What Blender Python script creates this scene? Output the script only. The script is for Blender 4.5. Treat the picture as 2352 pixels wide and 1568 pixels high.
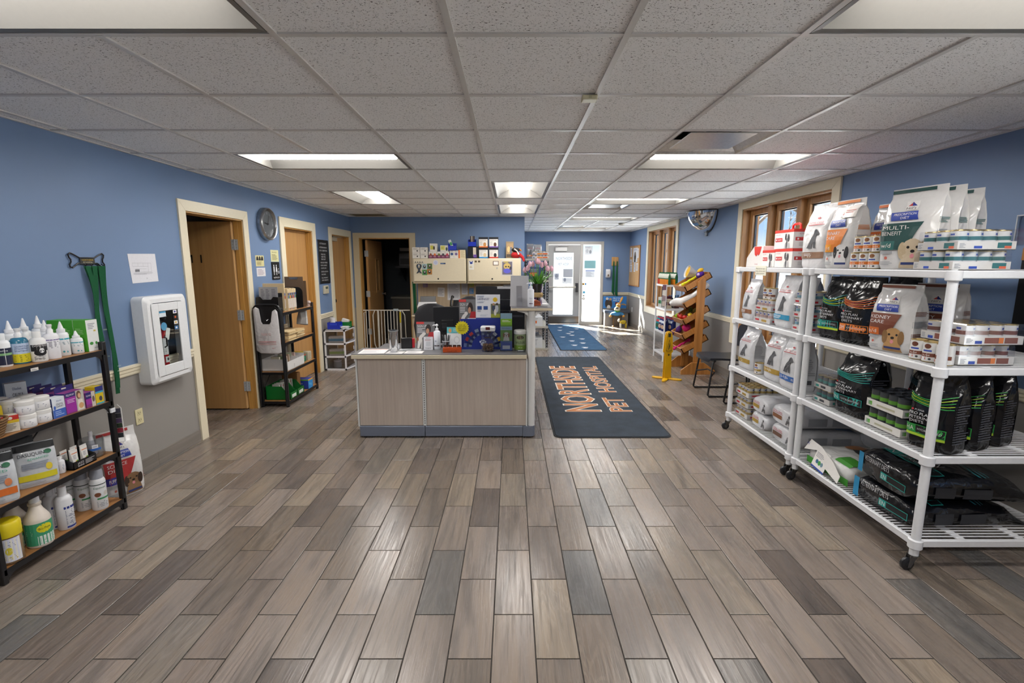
import bpy, bmesh, math, random
from mathutils import Vector, Matrix
for o in list(bpy.data.objects):
 bpy.data.objects.remove(o, do_unlink=True)
SC = bpy.context.scene
COL = SC.collection
PI = math.pi
# ------------------------------------------------------------ camera
CAMZ = 1.552
cd = bpy.data.cameras.new('camera')
cam = bpy.data.objects.new('camera', cd)
COL.objects.link(cam)
cam.location = (0, 0, CAMZ)
cam.rotation_euler = (PI / 2 - 0.1604, 0, -0.0008)
cd.sensor_width = 36.0
cd.lens = 1108.2 / 2352 * 36.0
cd.clip_start = 0.05
cd.clip_end = 300
SC.camera = cam
# ------------------------------------------------------------ view / exposure
SC.view_settings.view_transform = 'Standard'
SC.view_settings.look = 'None'
SC.view_settings.gamma = 1.0
SC.view_settings.use_curve_mapping = False
SC.view_settings.exposure = 1.1
# ------------------------------------------------------------ world sky (clear winter day)
wd = bpy.data.worlds.new('sky')
SC.world = wd
wd.use_nodes = True
wn = wd.node_tree
wn.nodes.clear()
wo = wn.nodes.new('ShaderNodeOutputWorld')
wb = wn.nodes.new('ShaderNodeBackground')
tcw = wn.nodes.new('ShaderNodeTexCoord')
spw = wn.nodes.new('ShaderNodeSeparateXYZ')
wn.links.new(tcw.outputs['Generated'], spw.inputs[0])
skr = wn.nodes.new('ShaderNodeValToRGB')          # hazy white horizon rising to clear blue
for p_, c_ in ((0.0, (1.0, 1.03, 1.08, 1)), (0.018, (0.95, 1.0, 1.08, 1)), (0.06, (0.50, 0.70, 0.96, 1)), (0.14, (0.34, 0.56, 0.90, 1)), (0.6, (0.20, 0.40, 0.78, 1))):
 e_ = skr.color_ramp.elements.new(p_)
 e_.color = c_
skr.color_ramp.elements.remove(skr.color_ramp.elements[0])
skr.color_ramp.elements.remove(skr.color_ramp.elements[len(skr.color_ramp.elements) - 1])
wn.links.new(spw.outputs[2], skr.inputs[0])
wb.inputs['Strength'].default_value = 0.62
wn.links.new(skr.outputs[0], wb.inputs[0])
wn.links.new(wb.outputs[0], wo.inputs[0])
# sun outside: high, beyond the entrance wall, lights the pavement
sl = bpy.data.lights.new('sun', 'SUN')
sl.energy = 30.0
sl.angle = math.radians(0.6)
sl.color = (1, 0.95, 0.87)
so = bpy.data.objects.new('sun', sl)
COL.objects.link(so)
so.rotation_euler = (math.radians(-52), 0, math.radians(35))
LENS_EMIT = 15.0      # strength of the troffer lenses (the room's own lamps)
# ------------------------------------------------------------ materials
def lin(c):
 return c / 12.92 if c <= 0.04045 else ((c + 0.055) / 1.055) ** 2.4
def hexc(h):
 return tuple(lin(int(h[i:i + 2], 16) / 255) for i in (0, 2, 4)) + (1,)
_M = {}
KIND = {  # suffix: roughness, metallic, noise strength, bump
 '': (0.5, 0, 0.012, 0), 'g': (0.16, 0, 0.01, 0), 'f': (0.9, 0, 0.06, 0.0),
 'm': (0.28, 1, 0.05, 0), 'k': (0.07, 1, 0.0, 0), 'w': (0.55, 0, 0.0, 0),
 's': (0.35, 0, 0.01, 0), 'b': (0.16, 0, 0.01, 0.30)}
def M(key):
 """'rrggbb' or 'rrggbb/kind' -> procedural principled material"""
 if not isinstance(key, str):
  return key
 if key in _M:
  return _M[key]
 h, _, k = key.partition('/')
 ro, me, nz, bp = KIND[k]
 m = bpy.data.materials.new('surface_' + h + ('_' + k if k else ''))
 m.use_nodes = True
 nt = m.node_tree
 b = nt.nodes['Principled BSDF']
 b.inputs['Roughness'].default_value = ro
 b.inputs['Metallic'].default_value = me
 tc = nt.nodes.new('ShaderNodeTexCoord')
 n = nt.nodes.new('ShaderNodeTexNoise')
 n.inputs['Scale'].default_value = 60 if k != 'f' else 180
 nt.links.new(tc.outputs['Object'], n.inputs['Vector'])
 mx = nt.nodes.new('ShaderNodeMix')
 mx.data_type = 'RGBA'
 mx.blend_type = 'MULTIPLY'
 c = hexc(h)
 mx.inputs[6].default_value = c
 rp = nt.nodes.new('ShaderNodeValToRGB')
 rp.color_ramp.elements[0].color = (1 - nz * 3,) * 3 + (1,)
 rp.color_ramp.elements[1].color = (1, 1, 1, 1)
 rp.color_ramp.elements[0].position = 0.3
 rp.color_ramp.elements[1].position = 0.62
 nt.links.new(n.outputs[0], rp.inputs[0])
 nt.links.new(rp.outputs[0], mx.inputs[7])
 mx.inputs[0].default_value = 1
 nt.links.new(mx.outputs[2], b.inputs['Base Color'])
 if bp:
  n2 = nt.nodes.new('ShaderNodeTexNoise')
  n2.inputs['Scale'].default_value = 11
  n2.inputs['Detail'].default_value = 1.5
  n2.inputs['Distortion'].default_value = 1.2
  nt.links.new(tc.outputs['Object'], n2.inputs['Vector'])
  bu = nt.nodes.new('ShaderNodeBump')
  bu.inputs['Strength'].default_value = bp
  bu.inputs['Distance'].default_value = 0.03
  nt.links.new(n2.outputs[0], bu.inputs['Height'])
  nt.links.new(bu.outputs[0], b.inputs['Normal'])
 _M[key] = m
 return m
def nodes(m):
 m.use_nodes = True
 return m.node_tree, m.node_tree.nodes['Principled BSDF']
def newmat(name, rough=0.5):
 m = bpy.data.materials.new(name)
 nt, b = nodes(m)
 b.inputs['Roughness'].default_value = rough
 return m, nt, b
def nn(nt, t, **kw):
 n = nt.nodes.new(t)
 for k, v in kw.items():
  if k.startswith('i_'):
   n.inputs[int(k[2:])].default_value = v
  else:
   setattr(n, k, v)
 return n
def ramp(nt, src, stops):
 r = nt.nodes.new('ShaderNodeValToRGB')
 e = r.color_ramp.elements
 while len(e) < len(stops):
  e.new(0.5)
 for el, (p, c) in zip(e, stops):
  el.position = p
  el.color = c if not isinstance(c, str) else hexc(c)
 nt.links.new(src, r.inputs[0])
 return r
def mixc(nt, mode, fac, a, b):
 m = nt.nodes.new('ShaderNodeMix')
 m.data_type = 'RGBA'
 m.blend_type = mode
 for i, v in ((0, fac), (6, a), (7, b)):
  if hasattr(v, 'is_linked') or hasattr(v, 'links'):
   nt.links.new(v, m.inputs[i])
  else:
   m.inputs[i].default_value = v
 return m.outputs[2]
def wood(name, c1, c2, axis=2, sc=1.0, rough=0.4):
 """straight-grained wood along axis (object coordinates)"""
 m, nt, b = newmat(name, rough)
 tc = nn(nt, 'ShaderNodeTexCoord')
 mp = nn(nt, 'ShaderNodeMapping')
 s = [38 * sc] * 3
 s[axis] = 1.6 * sc
 mp.inputs['Scale'].default_value = s
 nt.links.new(tc.outputs['Object'], mp.inputs[0])
 n = nn(nt, 'ShaderNodeTexNoise')
 n.inputs['Scale'].default_value = 1
 n.inputs['Detail'].default_value = 5
 n.inputs['Distortion'].default_value = 0.6
 nt.links.new(mp.outputs[0], n.inputs[0])
 r = ramp(nt, n.outputs[0], [(0.3, c1), (0.68, c2)])
 nt.links.new(r.outputs[0], b.inputs['Base Color'])
 return m
# wall paint: fine roller texture
def paint(name, c, var=0.04, rough=0.55):
 m, nt, b = newmat(name, rough)
 tc = nn(nt, 'ShaderNodeTexCoord')
 n = nn(nt, 'ShaderNodeTexNoise')
 n.inputs['Scale'].default_value = 140
 nt.links.new(tc.outputs['Object'], n.inputs[0])
 n2 = nn(nt, 'ShaderNodeTexNoise')
 n2.inputs['Scale'].default_value = 1.3
 nt.links.new(tc.outputs['Object'], n2.inputs[0])
 r = ramp(nt, n2.outputs[0], [(0.3, (1 - var,) * 3 + (1,)), (0.7, (1, 1, 1, 1))])
 nt.links.new(mixc(nt, 'MULTIPLY', 1.0, hexc(c), r.outputs[0]), b.inputs['Base Color'])
 bu = nn(nt, 'ShaderNodeBump')
 bu.inputs['Strength'].default_value = 0.12
 bu.inputs['Distance'].default_value = 0.002
 nt.links.new(n.outputs[0], bu.inputs['Height'])
 nt.links.new(bu.outputs[0], b.inputs['Normal'])
 return m
BLUE = paint('blue_wall_paint', '6d85a9')
GREY = paint('grey_wall_paint', '928e8a')
CREAM = M('e4dac0/s')
OAK = wood('oak_veneer', 'b88a52', 'cda06a')
OAKD = wood('oak_veneer_jamb', 'a97c40', 'c4954f')
MAPLE = wood('maple_door', 'b08350', 'c0935c', sc=0.5)
PINE = wood('stained_pine', '9a622a', 'bb8040', sc=0.6)
BOARD = wood('brown_shelf_board', '8f6238', 'ad7d4b', axis=1, sc=0.7)
WINOAK = wood('window_oak', '9a6f42', 'b98a58', sc=0.8)
LAMI = wood('grey_laminate_panel', 'b3a599', 'c4b7ab', sc=1.0, rough=0.35)
LAMB = wood('tan_laminate_panel', 'b39c7e', 'c2ad90', sc=1.0, rough=0.4)
WHITE = M('e6e6e6/s')
SHELFW = M('e2e3e6/s')
BLACKM = M('161619/s')
CHROME = M('c9cbce/m')
# clear glass and clear plastic: see-through with a fresnel reflection
def clear(name, tint=(1, 1, 1, 1), refl=1.0, base=0.0, rough=0.02):
 m = bpy.data.materials.new(name)
 m.use_nodes = True
 nt = m.node_tree
 nt.nodes.clear()
 o = nn(nt, 'ShaderNodeOutputMaterial')
 tr = nn(nt, 'ShaderNodeBsdfTransparent')
 tr.inputs[0].default_value = tint
 gl = nn(nt, 'ShaderNodeBsdfGlossy')
 gl.inputs['Roughness'].default_value = rough
 fr = nn(nt, 'ShaderNodeLayerWeight')
 pw = nn(nt, 'ShaderNodeMath', operation='POWER')
 pw.inputs[1].default_value = 4.0
 nt.links.new(fr.outputs['Facing'], pw.inputs[0])
 ma = nn(nt, 'ShaderNodeMath', operation='MULTIPLY_ADD')
 ma.inputs[1].default_value = 0.7 * refl
 ma.inputs[2].default_value = 0.03 + base
 nt.links.new(pw.outputs[0], ma.inputs[0])
 mx = nn(nt, 'ShaderNodeMixShader')
 nt.links.new(ma.outputs[0], mx.inputs[0])
 nt.links.new(tr.outputs[0], mx.inputs[1])
 nt.links.new(gl.outputs[0], mx.inputs[2])
 nt.links.new(mx.outputs[0], o.inputs[0])
 return m
GLASS = clear('window_glass', (0.93, 0.96, 0.97, 1))
PLAST = clear('clear_plastic', (0.84, 0.86, 0.88, 1), 1.2, 0.06, 0.08)
FILM = clear('shrink_film', (0.96, 0.96, 0.97, 1), 1.3, 0.05, 0.12)
FROST = clear('smoky_clear_plastic', (0.80, 0.81, 0.83, 1), 0.9, 0.06, 0.25)
def emit(name, c, s):
 m = bpy.data.materials.new(name)
 m.use_nodes = True
 nt, b = nodes(m)
 b.inputs['Base Color'].default_value = c
 b.inputs['Emission Color'].default_value = c
 b.inputs['Emission Strength'].default_value = s
 return m
# ------------------------------------------------------------ mesh builder
class MB:
 def __init__(s):
  s.v, s.f, s.m, s.mats = [], [], [], []
 def mi(s, mat):
  mat = M(mat)
  if mat not in s.mats:
   s.mats.append(mat)
  return s.mats.index(mat)
 def add(s, vs, fs, mat):
  k = len(s.v)
  s.v += [tuple(v) for v in vs]
  i = s.mi(mat)
  for f in fs:
   s.f.append(tuple(k + a for a in f))
   s.m.append(i)
  return s
 def box(s, x0, x1, y0, y1, z0, z1, mat):
  return s.add([(x0, y0, z0), (x1, y0, z0), (x1, y1, z0), (x0, y1, z0), (x0, y0, z1), (x1, y0, z1), (x1, y1, z1), (x0, y1, z1)],
      [(3, 2, 1, 0), (4, 5, 6, 7), (0, 1, 5, 4), (1, 2, 6, 5), (2, 3, 7, 6), (3, 0, 4, 7)], mat)
 def cbox(s, cx, cy, cz, sx, sy, sz, mat, rot=None):
  k = len(s.v)
  s.box(-sx / 2, sx / 2, -sy / 2, sy / 2, -sz / 2, sz / 2, mat)
  r = rot or Matrix()
  if not isinstance(r, Matrix):
   r = Matrix.Rotation(r, 4, 'Z')
  for i in range(k, len(s.v)):
   p = r @ Vector(s.v[i])
   s.v[i] = (p.x + cx, p.y + cy, p.z + cz)
  return s
 def rings(s, rs, mat, cap0=True, cap1=True, closed=True):
  n = len(rs[0])
  vs = [p for r in rs for p in r]
  fs = []
  for j in range(len(rs) - 1):
   for i in range(n if closed else n - 1):
    a, b = j * n + i, j * n + (i + 1) % n
    fs.append((a, b, b + n, a + n))
  if cap0:
   fs.append(tuple(reversed(range(n))))
  if cap1:
   fs.append(tuple(range((len(rs) - 1) * n, len(rs) * n)))
  return s.add(vs, fs, mat)
 def lathe(s, prof, mat, n=16, c=(0, 0, 0), sx=1.0, sy=1.0, cap0=True, cap1=True):
  rs = [[(c[0] + r * sx * math.cos(2 * PI * i / n), c[1] + r * sy * math.sin(2 * PI * i / n), c[2] + z) for i in range(n)] for r, z in prof]
  return s.rings(rs, mat, cap0, cap1)
 def tube(s, pts, r, mat, n=8, closed=False):
  pts = [Vector(p) for p in pts]
  if not isinstance(r, (list, tuple)):
   r = [r] * len(pts)
  rs = []
  prev = None
  for i, p in enumerate(pts):
   if closed:
    t = pts[(i + 1) % len(pts)] - pts[i - 1]
   else:
    t = (pts[min(i + 1, len(pts) - 1)] - pts[max(i - 1, 0)])
   t.normalize()
   if prev is None:
    a = Vector((0, 0, 1)) if abs(t.z) < 0.9 else Vector((1, 0, 0))
    u = t.cross(a).normalized()
   else:
    u = (prev - t * prev.dot(t)).normalized()
   prev = u
   w = t.cross(u)
   rs.append([p + (u * math.cos(2 * PI * k / n) + w * math.sin(2 * PI * k / n)) * r[i] for k in range(n)])
  if closed:
   rs.append(rs[0])
  return s.rings(rs, mat, not closed, not closed)
 def prism(s, poly, z0, z1, mat, frame=None):
  """poly in 2-D extruded z0..z1; frame = 4x4 matrix"""
  a = sum(poly[i][0] * poly[(i + 1) % len(poly)][1] - poly[(i + 1) % len(poly)][0] * poly[i][1] for i in range(len(poly)))
  if a < 0:
   poly = poly[::-1]
  fr = frame or Matrix()
  return s.rings([[fr @ Vector((x, y, z)) for x, y in poly] for z in (z0, z1)], mat)
 def ribbon(s, pts, wdir, w, mat, th=0.002):
  """flat strap following pts, width along wdir"""
  wv = Vector(wdir).normalized() * (w / 2)
  rs = []
  P = [Vector(p) for p in pts]
  for i, p in enumerate(P):
   t = (P[min(i + 1, len(P) - 1)] - P[max(i - 1, 0)]).normalized()
   nv = t.cross(wv).normalized() * (th / 2)
   rs.append([p - wv - nv, p + wv - nv, p + wv + nv, p - wv + nv])
  return s.rings(rs, mat)
 def sphere(s, c, r, mat, n=12, m=8, sx=1, sy=1, sz=1):
  rs = []
  for j in range(1, m):
   a = -PI / 2 + PI * j / m
   rs.append([(c[0] + sx * r * math.cos(a) * math.cos(2 * PI * i / n), c[1] + sy * r * math.cos(a) * math.sin(2 * PI * i / n), c[2] + sz * r * math.sin(a)) for i in range(n)])
  return s.rings(rs, mat)
 def xf(s, mtx, start=0):
  for i in range(start, len(s.v)):
   s.v[i] = tuple(mtx @ Vector(s.v[i]))
  return s
 def mesh(s, name, smooth=35):
  me = bpy.data.meshes.new(name)
  me.from_pydata(s.v, [], s.f)
  for m in s.mats:
   me.materials.append(m)
  me.polygons.foreach_set('material_index', s.m)
  if smooth:
   me.polygons.foreach_set('use_smooth', [True] * len(s.f))
   me.update()
   me.set_sharp_from_angle(angle=math.radians(smooth))
  me.update()
  return me
 def obj(s, name, parent=None, bevel=0, smooth=35, loc=None, rot=None):
  o = bpy.data.objects.new(name, s.mesh(name, smooth))
  COL.objects.link(o)
  if parent:
   o.parent = parent
  if loc:
   o.location = loc
  if rot:
   o.rotation_euler = rot
  if bevel:
   b = o.modifiers.new('bevel', 'BEVEL')
   b.width = bevel
   b.segments = 2
   b.limit_method = 'ANGLE'
   b.angle_limit = math.radians(40)
  return o
def tag(o, label, cat, group=None):
 o['label'] = label
 o['category'] = cat
 if group:
  o['group'] = group
 return o
def thing(name, label, cat, loc=(0, 0, 0), rz=0, group=None):
 o = bpy.data.objects.new(name, None)
 o.empty_display_size = 0.05
 COL.objects.link(o)
 o.location = loc
 o.rotation_euler = (0, 0, rz) if not isinstance(rz, tuple) else rz
 return tag(o, label, cat, group)
def struct(mb, name, bevel=0, **k):
 o = mb.obj(name, bevel=bevel, **k)
 o['kind'] = 'structure'
 return o
KIDS = {}
def kids(o):
 return [c for c in o.children]
def dup(root, loc, rz=None, label=None, group=None, scale=None):
 r = root.copy()
 COL.objects.link(r)
 r.location = loc
 if rz is not None:
  r.rotation_euler = (0, 0, rz) if not isinstance(rz, tuple) else rz
 if scale:
  r.scale = scale
 if label:
  r['label'] = label
 if group:
  r['group'] = group
 for ch in root.children:
  c = ch.copy()
  COL.objects.link(c)
  c.parent = r
  for g in ch.children:
   d = g.copy()
   COL.objects.link(d)
   d.parent = c
 return r
# ------------------------------------------------------------ print on surfaces
_T = {}
def textmesh(s, bold=0.0):
 if (s, bold) in _T:
  return _T[(s, bold)]
 cu = bpy.data.curves.new('t', 'FONT')
 cu.body = s
 cu.size = 1
 cu.resolution_u = 2
 cu.offset = bold
 o = bpy.data.objects.new('t', cu)
 me = bpy.data.meshes.new_from_object(o)
 vs = [(v.co.x, v.co.y) for v in me.vertices]
 fs = [tuple(p.vertices) for p in me.polygons]
 bpy.data.objects.remove(o)
 bpy.data.curves.remove(cu)
 bpy.data.meshes.remove(me)
 if not vs:
  vs = [(0, 0)]
 x0 = min(v[0] for v in vs)
 x1 = max(v[0] for v in vs)
 vs = [(x - x0, y / 0.72) for x, y in vs]       # cap height -> 1
 _T[(s, bold)] = (vs, fs, (x1 - x0) or 1)
 return _T[(s, bold)]
def prints(parent, S, items, name='printed_label', off=0.0012):
 """items on a surface S(u, v, offset) in metres:
 ('r',u0,v0,u1,v1,col) ('d',u,v,ru,rv,col) ('t',u,v,h,text,col[,width][,bold]) left-aligned ('p',[(u,v)..],col)
 ('l', u0,v0,u1,v1,n,col) n thin text-like lines"""
 mb = MB()
 d = off
 for it in items:
  k = it[0]
  d += 0.00012
  if k == 'r':
   _, u0, v0, u1, v1, c = it
   nu = max(1, min(10, int(abs(u1 - u0) / 0.015)))
   nv = max(1, min(10, int(abs(v1 - v0) / 0.02)))
   vs = [S(u0 + (u1 - u0) * i / nu, v0 + (v1 - v0) * j / nv, d) for j in range(nv + 1) for i in range(nu + 1)]
   fs = [(j * (nu + 1) + i, j * (nu + 1) + i + 1, (j + 1) * (nu + 1) + i + 1, (j + 1) * (nu + 1) + i) for j in range(nv) for i in range(nu)]
   mb.add(vs, fs, c)
  elif k == 'd':
   _, u, v, ru, rv, c = it
   n = 14
   kk = 3 if max(ru, rv) > .022 else 1
   vs = [S(u, v, d)] + [S(u + ru * q / kk * math.cos(2 * PI * i / n), v + rv * q / kk * math.sin(2 * PI * i / n), d) for q in range(1, kk + 1) for i in range(n)]
   fs = [(0, 1 + i, 1 + (i + 1) % n) for i in range(n)]
   fs += [(1 + q * n + i, 1 + (q + 1) * n + i, 1 + (q + 1) * n + (i + 1) % n, 1 + q * n + (i + 1) % n) for q in range(kk - 1) for i in range(n)]
   mb.add(vs, fs, c)
  elif k == 't':
   u, v, h, s, c = it[1:6]
   w = it[6] if len(it) > 6 else None
   vs, fs, tw = textmesh(s, it[7] if len(it) > 7 else 0.0)
   sx = (w / tw) if w else h / 0.95
   mb.add([S(u + x * sx, v + y * h, d + (.0016 if off > .003 else 0)) for x, y in vs], fs, c)
  elif k == 'p':
   P = it[1]
   ext = max(max(p[0] for p in P) - min(p[0] for p in P), max(p[1] for p in P) - min(p[1] for p in P))
   if len(P) == 4 and ext > .03:
    g = 6
    vs = []
    for j in range(g + 1):
     for i in range(g + 1):
      a, b2 = i / g, j / g
      vs.append(S(*[(P[0][q] * (1 - a) + P[1][q] * a) * (1 - b2) + (P[3][q] * (1 - a) + P[2][q] * a) * b2 for q in (0, 1)], d))
    mb.add(vs, [(j * (g + 1) + i, j * (g + 1) + i + 1, (j + 1) * (g + 1) + i + 1, (j + 1) * (g + 1) + i) for j in range(g) for i in range(g)], it[2])
   else:
    mb.add([S(u, v, d) for u, v in P], [tuple(range(len(P)))], it[2])
  elif k == 'l':
   _, u0, v0, u1, v1, n, c = it
   st = (v1 - v0) / n
   rr = random.Random(int(u0 * 1e4) + n)
   for i in range(n):
    ue = u0 + (u1 - u0) * rr.uniform(0.6, 1.0)
    a, b = v0 + st * (i + 0.25), v0 + st * (i + 0.72)
    nu = max(1, min(6, int(abs(ue - u0) / 0.02)))
    vs = [S(u0 + (ue - u0) * q / nu, y, d) for y in (a, b) for q in range(nu + 1)]
    mb.add(vs, [(q, q + 1, nu + 2 + q, nu + 1 + q) for q in range(nu)], c)
 return mb.obj(name, parent, smooth=0)
def flat(o, ux, vx):
 """planar surface function from origin, u axis and v axis (normal = u x v)"""
 o, ux, vx = Vector(o), Vector(ux).normalized(), Vector(vx).normalized()
 nv = ux.cross(vx)
 return lambda u, v, d=0: o + ux * u + vx * v + nv * d
def cylS(r, z0=0, a0=-PI / 2, cx=0, cy=0):
 """u measured along the arc from the -y direction"""
 return lambda u, v, d=0: Vector((cx + (r + d) * math.cos(a0 + u / r), cy + (r + d) * math.sin(a0 + u / r), z0 + v))
def dogface(u, v, s, fur, dark, ear=None, tongue='d98a92'):
 """flat print of a dog's head and chest, s = head half width"""
 ear = ear or dark
 return [('p', [(u - s * 1.1, max(.006, v - s * 2.0)), (u + s * 1.1, max(.006, v - s * 2.0)), (u + s * 0.8, v - s * .6), (u - s * .8, v - s * .6)], fur),
   ('d', u, v, s, s * 1.05, fur),
   ('d', u - s * .88, v - s * .05, s * .34, s * .8, ear), ('d', u + s * .88, v - s * .05, s * .34, s * .8, ear),
   ('d', u - s * .4, v + s * .25, s * .13, s * .13, '15110f'), ('d', u + s * .4, v + s * .25, s * .13, s * .13, '15110f'),
   ('d', u, v - s * .3, s * .5, s * .42, fur), ('d', u, v - s * .12, s * .2, s * .15, '15110f'),
   ('d', u, v - s * .56, s * .18, s * .22, tongue)]
# ================================================================ room shell
XL, XR, YF, YA, XA = -2.76, 2.99, 12.35, 8.42, 0.22
YB = -3.2                    # wall behind the camera
CZ = 2.331                   # underside of the ceiling grid
RAIL = 0.79
random.seed(7)
# ---------------- floor: wood-look porcelain planks
PW, PL, PX0, PY0 = 0.1762, 0.24477 * 2, 0.0966, 1.6938
def plank_material():
 m, nt, b = newmat('wood_look_porcelain', 0.3)
 g = nn(nt, 'ShaderNodeNewGeometry')
 sp = nn(nt, 'ShaderNodeSeparateXYZ')
 nt.links.new(g.outputs['Position'], sp.inputs[0])
 def math_(op, a, bb=None):
  n = nn(nt, 'ShaderNodeMath', operation=op)
  for i, v in enumerate((a, bb)):
   if v is None:
    continue
   if isinstance(v, (int, float)):
    n.inputs[i].default_value = v
   else:
    nt.links.new(v, n.inputs[i])
  return n.outputs[0]
 fx = math_('DIVIDE', math_('SUBTRACT', sp.outputs[0], PX0), PW)
 ix = math_('FLOOR', fx)
 par = math_('MULTIPLY', math_('FLOORED_MODULO', ix, 2.0), 0.5)
 iy = math_('FLOOR', math_('SUBTRACT', math_('DIVIDE', math_('SUBTRACT', sp.outputs[1], PY0), PL), par))
 cv = nn(nt, 'ShaderNodeCombineXYZ')
 nt.links.new(ix, cv.inputs[0])
 nt.links.new(iy, cv.inputs[1])
 wnz = nn(nt, 'ShaderNodeTexWhiteNoise', noise_dimensions='2D')
 nt.links.new(cv.outputs[0], wnz.inputs['Vector'])
 rnd = wnz.outputs['Value']
 tone = ramp(nt, rnd, [(0.0, '5d5551'), (0.18, '82776f'), (0.45, '91867e'), (0.68, '72685f'), (0.86, '988c7e'), (1.0, '686767')])
 # grain along y, shifted per plank
 off = math_('MULTIPLY', rnd, 57.0)
 c1 = nn(nt, 'ShaderNodeCombineXYZ')
 nt.links.new(math_('MULTIPLY_ADD', sp.outputs[0], 85.0), c1.inputs[0])
 a1 = c1.inputs[0].links[0].from_node
 nt.links.new(off, a1.inputs[2])
 nt.links.new(math_('MULTIPLY', sp.outputs[1], 3.2), c1.inputs[1])
 nt.links.new(off, c1.inputs[2])
 n1 = nn(nt, 'ShaderNodeTexNoise')
 n1.inputs['Scale'].default_value = 1.0
 n1.inputs['Detail'].default_value = 6
 n1.inputs['Distortion'].default_value = 0.8
 nt.links.new(c1.outputs[0], n1.inputs[0])
 g1 = ramp(nt, n1.outputs[0], [(0.30, (0.62, 0.60, 0.58, 1)), (0.5, (0.99, 0.98, 0.97, 1)), (0.75, (1.03, 1.02, 1.0, 1))])
 c2 = nn(nt, 'ShaderNodeCombineXYZ')
 nt.links.new(math_('MULTIPLY_ADD', sp.outputs[0], 7.0), c2.inputs[0])
 nt.links.new(off, c2.inputs[0].links[0].from_node.inputs[2])
 nt.links.new(math_('MULTIPLY', sp.outputs[1], 1.1), c2.inputs[1])
 nt.links.new(off, c2.inputs[2])
 n2 = nn(nt, 'ShaderNodeTexNoise')
 n2.inputs['Scale'].default_value = 1.0
 n2.inputs['Detail'].default_value = 2
 n2.inputs['Distortion'].default_value = 1.6
 nt.links.new(c2.outputs[0], n2.inputs[0])
 g2 = ramp(nt, n2.outputs[0], [(0.30, (0.68, 0.69, 0.70, 1)), (0.46, (0.97, 0.97, 0.97, 1)), (0.70, (1.08, 1.04, 0.98, 1))])
 # growth rings in some planks
 wv = nn(nt, 'ShaderNodeMath', operation='SINE')
 nt.links.new(math_('MULTIPLY', n2.outputs[0], 95.0), wv.inputs[0])
 g3 = ramp(nt, wv.outputs[0], [(0.0, (0.84, 0.83, 0.82, 1)), (0.7, (1, 1, 1, 1))])
 col = mixc(nt, 'MULTIPLY', 1.0, tone.outputs[0], g1.outputs[0])
 col = mixc(nt, 'MULTIPLY', 1.0, col, g2.outputs[0])
 col = mixc(nt, 'MULTIPLY', ramp(nt, wnz.outputs['Color'], [(0.55, (0, 0, 0, 1)), (0.75, (1, 1, 1, 1))]).outputs[0], col, g3.outputs[0])
 nt.links.new(col, b.inputs['Base Color'])
 rr = ramp(nt, n1.outputs[0], [(0.3, (0.34, 0.34, 0.34, 1)), (0.7, (0.20, 0.20, 0.20, 1))])
 nt.links.new(rr.outputs[0], b.inputs['Roughness'])
 bu = nn(nt, 'ShaderNodeBump')
 bu.inputs['Strength'].default_value = 0.25
 bu.inputs['Distance'].default_value = 0.002
 nt.links.new(n1.outputs[0], bu.inputs['Height'])
 nt.links.new(bu.outputs[0], b.inputs['Normal'])
 return m
PLANK = plank_material()
GROUT = M('332f2b/f')
floor = struct(MB().box(XL - 2.2, XR + 0.25, YB, YF + 0.2, -0.12, -0.0022, GROUT), 'floor', smooth=0)
def plank_mb(x0, x1, y0, y1, mb=None):
 mb = mb or MB()
 g, e = 0.0025, 0.0014
 a = [(x0 + g, y0 + g), (x1 - g, y0 + g), (x1 - g, y1 - g), (x0 + g, y1 - g)]
 i = [(x0 + g + e, y0 + g + e), (x1 - g - e, y0 + g + e), (x1 - g - e, y1 - g - e), (x0 + g + e, y1 - g - e)]
 return mb.rings([[(x, y, -0.004) for x, y in a], [(x, y, -0.0008) for x, y in a], [(x, y, 0) for x, y in i]], PLANK, cap0=False)
pl = []
for c in range(-29, 18):
 x0, x1 = PX0 + c * PW, PX0 + (c + 1) * PW
 for j in range(-12, 24):
  y0 = PY0 + (j + (0.5 if c % 2 else 0)) * PL
  y1 = y0 + PL
  if y0 > YF or y1 < YB:
   continue
  cx, cy = (x0 + x1) / 2, (y0 + y1) / 2
  if cx < XL - 0.1 and not (4.0 < cy < 5.3):
   continue
  if cx < XL - 2 or cx > XR + 0.1:
   continue
  if cy > YA + 1.6 and cx < XA:
   continue
  xx0, xx1, yy0, yy1 = x0, min(x1, XR + 0.2), max(y0, YB), min(y1, YF + 0.1)
  vis = 1.30 < cy and abs(cx) < 1.06 * (cy + 0.25) + 0.2 and -2.7 < cx < 2.9 and not (-1.3 < cx < 0.1 and 4.4 < cy < 8.4)
  pl.append((math.hypot(cx, cy) if vis else 99, xx0, xx1, yy0, yy1, abs((yy1 - yy0) - PL) < 1e-4 and abs(xx1 - xx0 - PW) < 1e-4))
pl.sort()
pm = plank_mb(-PW / 2, PW / 2, -PL / 2, PL / 2).mesh('plank', 0)
rest = MB()
cnt = 0
for d, x0, x1, y0, y1, full in pl:
 if full and d < 99 and cnt < 300:
  o = bpy.data.objects.new('plank', pm)
  COL.objects.link(o)
  o.parent = floor
  o.location = ((x0 + x1) / 2, (y0 + y1) / 2, 0)
  cnt += 1
 else:
  plank_mb(x0, x1, y0, y1, rest)
o = rest.obj('planks_far', floor, smooth=0)
o['kind'] = 'stuff'
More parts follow.
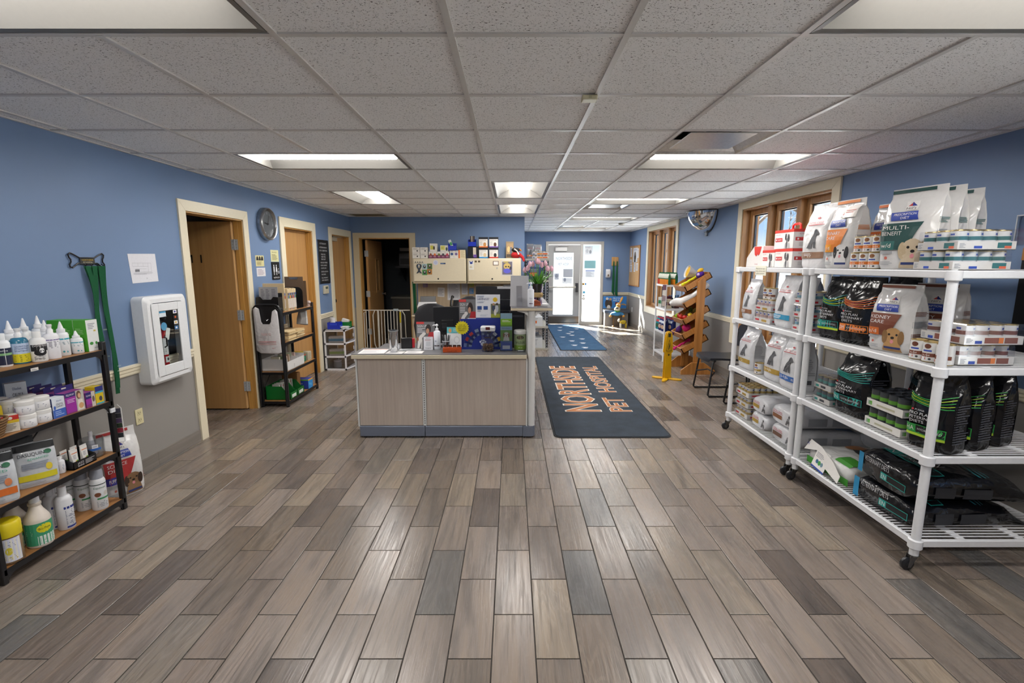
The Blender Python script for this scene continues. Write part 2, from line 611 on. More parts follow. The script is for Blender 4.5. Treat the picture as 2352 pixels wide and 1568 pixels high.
# ---------------- ceiling: 2 ft acoustic tiles in an exposed grid
TX0, TY0, TS = -0.21, 1.8194, 0.6096
def tile_material():
 m, nt, b = newmat('fissured_ceiling_tile', 0.9)
 g = nn(nt, 'ShaderNodeNewGeometry')
 mp = nn(nt, 'ShaderNodeMapping')
 mp.inputs['Scale'].default_value = (70, 100, 70)
 nt.links.new(g.outputs['Position'], mp.inputs[0])
 n = nn(nt, 'ShaderNodeTexNoise')
 n.inputs['Scale'].default_value = 1.9
 n.inputs['Detail'].default_value = 3
 n.inputs['Distortion'].default_value = 1.0
 nt.links.new(mp.outputs[0], n.inputs[0])
 r = ramp(nt, n.outputs[0], [(0.345, '5c5855'), (0.395, 'f2f1f0')])
 nt.links.new(r.outputs[0], b.inputs['Base Color'])
 r2 = ramp(nt, n.outputs[0], [(0.33, (0, 0, 0, 1)), (0.40, (1, 1, 1, 1))])
 bu = nn(nt, 'ShaderNodeBump')
 bu.inputs['Strength'].default_value = 0.6
 bu.inputs['Distance'].default_value = 0.004
 nt.links.new(r2.outputs[0], bu.inputs['Height'])
 nt.links.new(bu.outputs[0], b.inputs['Normal'])
 return m
TILE = tile_material()
GRID = M('cfccc8/s')
ceil = struct(MB().box(XL - 2.2, XR + 0.25, YB, YF + 0.2, CZ + 0.16, CZ + 0.2, M('6b6864/f')), 'ceiling', smooth=0)
# troffers and grilles occupy these cells: (col, row) -> skip tile
LIGHTS = [('x', -3, -1), ('x', 2, -1), ('x', -3, 3), ('x', 2, 3), ('y', -3, 6), ('y', 0, 5), ('y', 0, 8), ('x', 2, 7), ('x', 2, 11), ('x', 2, 15),
   ('x', -3, -5), ('x', 2, -5)]
GRILLES = [(2, 2), (2, 8), (2, 14), (-4, 10)]
skip = set()
for k, c, r in LIGHTS:
 skip.add((c, r))
 skip.add((c + 1, r) if k == 'x' else (c, r + 1))
for c, r in GRILLES:
 skip.add((c, r))
tmesh = {}
for c in range(-5, 6):
 for r in range(-9, 18):
  x0, x1 = max(TX0 + c * TS, XL), min(TX0 + (c + 1) * TS, XR)
  y0, y1 = max(TY0 + r * TS, YB), min(TY0 + (r + 1) * TS, YF)
  if x1 - x0 < 0.02 or y1 - y0 < 0.02 or (c, r) in skip:
   continue
  if (y0 + y1) / 2 > YA + 0.05 and x1 < XA + 0.05:
   continue
  sx, sy = x1 - x0, y1 - y0
  key = (round(sx, 3), round(sy, 3))
  if key not in tmesh:
   e = 0.010
   mb = MB()
   mb.box(-sx / 2, sx / 2, -sy / 2, sy / 2, 0.006, 0.016, TILE)
   tmesh[key] = mb.mesh('ceiling_tile', 0)
  o = bpy.data.objects.new('ceiling_tile', tmesh[key])
  COL.objects.link(o)
  o.parent = ceil
  o.location = ((x0 + x1) / 2, (y0 + y1) / 2, CZ)
for c in range(-4, 6):
 x = TX0 + c * TS
 y1 = YF if x > XA else YA
 segs = [(YB, y1)]
 for k, cc, rr in LIGHTS:
  if k == 'x' and cc + 1 == c:
   a, b = TY0 + rr * TS, TY0 + (rr + 1) * TS
   segs = [s for q0, q1 in segs for s in ((q0, min(q1, a)), (max(q0, b), q1)) if s[1] - s[0] > 0.01]
 for a, b in segs:
  MB().box(x - 0.012, x + 0.012, a, b, CZ - 0.001, CZ + 0.014, GRID).obj('grid_runner', ceil, smooth=0)
for r in range(-8, 18):
 y = TY0 + r * TS
 x0 = XL if y < YA else XA
 # cross tees break at troffers that span the line
 segs = [(x0, XR)]
 for k, c, rr in LIGHTS:
  if k == 'y' and rr + 1 == r:
   a, b = TX0 + c * TS, TX0 + (c + 1) * TS
   segs = [s for q0, q1 in segs for s in ((q0, min(q1, a)), (max(q0, b), q1)) if s[1] - s[0] > 0.01]
 for a, b in segs:
  MB().box(a, b, y - 0.0115, y + 0.0115, CZ, CZ + 0.0135, GRID).obj('grid_tee', ceil, smooth=0)
# wall angle
mb = MB()
mb.box(XL, XL + 0.022, YB, YA, CZ - 0.001, CZ + 0.02, GRID).box(XR - 0.022, XR, YB, YF, CZ - 0.001, CZ + 0.02, GRID)
mb.box(XL, XA, YA - 0.022, YA, CZ - 0.001, CZ + 0.02, GRID).box(XA, XR, YF - 0.022, YF, CZ - 0.001, CZ + 0.02, GRID)
mb.obj('wall_angle', ceil, smooth=0)
# ---------------- walls
def two_tone(mb, x0, x1, y0, y1, z0=0.0, z1=CZ + 0.2):
 if z0 < RAIL:
  mb.box(x0, x1, y0, y1, z0, min(RAIL, z1), GREY)
 if z1 > RAIL:
  mb.box(x0, x1, y0, y1, max(z0, RAIL), z1, BLUE)
D1, D2, D3 = (4.185, 5.065), (5.965, 6.80), (7.525, 8.34)
DH = 1.99
mb = MB()
T = 0.13
for a, b in ((YB, D1[0]), (D1[1], D2[0]), (D2[1], D3[0]), (D3[1], YA)):
 two_tone(mb, XL - T, XL, a, b)
for a, b in (D1, D2, D3):
 two_tone(mb, XL - T, XL, a, b, DH)
# slight jog in the wall surface above door 1 (paint seam)
mb.box(XL, XL + 0.004, YB, 4.098, RAIL, CZ + .02, BLUE)
wall_left = struct(mb, 'wall_left', smooth=0)
# back wall of the desk alcove with doorway
A1 = (-2.61, -1.745)
mb = MB()
two_tone(mb, XL - T, A1[0], YA, YA + T)
two_tone(mb, A1[1], XA, YA, YA + T)
two_tone(mb, A1[0], A1[1], YA, YA + T, 1.98)
two_tone(mb, XA - T, XA, YA + T, YF + 0.2)
struct(mb, 'wall_alcove', smooth=0)
# right wall with two windows
W1, W2, W0, WZ = (4.64, 6.40), (8.92, 10.70), (-0.2, 1.56), (0.62, 2.235)
mb = MB()
two_tone(mb, XR, XR + 0.2, YB, W0[0])
two_tone(mb, XR, XR + 0.2, W0[1], W1[0])
two_tone(mb, XR, XR + 0.2, W1[1], W2[0])
two_tone(mb, XR, XR + 0.2, W2[1], YF + 0.2)
for w in (W0, W1, W2):
 two_tone(mb, XR, XR + 0.2, w[0], w[1], 0, WZ[0])
 two_tone(mb, XR, XR + 0.2, w[0], w[1], WZ[1])
struct(mb, 'wall_right', smooth=0)
# far wall with the entrance
EX = (0.905, 2.275)
mb = MB()
two_tone(mb, XA - T, EX[0], YF, YF + 0.2)
two_tone(mb, EX[1], XR + 0.2, YF, YF + 0.2)
two_tone(mb, EX[0], EX[1], YF, YF + 0.2, 2.02)
struct(mb, 'wall_far', smooth=0)
# wall behind the camera
mb = MB()
two_tone(mb, XL - T, XR + 0.2, YB - 0.1, YB)
struct(mb, 'wall_rear', smooth=0)
# exam room behind door 1 and treatment room behind the alcove doorway
mb = MB()
mb.box(XL - 2.0, XL - 1.95, 3.2, 5.4, 0, CZ + .2, GREY).box(XL - 2.0, XL - T, 5.35, 5.4, 0, CZ + .2, GREY).box(XL - 2.0, XL - T, 3.2, 3.25, 0, CZ + .2, GREY)
struct(mb, 'wall_exam_room', smooth=0)
mb = MB()
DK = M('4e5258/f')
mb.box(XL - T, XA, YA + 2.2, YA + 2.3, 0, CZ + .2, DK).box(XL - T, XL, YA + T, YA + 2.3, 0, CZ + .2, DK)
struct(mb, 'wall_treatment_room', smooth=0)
# chair rail mouldings, in pieces between the openings
def rail_profile():
 return [(0, -0.036), (0.010, -0.036), (0.014, -0.028), (0.014, -0.012), (0.020, -0.006), (0.020, 0.012), (0.026, 0.018), (0.026, 0.032), (0.010, 0.037), (0, 0.037)]
CRM = CREAM
def rail_x(name, x, y0, y1, sgn):
 mb = MB()
 mb.rings([[(x + sgn * a, y, RAIL + b) for a, b in (rail_profile() if sgn < 0 else rail_profile()[::-1])] for y in (y0, y1)], CRM)
 return struct(mb, name, smooth=25)
def rail_y(name, y, x0, x1):
 mb = MB()
 mb.rings([[(x, y - a, RAIL + b) for a, b in rail_profile()[::-1]] for x in (x0, x1)], CRM)
 return struct(mb, name, smooth=25)
rail_x('trim_1', XL, YB, D1[0] - 0.09, 1)
rail_x('trim_2', XL, D1[1] + 0.09, D2[0] - 0.11, 1)
rail_x('trim_3', XL, D2[1] + 0.11, D3[0] - 0.12, 1)
rail_x('trim_4', XR, W0[1] + 0.11, W1[0] - 0.11, -1)
rail_x('trim_5', XR, W1[1] + 0.11, W2[0] - 0.11, -1)
rail_x('trim_6', XR, W2[1] + 0.11, YF, -1)
rail_y('trim_7', YF, EX[1] + 0.05, XR)
rail_y('trim_8', YA, A1[1] + 0.09, XA)
# tile baseboards cut from the same plank tile
BASE = M('7d7a76/s')
def base(name, x0, x1, y0, y1):
 mb = MB()
 mb.box(x0, x1, y0, y1, 0, 0.105, BASE)
 return struct(mb, name, bevel=0.0015, smooth=0)
def base_pieces(name, axis, pos, a, b, sgn):
 o = None
 n = max(1, int((b - a) / 0.49))
 root = MB()
 (root.box(pos, pos + sgn * 0.004, a, b, 0, 0.104, GROUT) if axis == 'x' else root.box(a, b, pos + sgn * 0.004, pos, 0, 0.104, GROUT)) if False else None
 lo, hi = sorted((pos, pos + sgn * 0.003))
 (root.box(lo, hi, a, b, 0, 0.104, GROUT) if axis == 'x' else root.box(a, b, lo, hi, 0, 0.104, GROUT))
 r = struct(root, name, smooth=0)
 lo, hi = sorted((pos, pos + sgn * 0.010))
 st = (b - a) / n
 for i in range(n):
  q0, q1 = a + i * st + 0.001, a + (i + 1) * st - 0.001
  mb = MB()
  (mb.box(lo, hi, q0, q1, 0.001, 0.105, PLANK2) if axis == 'x' else mb.box(q0, q1, lo, hi, 0.001, 0.105, PLANK2))
  mb.obj('base_tile', r, smooth=0)
PLANK2 = wood('wood_look_base_tile', '6f6963', '8a837c', axis=1, sc=0.8, rough=0.35)
base_pieces('baseboard_left', 'x', XL, 1.0, D1[0] - 0.1, 1)
base_pieces('baseboard_left_middle', 'x', XL, D1[1] + 0.1, D2[0] - 0.12, 1)
base_pieces('baseboard_left_end', 'x', XL, D2[1] + 0.12, D3[0] - 0.12, 1)
base_pieces('baseboard_right', 'x', XR, 1.0, YF, -1)
base_pieces('baseboard_far', 'y', YF, EX[1] + 0.06, XR, -1)
# ---------------- door casings, jambs and doors
def casing_x(name, x, y0, y1, z1, w=0.09, t=0.018):
 """flat mitred casing on the left wall, with wooden jamb lining"""
 mb = MB()
 for (ya, yb, yc, yd) in ((y0 - w, y0, y0 - w, y0), (y1, y1 + w, y1, y1 + w)):
  pass
 outer = [(y0 - w, 0), (y0 - w, z1 + w), (y1 + w, z1 + w), (y1 + w, 0)]
 inner = [(y0, 0), (y0, z1), (y1, z1), (y1, 0)]
 for i in range(3):
  q = [outer[i], outer[i + 1], inner[i + 1], inner[i]]
  fr = Matrix(((0, 0, 1, x), (1, 0, 0, 0), (0, 1, 0, 0), (0, 0, 0, 1)))
  mb.prism(q, 0, t, CREAM, fr)
 o = struct(mb, name, smooth=0, bevel=0.002)
 jb = MB()
 jb.box(x - T - 0.005, x + 0.004, y0 - 0.02, y0 + 0.012, 0, z1, OAKD).box(x - T - 0.005, x + 0.004, y1 - 0.012, y1 + 0.02, 0, z1, OAKD)
 jb.box(x - T - 0.005, x + 0.004, y0, y1, z1 - 0.012, z1 + 0.02, OAKD)
 jb.obj('jamb', o, smooth=0)
 st = MB()
 st.box(x - 0.075, x - 0.035, y0 + 0.012, y0 + 0.026, 0, z1 - 0.012, OAKD).box(x - 0.075, x - 0.035, y1 - 0.026, y1 - 0.012, 0, z1 - 0.012, OAKD)
 st.obj('door_stop', o, smooth=0)
 return o
casing_x('trim_9', XL, D1[0], D1[1], DH)
casing_x('trim_10', XL, D2[0], D2[1], DH, 0.11)
casing_x('trim_11', XL, D3[0], D3[1], DH, 0.105)
def hinge(parent, loc, rot=(0, 0, 0), mat='aaacae/s'):
 mb = MB()
 mb.box(-0.034, -0.002, -0.002, 0.0, -0.052, 0.052, mat).box(0.002, 0.034, -0.002, 0.0, -0.052, 0.052, mat)
 mb.lathe([(0.006, -0.054), (0.006, 0.054)], mat, 8)
 for sx in (-0.019, 0.019):
  for z in (-0.03, 0, 0.03):
   mb.cbox(sx, -0.0025, z, 0.006, 0.002, 0.006, '7d8084/m')
 return mb.obj('hinge', parent, loc=loc, rot=rot)
# door 1: swung fully open into the exam room, facing the camera
d = bpy.data.objects.new('door_1', None)
COL.objects.link(d)
d['kind'] = 'structure'
d.location = (XL - 0.085, D1[1] - 0.06, 0)
MB().box(-0.86, 0, 0, 0.042, 0.012, DH - 0.02, MAPLE).obj('door_leaf', d, bevel=0.002)
MB().box(0.0, 0.002, 0.001, 0.041, 0.012, DH - 0.02, M('d2a873/s')).obj('door_edge', d, smooth=0)
prints(d, flat((-0.86, 0, 0), (1, 0, 0), (0, 0, 1)), [('t', 0.03, 1.557, 0.085, 'ROOM 1', '11110f/s', 0.51)], 'room_number')
for z in (0.26, 1.02, 1.74):
 hinge(d, (0.028, -0.003, z))
MB().lathe([(0.026, 0), (0.026, 0.01), (0.011, 0.014), (0.011, 0.04), (0.028, 0.05), (0.028, 0.07), (0.015, 0.078)], CHROME, 14).obj('door_knob', d, loc=(-0.8, 0, 0.95), rot=(PI / 2, 0, 0))
def closed_door(name, y0, y1, x, hinge_far=True):
 d = bpy.data.objects.new(name, None)
 COL.objects.link(d)
 d['kind'] = 'structure'
 d.location = (x, y0, 0)
 MB().box(-0.042, 0, 0.014, y1 - y0 - 0.014, 0.01, DH - 0.014, MAPLE).obj('door_leaf', d, bevel=0.002)
 return d
d2 = closed_door('door_2', D2[0], D2[1], XL - 0.078)
mb = MB()
mb.lathe([(0.03, 0), (0.03, 0.008), (0.01, 0.012), (0.01, 0.045)], CHROME, 14)
mb.tube([(0, 0, 0.045), (0.05, 0, 0.05), (0.11, 0, 0.048)], 0.008, CHROME)
mb.obj('door_handle', d2, loc=(0, 0.1, 0.98), rot=(0, PI / 2, PI / 2))
d3 = closed_door('door_3', D3[0], D3[1], XL - 0.078)
mb = MB()
mb.box(0, 0.045, 0.10, 0.36, 1.90, 1.955, M('b5ad9c/s'))
mb.tube([(0.03, 0.2, 1.965), (0.055, 0.42, 1.97), (0.02, 0.62, 1.975)], 0.008, 'a8a294/s')
mb.obj('door_closer', d3)
MB().box(0, 0.002, 0.12, 0.22, 1.50, 1.58, M('c9a45c/m')).obj('name_plate', d3, smooth=0)
mb = MB()
mb.lathe([(0.026, 0), (0.026, 0.01), (0.011, 0.014), (0.011, 0.04), (0.028, 0.05), (0.028, 0.07), (0.015, 0.078)], BLACKM, 14)
mb.obj('door_knob', d3, loc=(0, 0.09, 0.97), rot=(0, PI / 2, 0))
# alcove doorway casing + its open door
mb = MB()
w = 0.10
x0, x1, z1 = A1[0], A1[1], 1.98
outer = [(x0 - w, 0), (x0 - w, z1 + 0.085), (x1 + w, z1 + 0.085), (x1 + w, 0)]
inner = [(x0, 0), (x0, z1), (x1, z1), (x1, 0)]
for i in range(3):
 q = [outer[i], outer[i + 1], inner[i + 1], inner[i]]
 mb.prism(q, 0, 0.02, M('c9bb9c/s'), Matrix(((1, 0, 0, 0), (0, 0, -1, YA), (0, 1, 0, 0), (0, 0, 0, 1))))
o = struct(mb, 'trim_12', bevel=0.002, smooth=0)
jb = MB()
jb.box(x0 - 0.02, x0 + 0.015, YA - 0.004, YA + T + .004, 0, z1, OAKD).box(x1 - 0.015, x1 + 0.02, YA - 0.004, YA + T + .004, 0, z1, OAKD).box(x0, x1, YA - 0.004, YA + T + .004, z1 - 0.015, z1 + 0.02, OAKD)
jb.obj('jamb', o, smooth=0)
d4 = bpy.data.objects.new('door_4', None)
COL.objects.link(d4)
d4['kind'] = 'structure'
d4.location = (x0 + 0.06, YA + T + 0.01, 0)
d4.rotation_euler = (0, 0, math.radians(-2))
mb = MB()
DW = 0.82
for a in ((0, DW, 0.012, 1.05), (0, 0.42, 1.05, 1.62), (0.58, DW, 1.05, 1.62), (0, DW, 1.62, 1.955)):
 mb.box(0, 0.042, a[0], a[1], a[2], a[3], MAPLE)
mb.obj('door_leaf', d4, bevel=0.002)
MB().box(0.012, 0.018, 0.42, 0.58, 1.05, 1.62, GLASS).obj('vision_pane', d4, smooth=0)
mb = MB()
mb.box(-0.006, 0.048, 0.39, 0.42, 1.02, 1.65, OAK).box(-0.006, 0.048, 0.58, 0.61, 1.02, 1.65, OAK).box(-0.006, 0.048, 0.42, 0.58, 1.02, 1.05, OAK).box(-0.006, 0.048, 0.42, 0.58, 1.62, 1.65, OAK)
mb.obj('pane_frame', d4, smooth=0)
mb = MB()
mb.lathe([(0.026, 0), (0.026, 0.01), (0.011, 0.014), (0.011, 0.04), (0.028, 0.05), (0.028, 0.07), (0.015, 0.078)], CHROME, 14)
mb.obj('door_knob', d4, loc=(0.042, 0.75, 0.98), rot=(0, PI / 2, 0))
for z in (0.35, 1.02, 1.72):
 hinge(d4, (0.02, -0.012, z))
# ---------------- windows on the right wall
def window(name, y0, y1):
 o = bpy.data.objects.new(name, None)
 COL.objects.link(o)
 o['kind'] = 'structure'
 z0, z1 = WZ
 w = 0.115
 outer = [(y0 - w, z0 - 0.13), (y0 - w, CZ - 0.003), (y1 + w, CZ - 0.003), (y1 + w, z0 - 0.13)]
 inner = [(y0, z0), (y0, z1), (y1, z1), (y1, z0)]
 mb = MB()
 for i in range(4):
  j = (i + 1) % 4
  mb.prism([outer[i], outer[j], inner[j], inner[i]], 0, 0.02, CREAM, Matrix(((0, 0, -1, XR), (1, 0, 0, 0), (0, 1, 0, 0), (0, 0, 0, 1))))
 mb.obj('window_casing', o, bevel=0.002, smooth=0)
 mb = MB()
 mb.box(XR - 0.005, XR + 0.2, y0 - 0.01, y0 + 0.018, z0, z1, WINOAK).box(XR - 0.005, XR + 0.2, y1 - 0.018, y1 + 0.01, z0, z1, WINOAK)
 mb.box(XR - 0.005, XR + 0.2, y0, y1, z1 - 0.018, z1 + 0.01, WINOAK).box(XR - 0.012, XR + 0.2, y0, y1, z0 - 0.01, z0 + 0.02, WINOAK)
 mb.obj('window_lining', o, smooth=0)
 wd_ = (y1 - y0) / 3
 for i in (1, 2):
  yy = y0 + i * wd_
  MB().box(XR + 0.03, XR + 0.19, yy - 0.038, yy + 0.038, z0, z1, WINOAK).obj('mullion', o, bevel=0.003, smooth=0)
 for i in range(3):
  a, b = y0 + i * wd_ + (0.018 if i == 0 else 0.038), y0 + (i + 1) * wd_ - (0.018 if i == 2 else 0.038)
  sash = MB()
  s = 0.062
  sash.box(XR + 0.085, XR + 0.15, a, a + s, z0 + .02, z1 - .018, WINOAK).box(XR + 0.085, XR + 0.15, b - s, b, z0 + .02, z1 - .018, WINOAK)
  sash.box(XR + 0.085, XR + 0.15, a + s, b - s, z0 + .02, z0 + .02 + s, WINOAK).box(XR + 0.085, XR + 0.15, a + s, b - s, z1 - .018 - s, z1 - .018, WINOAK)
  so_ = sash.obj('window_sash', o, bevel=0.003, smooth=0)
  gk = MB()
  g = 0.014
  dk = M('23303c/s')
  gk.box(XR + 0.118, XR + 0.142, a + s, a + s + g, z0 + .02 + s, z1 - .018 - s, dk).box(XR + 0.118, XR + 0.142, b - s - g, b - s, z0 + .02 + s, z1 - .018 - s, dk)
  gk.box(XR + 0.118, XR + 0.142, a + s, b - s, z1 - .018 - s - g, z1 - .018 - s, dk)
  gk.obj('glazing_strip', so_, smooth=0)
  MB().box(XR + 0.128, XR + 0.133, a + s, b - s, z0 + .02 + s, z1 - .018 - s, GLASS).obj('pane', so_, smooth=0)
 return o
window('window_1', *W1)
window('window_2', *W2)
window('window_4', *W0)      # beside the camera, out of view
# ---------------- entrance: aluminium frame, glazed door with push bar, sidelight
ALU = M('b9b6b0/s')
ALUD = M('a7a6a4/s')
mb = MB()
fx = [(EX[0] - 0.045, EX[0] + 0.02), (1.735, 1.80), (2.245, EX[1] + 0.045)]
for a, b in fx:
 mb.box(a, b, YF - 0.025, YF + 0.14, 0, 2.095, ALU)
mb.box(EX[0], EX[1], YF - 0.022, YF + 0.14, 2.015, 2.095, ALU).box(1.80, 2.245, YF - 0.02, YF + 0.14, 0, 0.075, ALU)
o = struct(mb, 'trim_13', bevel=0.003, smooth=0)
win3 = bpy.data.objects.new('window_3', None)
COL.objects.link(win3)
win3['kind'] = 'structure'
MB().box(1.795, 2.25, YF + 0.05, YF + 0.056, 0.07, 2.02, GLASS).obj('pane', win3, smooth=0)
S3 = flat((1.80, YF + 0.049, 0), (1, 0, 0), (0, 0, 1))
prints(win3, S3, [('r', 0.05, 1.78, 0.24, 1.98, 'd8dce2'), ('d', 0.11, 1.86, 0.035, 0.05, 'b9bfc8'), ('d', 0.19, 1.84, 0.03, 0.045, '8f96a0'), ('l', 0.06, 1.93, 0.23, 1.975, 3, '9aa3b2')], 'window_poster')
prints(win3, S3, [('r', 0.05, 1.43, 0.33, 1.62, '7fb0b8')], 'blue_notice')
prints(win3, S3, [('r', 0.08, 1.20, 0.31, 1.39, 'dfe6ef'), ('r', 0.08, 1.35, 0.31, 1.385, 'a7b6dd'), ('l', 0.1, 1.22, 0.29, 1.34, 6, 'b0bac8')], 'white_notice')
prints(win3, S3, [('r', 0.01, 1.0, 0.065, 1.06, 'b28a3a'), ('r', 0.07, 1.0, 0.11, 1.06, '2f74b4'), ('r', 0.02, 0.79, 0.085, 0.85, '4ba3cf'), ('d', 0.045, 0.735, 0.03, 0.018, '6d6a5c'), ('d', 0.045, 0.66, 0.036, 0.035, '7c7a70'), ('d', 0.045, 0.66, 0.02, 0.02, 'd8d6d0')], 'payment_stickers')
prints(win3, S3, [('t', 0.17, 0.15, 0.03, 'NORTHSIDE PET', '777f88', 0.24)], 'window_lettering')
d5 = bpy.data.objects.new('door_5', None)
COL.objects.link(d5)
d5['kind'] = 'structure'
d5.location = (0.93, YF + 0.02, 0)
dw = 0.80
mb = MB()
g0, g1, gz0, gz1 = 0.135, 0.635, 0.255, 1.815
mb.box(0, g0, 0, 0.045, 0.012, 2.005, ALUD).box(g1, dw, 0, 0.045, 0.012, 2.005, ALUD).box(g0, g1, 0, 0.045, 0.012, gz0, ALUD).box(g0, g1, 0, 0.045, gz1, 2.005, ALUD)
mb.obj('door_leaf', d5, bevel=0.002, smooth=0)
MB().box(g0 - .005, g1 + .005, 0.02, 0.026, gz0 - .005, gz1 + .005, GLASS).obj('pane', d5, smooth=0)
MB().box(0.01, dw - 0.01, -0.003, 0, 0.015, 0.205, M('a08c78/m')).obj('kick_plate', d5, smooth=0)
mb = MB()
mb.tube([(0.02, -0.07, 0.955), (0.70, -0.07, 0.955)], 0.021, M('b7b0a4/s'), 10)
mb.box(0.01, 0.06, -0.06, 0, 0.93, 0.98, ALUD)
mb.obj('push_bar', d5)
mb = MB()
mb.box(0.69, 0.76, -0.06, 0, 0.83, 1.06, M('46464a/s')).tube([(0.725, -0.06, 0.87), (0.725, -0.1, 0.9), (0.725, -0.1, 1.0), (0.725, -0.06, 1.03)], 0.012, M('2b2b2e/s'))
mb.obj('lock_case', d5, bevel=0.006)
mb = MB()
mb.box(0.17, 0.46, -0.06, 0, 1.86, 1.945, M('d8d6d2/s')).tube([(0.25, -0.04, 1.95), (0.24, -0.05, 1.99), (0.5, -0.03, 1.985)], 0.009, ALUD)
mb.obj('door_closer', d5, bevel=0.004)
S5 = flat((g0, 0.019, 0), (1, 0, 0), (0, 0, 1))
prints(d5, S5, [('t', 0.06, 1.64, 0.075, 'NORTHSIDE', '98a0ad', 0.40), ('t', 0.12, 1.50, 0.065, 'PET HOSP', '98a0ad', 0.26)], 'door_lettering')
prints(d5, S5, [('r', 0.25, 1.20, 0.49, 1.41, 'a9aeb8'), ('r', 0.02, 1.14, 0.14, 1.30, 'c3cad6'), ('d', 0.08, 1.24, 0.04, 0.05, '8c93a4'), ('r', 0.22, 1.04, 0.48, 1.19, 'd6dbe4'), ('d', 0.29, 1.14, 0.03, 0.05, '868ea0')], 'door_notices')
# ---------------- outside: pavement, a low block across the street, bare trees
struct(MB().box(-30, 60, YF + 0.2, 60, -0.2, -0.08, M('e8eaee/f')), 'ground_outside', smooth=0)
struct(MB().box(XR + 0.25, 60, -30, YF + 0.2, -0.2, -0.08, M('e8eaee/f')), 'ground_side', smooth=0)
# ================================================================ ceiling fittings
LENS = emit('lit_acrylic_lens', (1.0, 0.968, 0.925, 1), LENS_EMIT)
TROF = M('6e6c68/s')
def troffer(L=1.2, Wd=0.59):
 t = thing('ceiling_light', 'x', 'ceiling light')
 a = [(-L / 2 + .004, -Wd / 2 + .004), (L / 2 - .004, -Wd / 2 + .004), (L / 2 - .004, Wd / 2 - .004), (-L / 2 + .004, Wd / 2 - .004)]
 def ring(x, y, z):
  return [(-x, -y, z), (x, -y, z), (x, y, z), (-x, y, z)]
 mb = MB()
 xs = [(L / 2 - .03, Wd / 2 - .03, 0.004), (L / 2 - .038, Wd / 2 - .075, 0.045), (L / 2 - .05, Wd / 2 - .13, 0.075), (L / 2 - .065, 0.12, 0.098)]
 mb.rings([ring(*q)[::-1] for q in xs], TROF, cap0=False, cap1=True)
 mb.obj('reflector', t, smooth=50)
 f = MB()
 o_, i_ = ring(L / 2 - .008, Wd / 2 - .008, 0.001), ring(L / 2 - .03, Wd / 2 - .03, 0.004)
 f.rings([ring(L / 2 - .008, Wd / 2 - .008, 0.03), o_, i_], TROF, cap0=False, cap1=False)
 f.obj('frame', t, smooth=0)
 n = 12
 ln = MB()
 ll = L / 2 - 0.085
 ln.rings([[(x, 0.112 * math.cos(PI + PI * k / n), 0.094 + dz + 0.068 * sc_ * math.sin(PI + PI * k / n)) for k in range(n + 1)] for x, dz, sc_ in ((-ll - .012, 0, .8), (-ll, 0, 1), (ll, 0, 1), (ll + .012, 0, .8))], LENS, closed=False)
 ln.obj('lens', t, smooth=60)
 return t
LBL = {0: 'recessed ceiling light cut off by the top left corner of the picture',
  1: 'recessed ceiling light cut off by the top right corner of the picture',
  2: 'wide lit recessed light over the left doors, nearest one fully in view',
  3: 'wide lit recessed light beside the metal diffuser, on the right half of the ceiling',
  4: 'lit recessed light running lengthwise near the dark return grille',
  5: 'lit square-looking recessed light directly above the reception desk, the nearer of two',
  6: 'lit recessed light above the wall cabinets, the farther and smaller of two in line',
  7: 'lit crosswise recessed light just in front of the small metal diffuser by the dome mirror',
  8: 'lit crosswise recessed light in the entrance corridor, second from the entrance door',
  9: 'lit crosswise recessed light closest to the entrance door',
  10: 'recessed light behind the camera on the left', 11: 'recessed light behind the camera on the right'}
t0 = troffer()
for i, (k, c, r) in enumerate(LIGHTS):
 if k == 'x':
  loc, rz = (TX0 + (c + 1) * TS, TY0 + (r + .5) * TS, CZ), 0
 else:
  loc, rz = (TX0 + (c + .5) * TS, TY0 + (r + 1) * TS, CZ), PI / 2
 if i == 0:
  t0.location = loc
  t0['label'] = LBL[0]
  t0['group'] = 'recessed ceiling lights'
 else:
  dup(t0, loc, rz, LBL[i])
# plaque diffusers
def diffuser(label, c, r):
 t = thing('air_diffuser', label, 'air vent', (TX0 + (c + .5) * TS, TY0 + (r + .5) * TS, CZ), 0, 'metal ceiling diffusers')
 def ring(a, z):
  return [(-a, -a, z), (a, -a, z), (a, a, z), (-a, a, z)]
 ST = M('d8d6d3/m')
 mb = MB()
 mb.rings([ring(0.29, 0.0)[::-1], ring(0.285, 0.012)[::-1], ring(0.235, 0.045)[::-1], ring(0.19, 0.07)[::-1]], ST, cap0=False, cap1=False)
 mb.rings([ring(0.19, 0.07)[::-1], ring(0.19, 0.11)[::-1]], M('1b1b1c/f'), cap0=False, cap1=True)
 mb.obj('cone', t, smooth=0)
 p = MB()
 p.rings([ring(0.205, 0.012), ring(0.21, 0.016), ring(0.16, 0.03)], ST)
 p.obj('plaque', t, smooth=0)
 for x in (-.1, .1):
  MB().cbox(x, 0, 0.06, 0.012, 0.30, 0.09, ST).obj('bracket', t, smooth=0)
diffuser('large metal ceiling diffuser just in front of the right-hand wide light', 2, 2)
diffuser('metal ceiling diffuser behind the crosswise light near the dome mirror', 2, 8)
diffuser('small metal ceiling diffuser nearest the entrance door', 2, 14)
t = thing('return_grille', 'dark slotted return air grille in the ceiling near the alcove corner', 'air vent', (TX0 - 3.5 * TS, TY0 + 10.39 * TS, CZ))
mb = MB()
mb.box(-.29, .29, -.22, .22, 0.02, 0.03, '5d5243/f')
mb.obj('backing', t, smooth=0)
fm = MB()
fm.box(-.295, .295, -.225, -.19, 0.0, 0.012, 'b3a88f').box(-.295, .295, .19, .225, 0.0, 0.012, 'b3a88f').box(-.295, -.26, -.19, .19, 0, .012, 'b3a88f').box(.26, .295, -.19, .19, 0, .012, 'b3a88f')
fm.obj('frame', t, smooth=0)
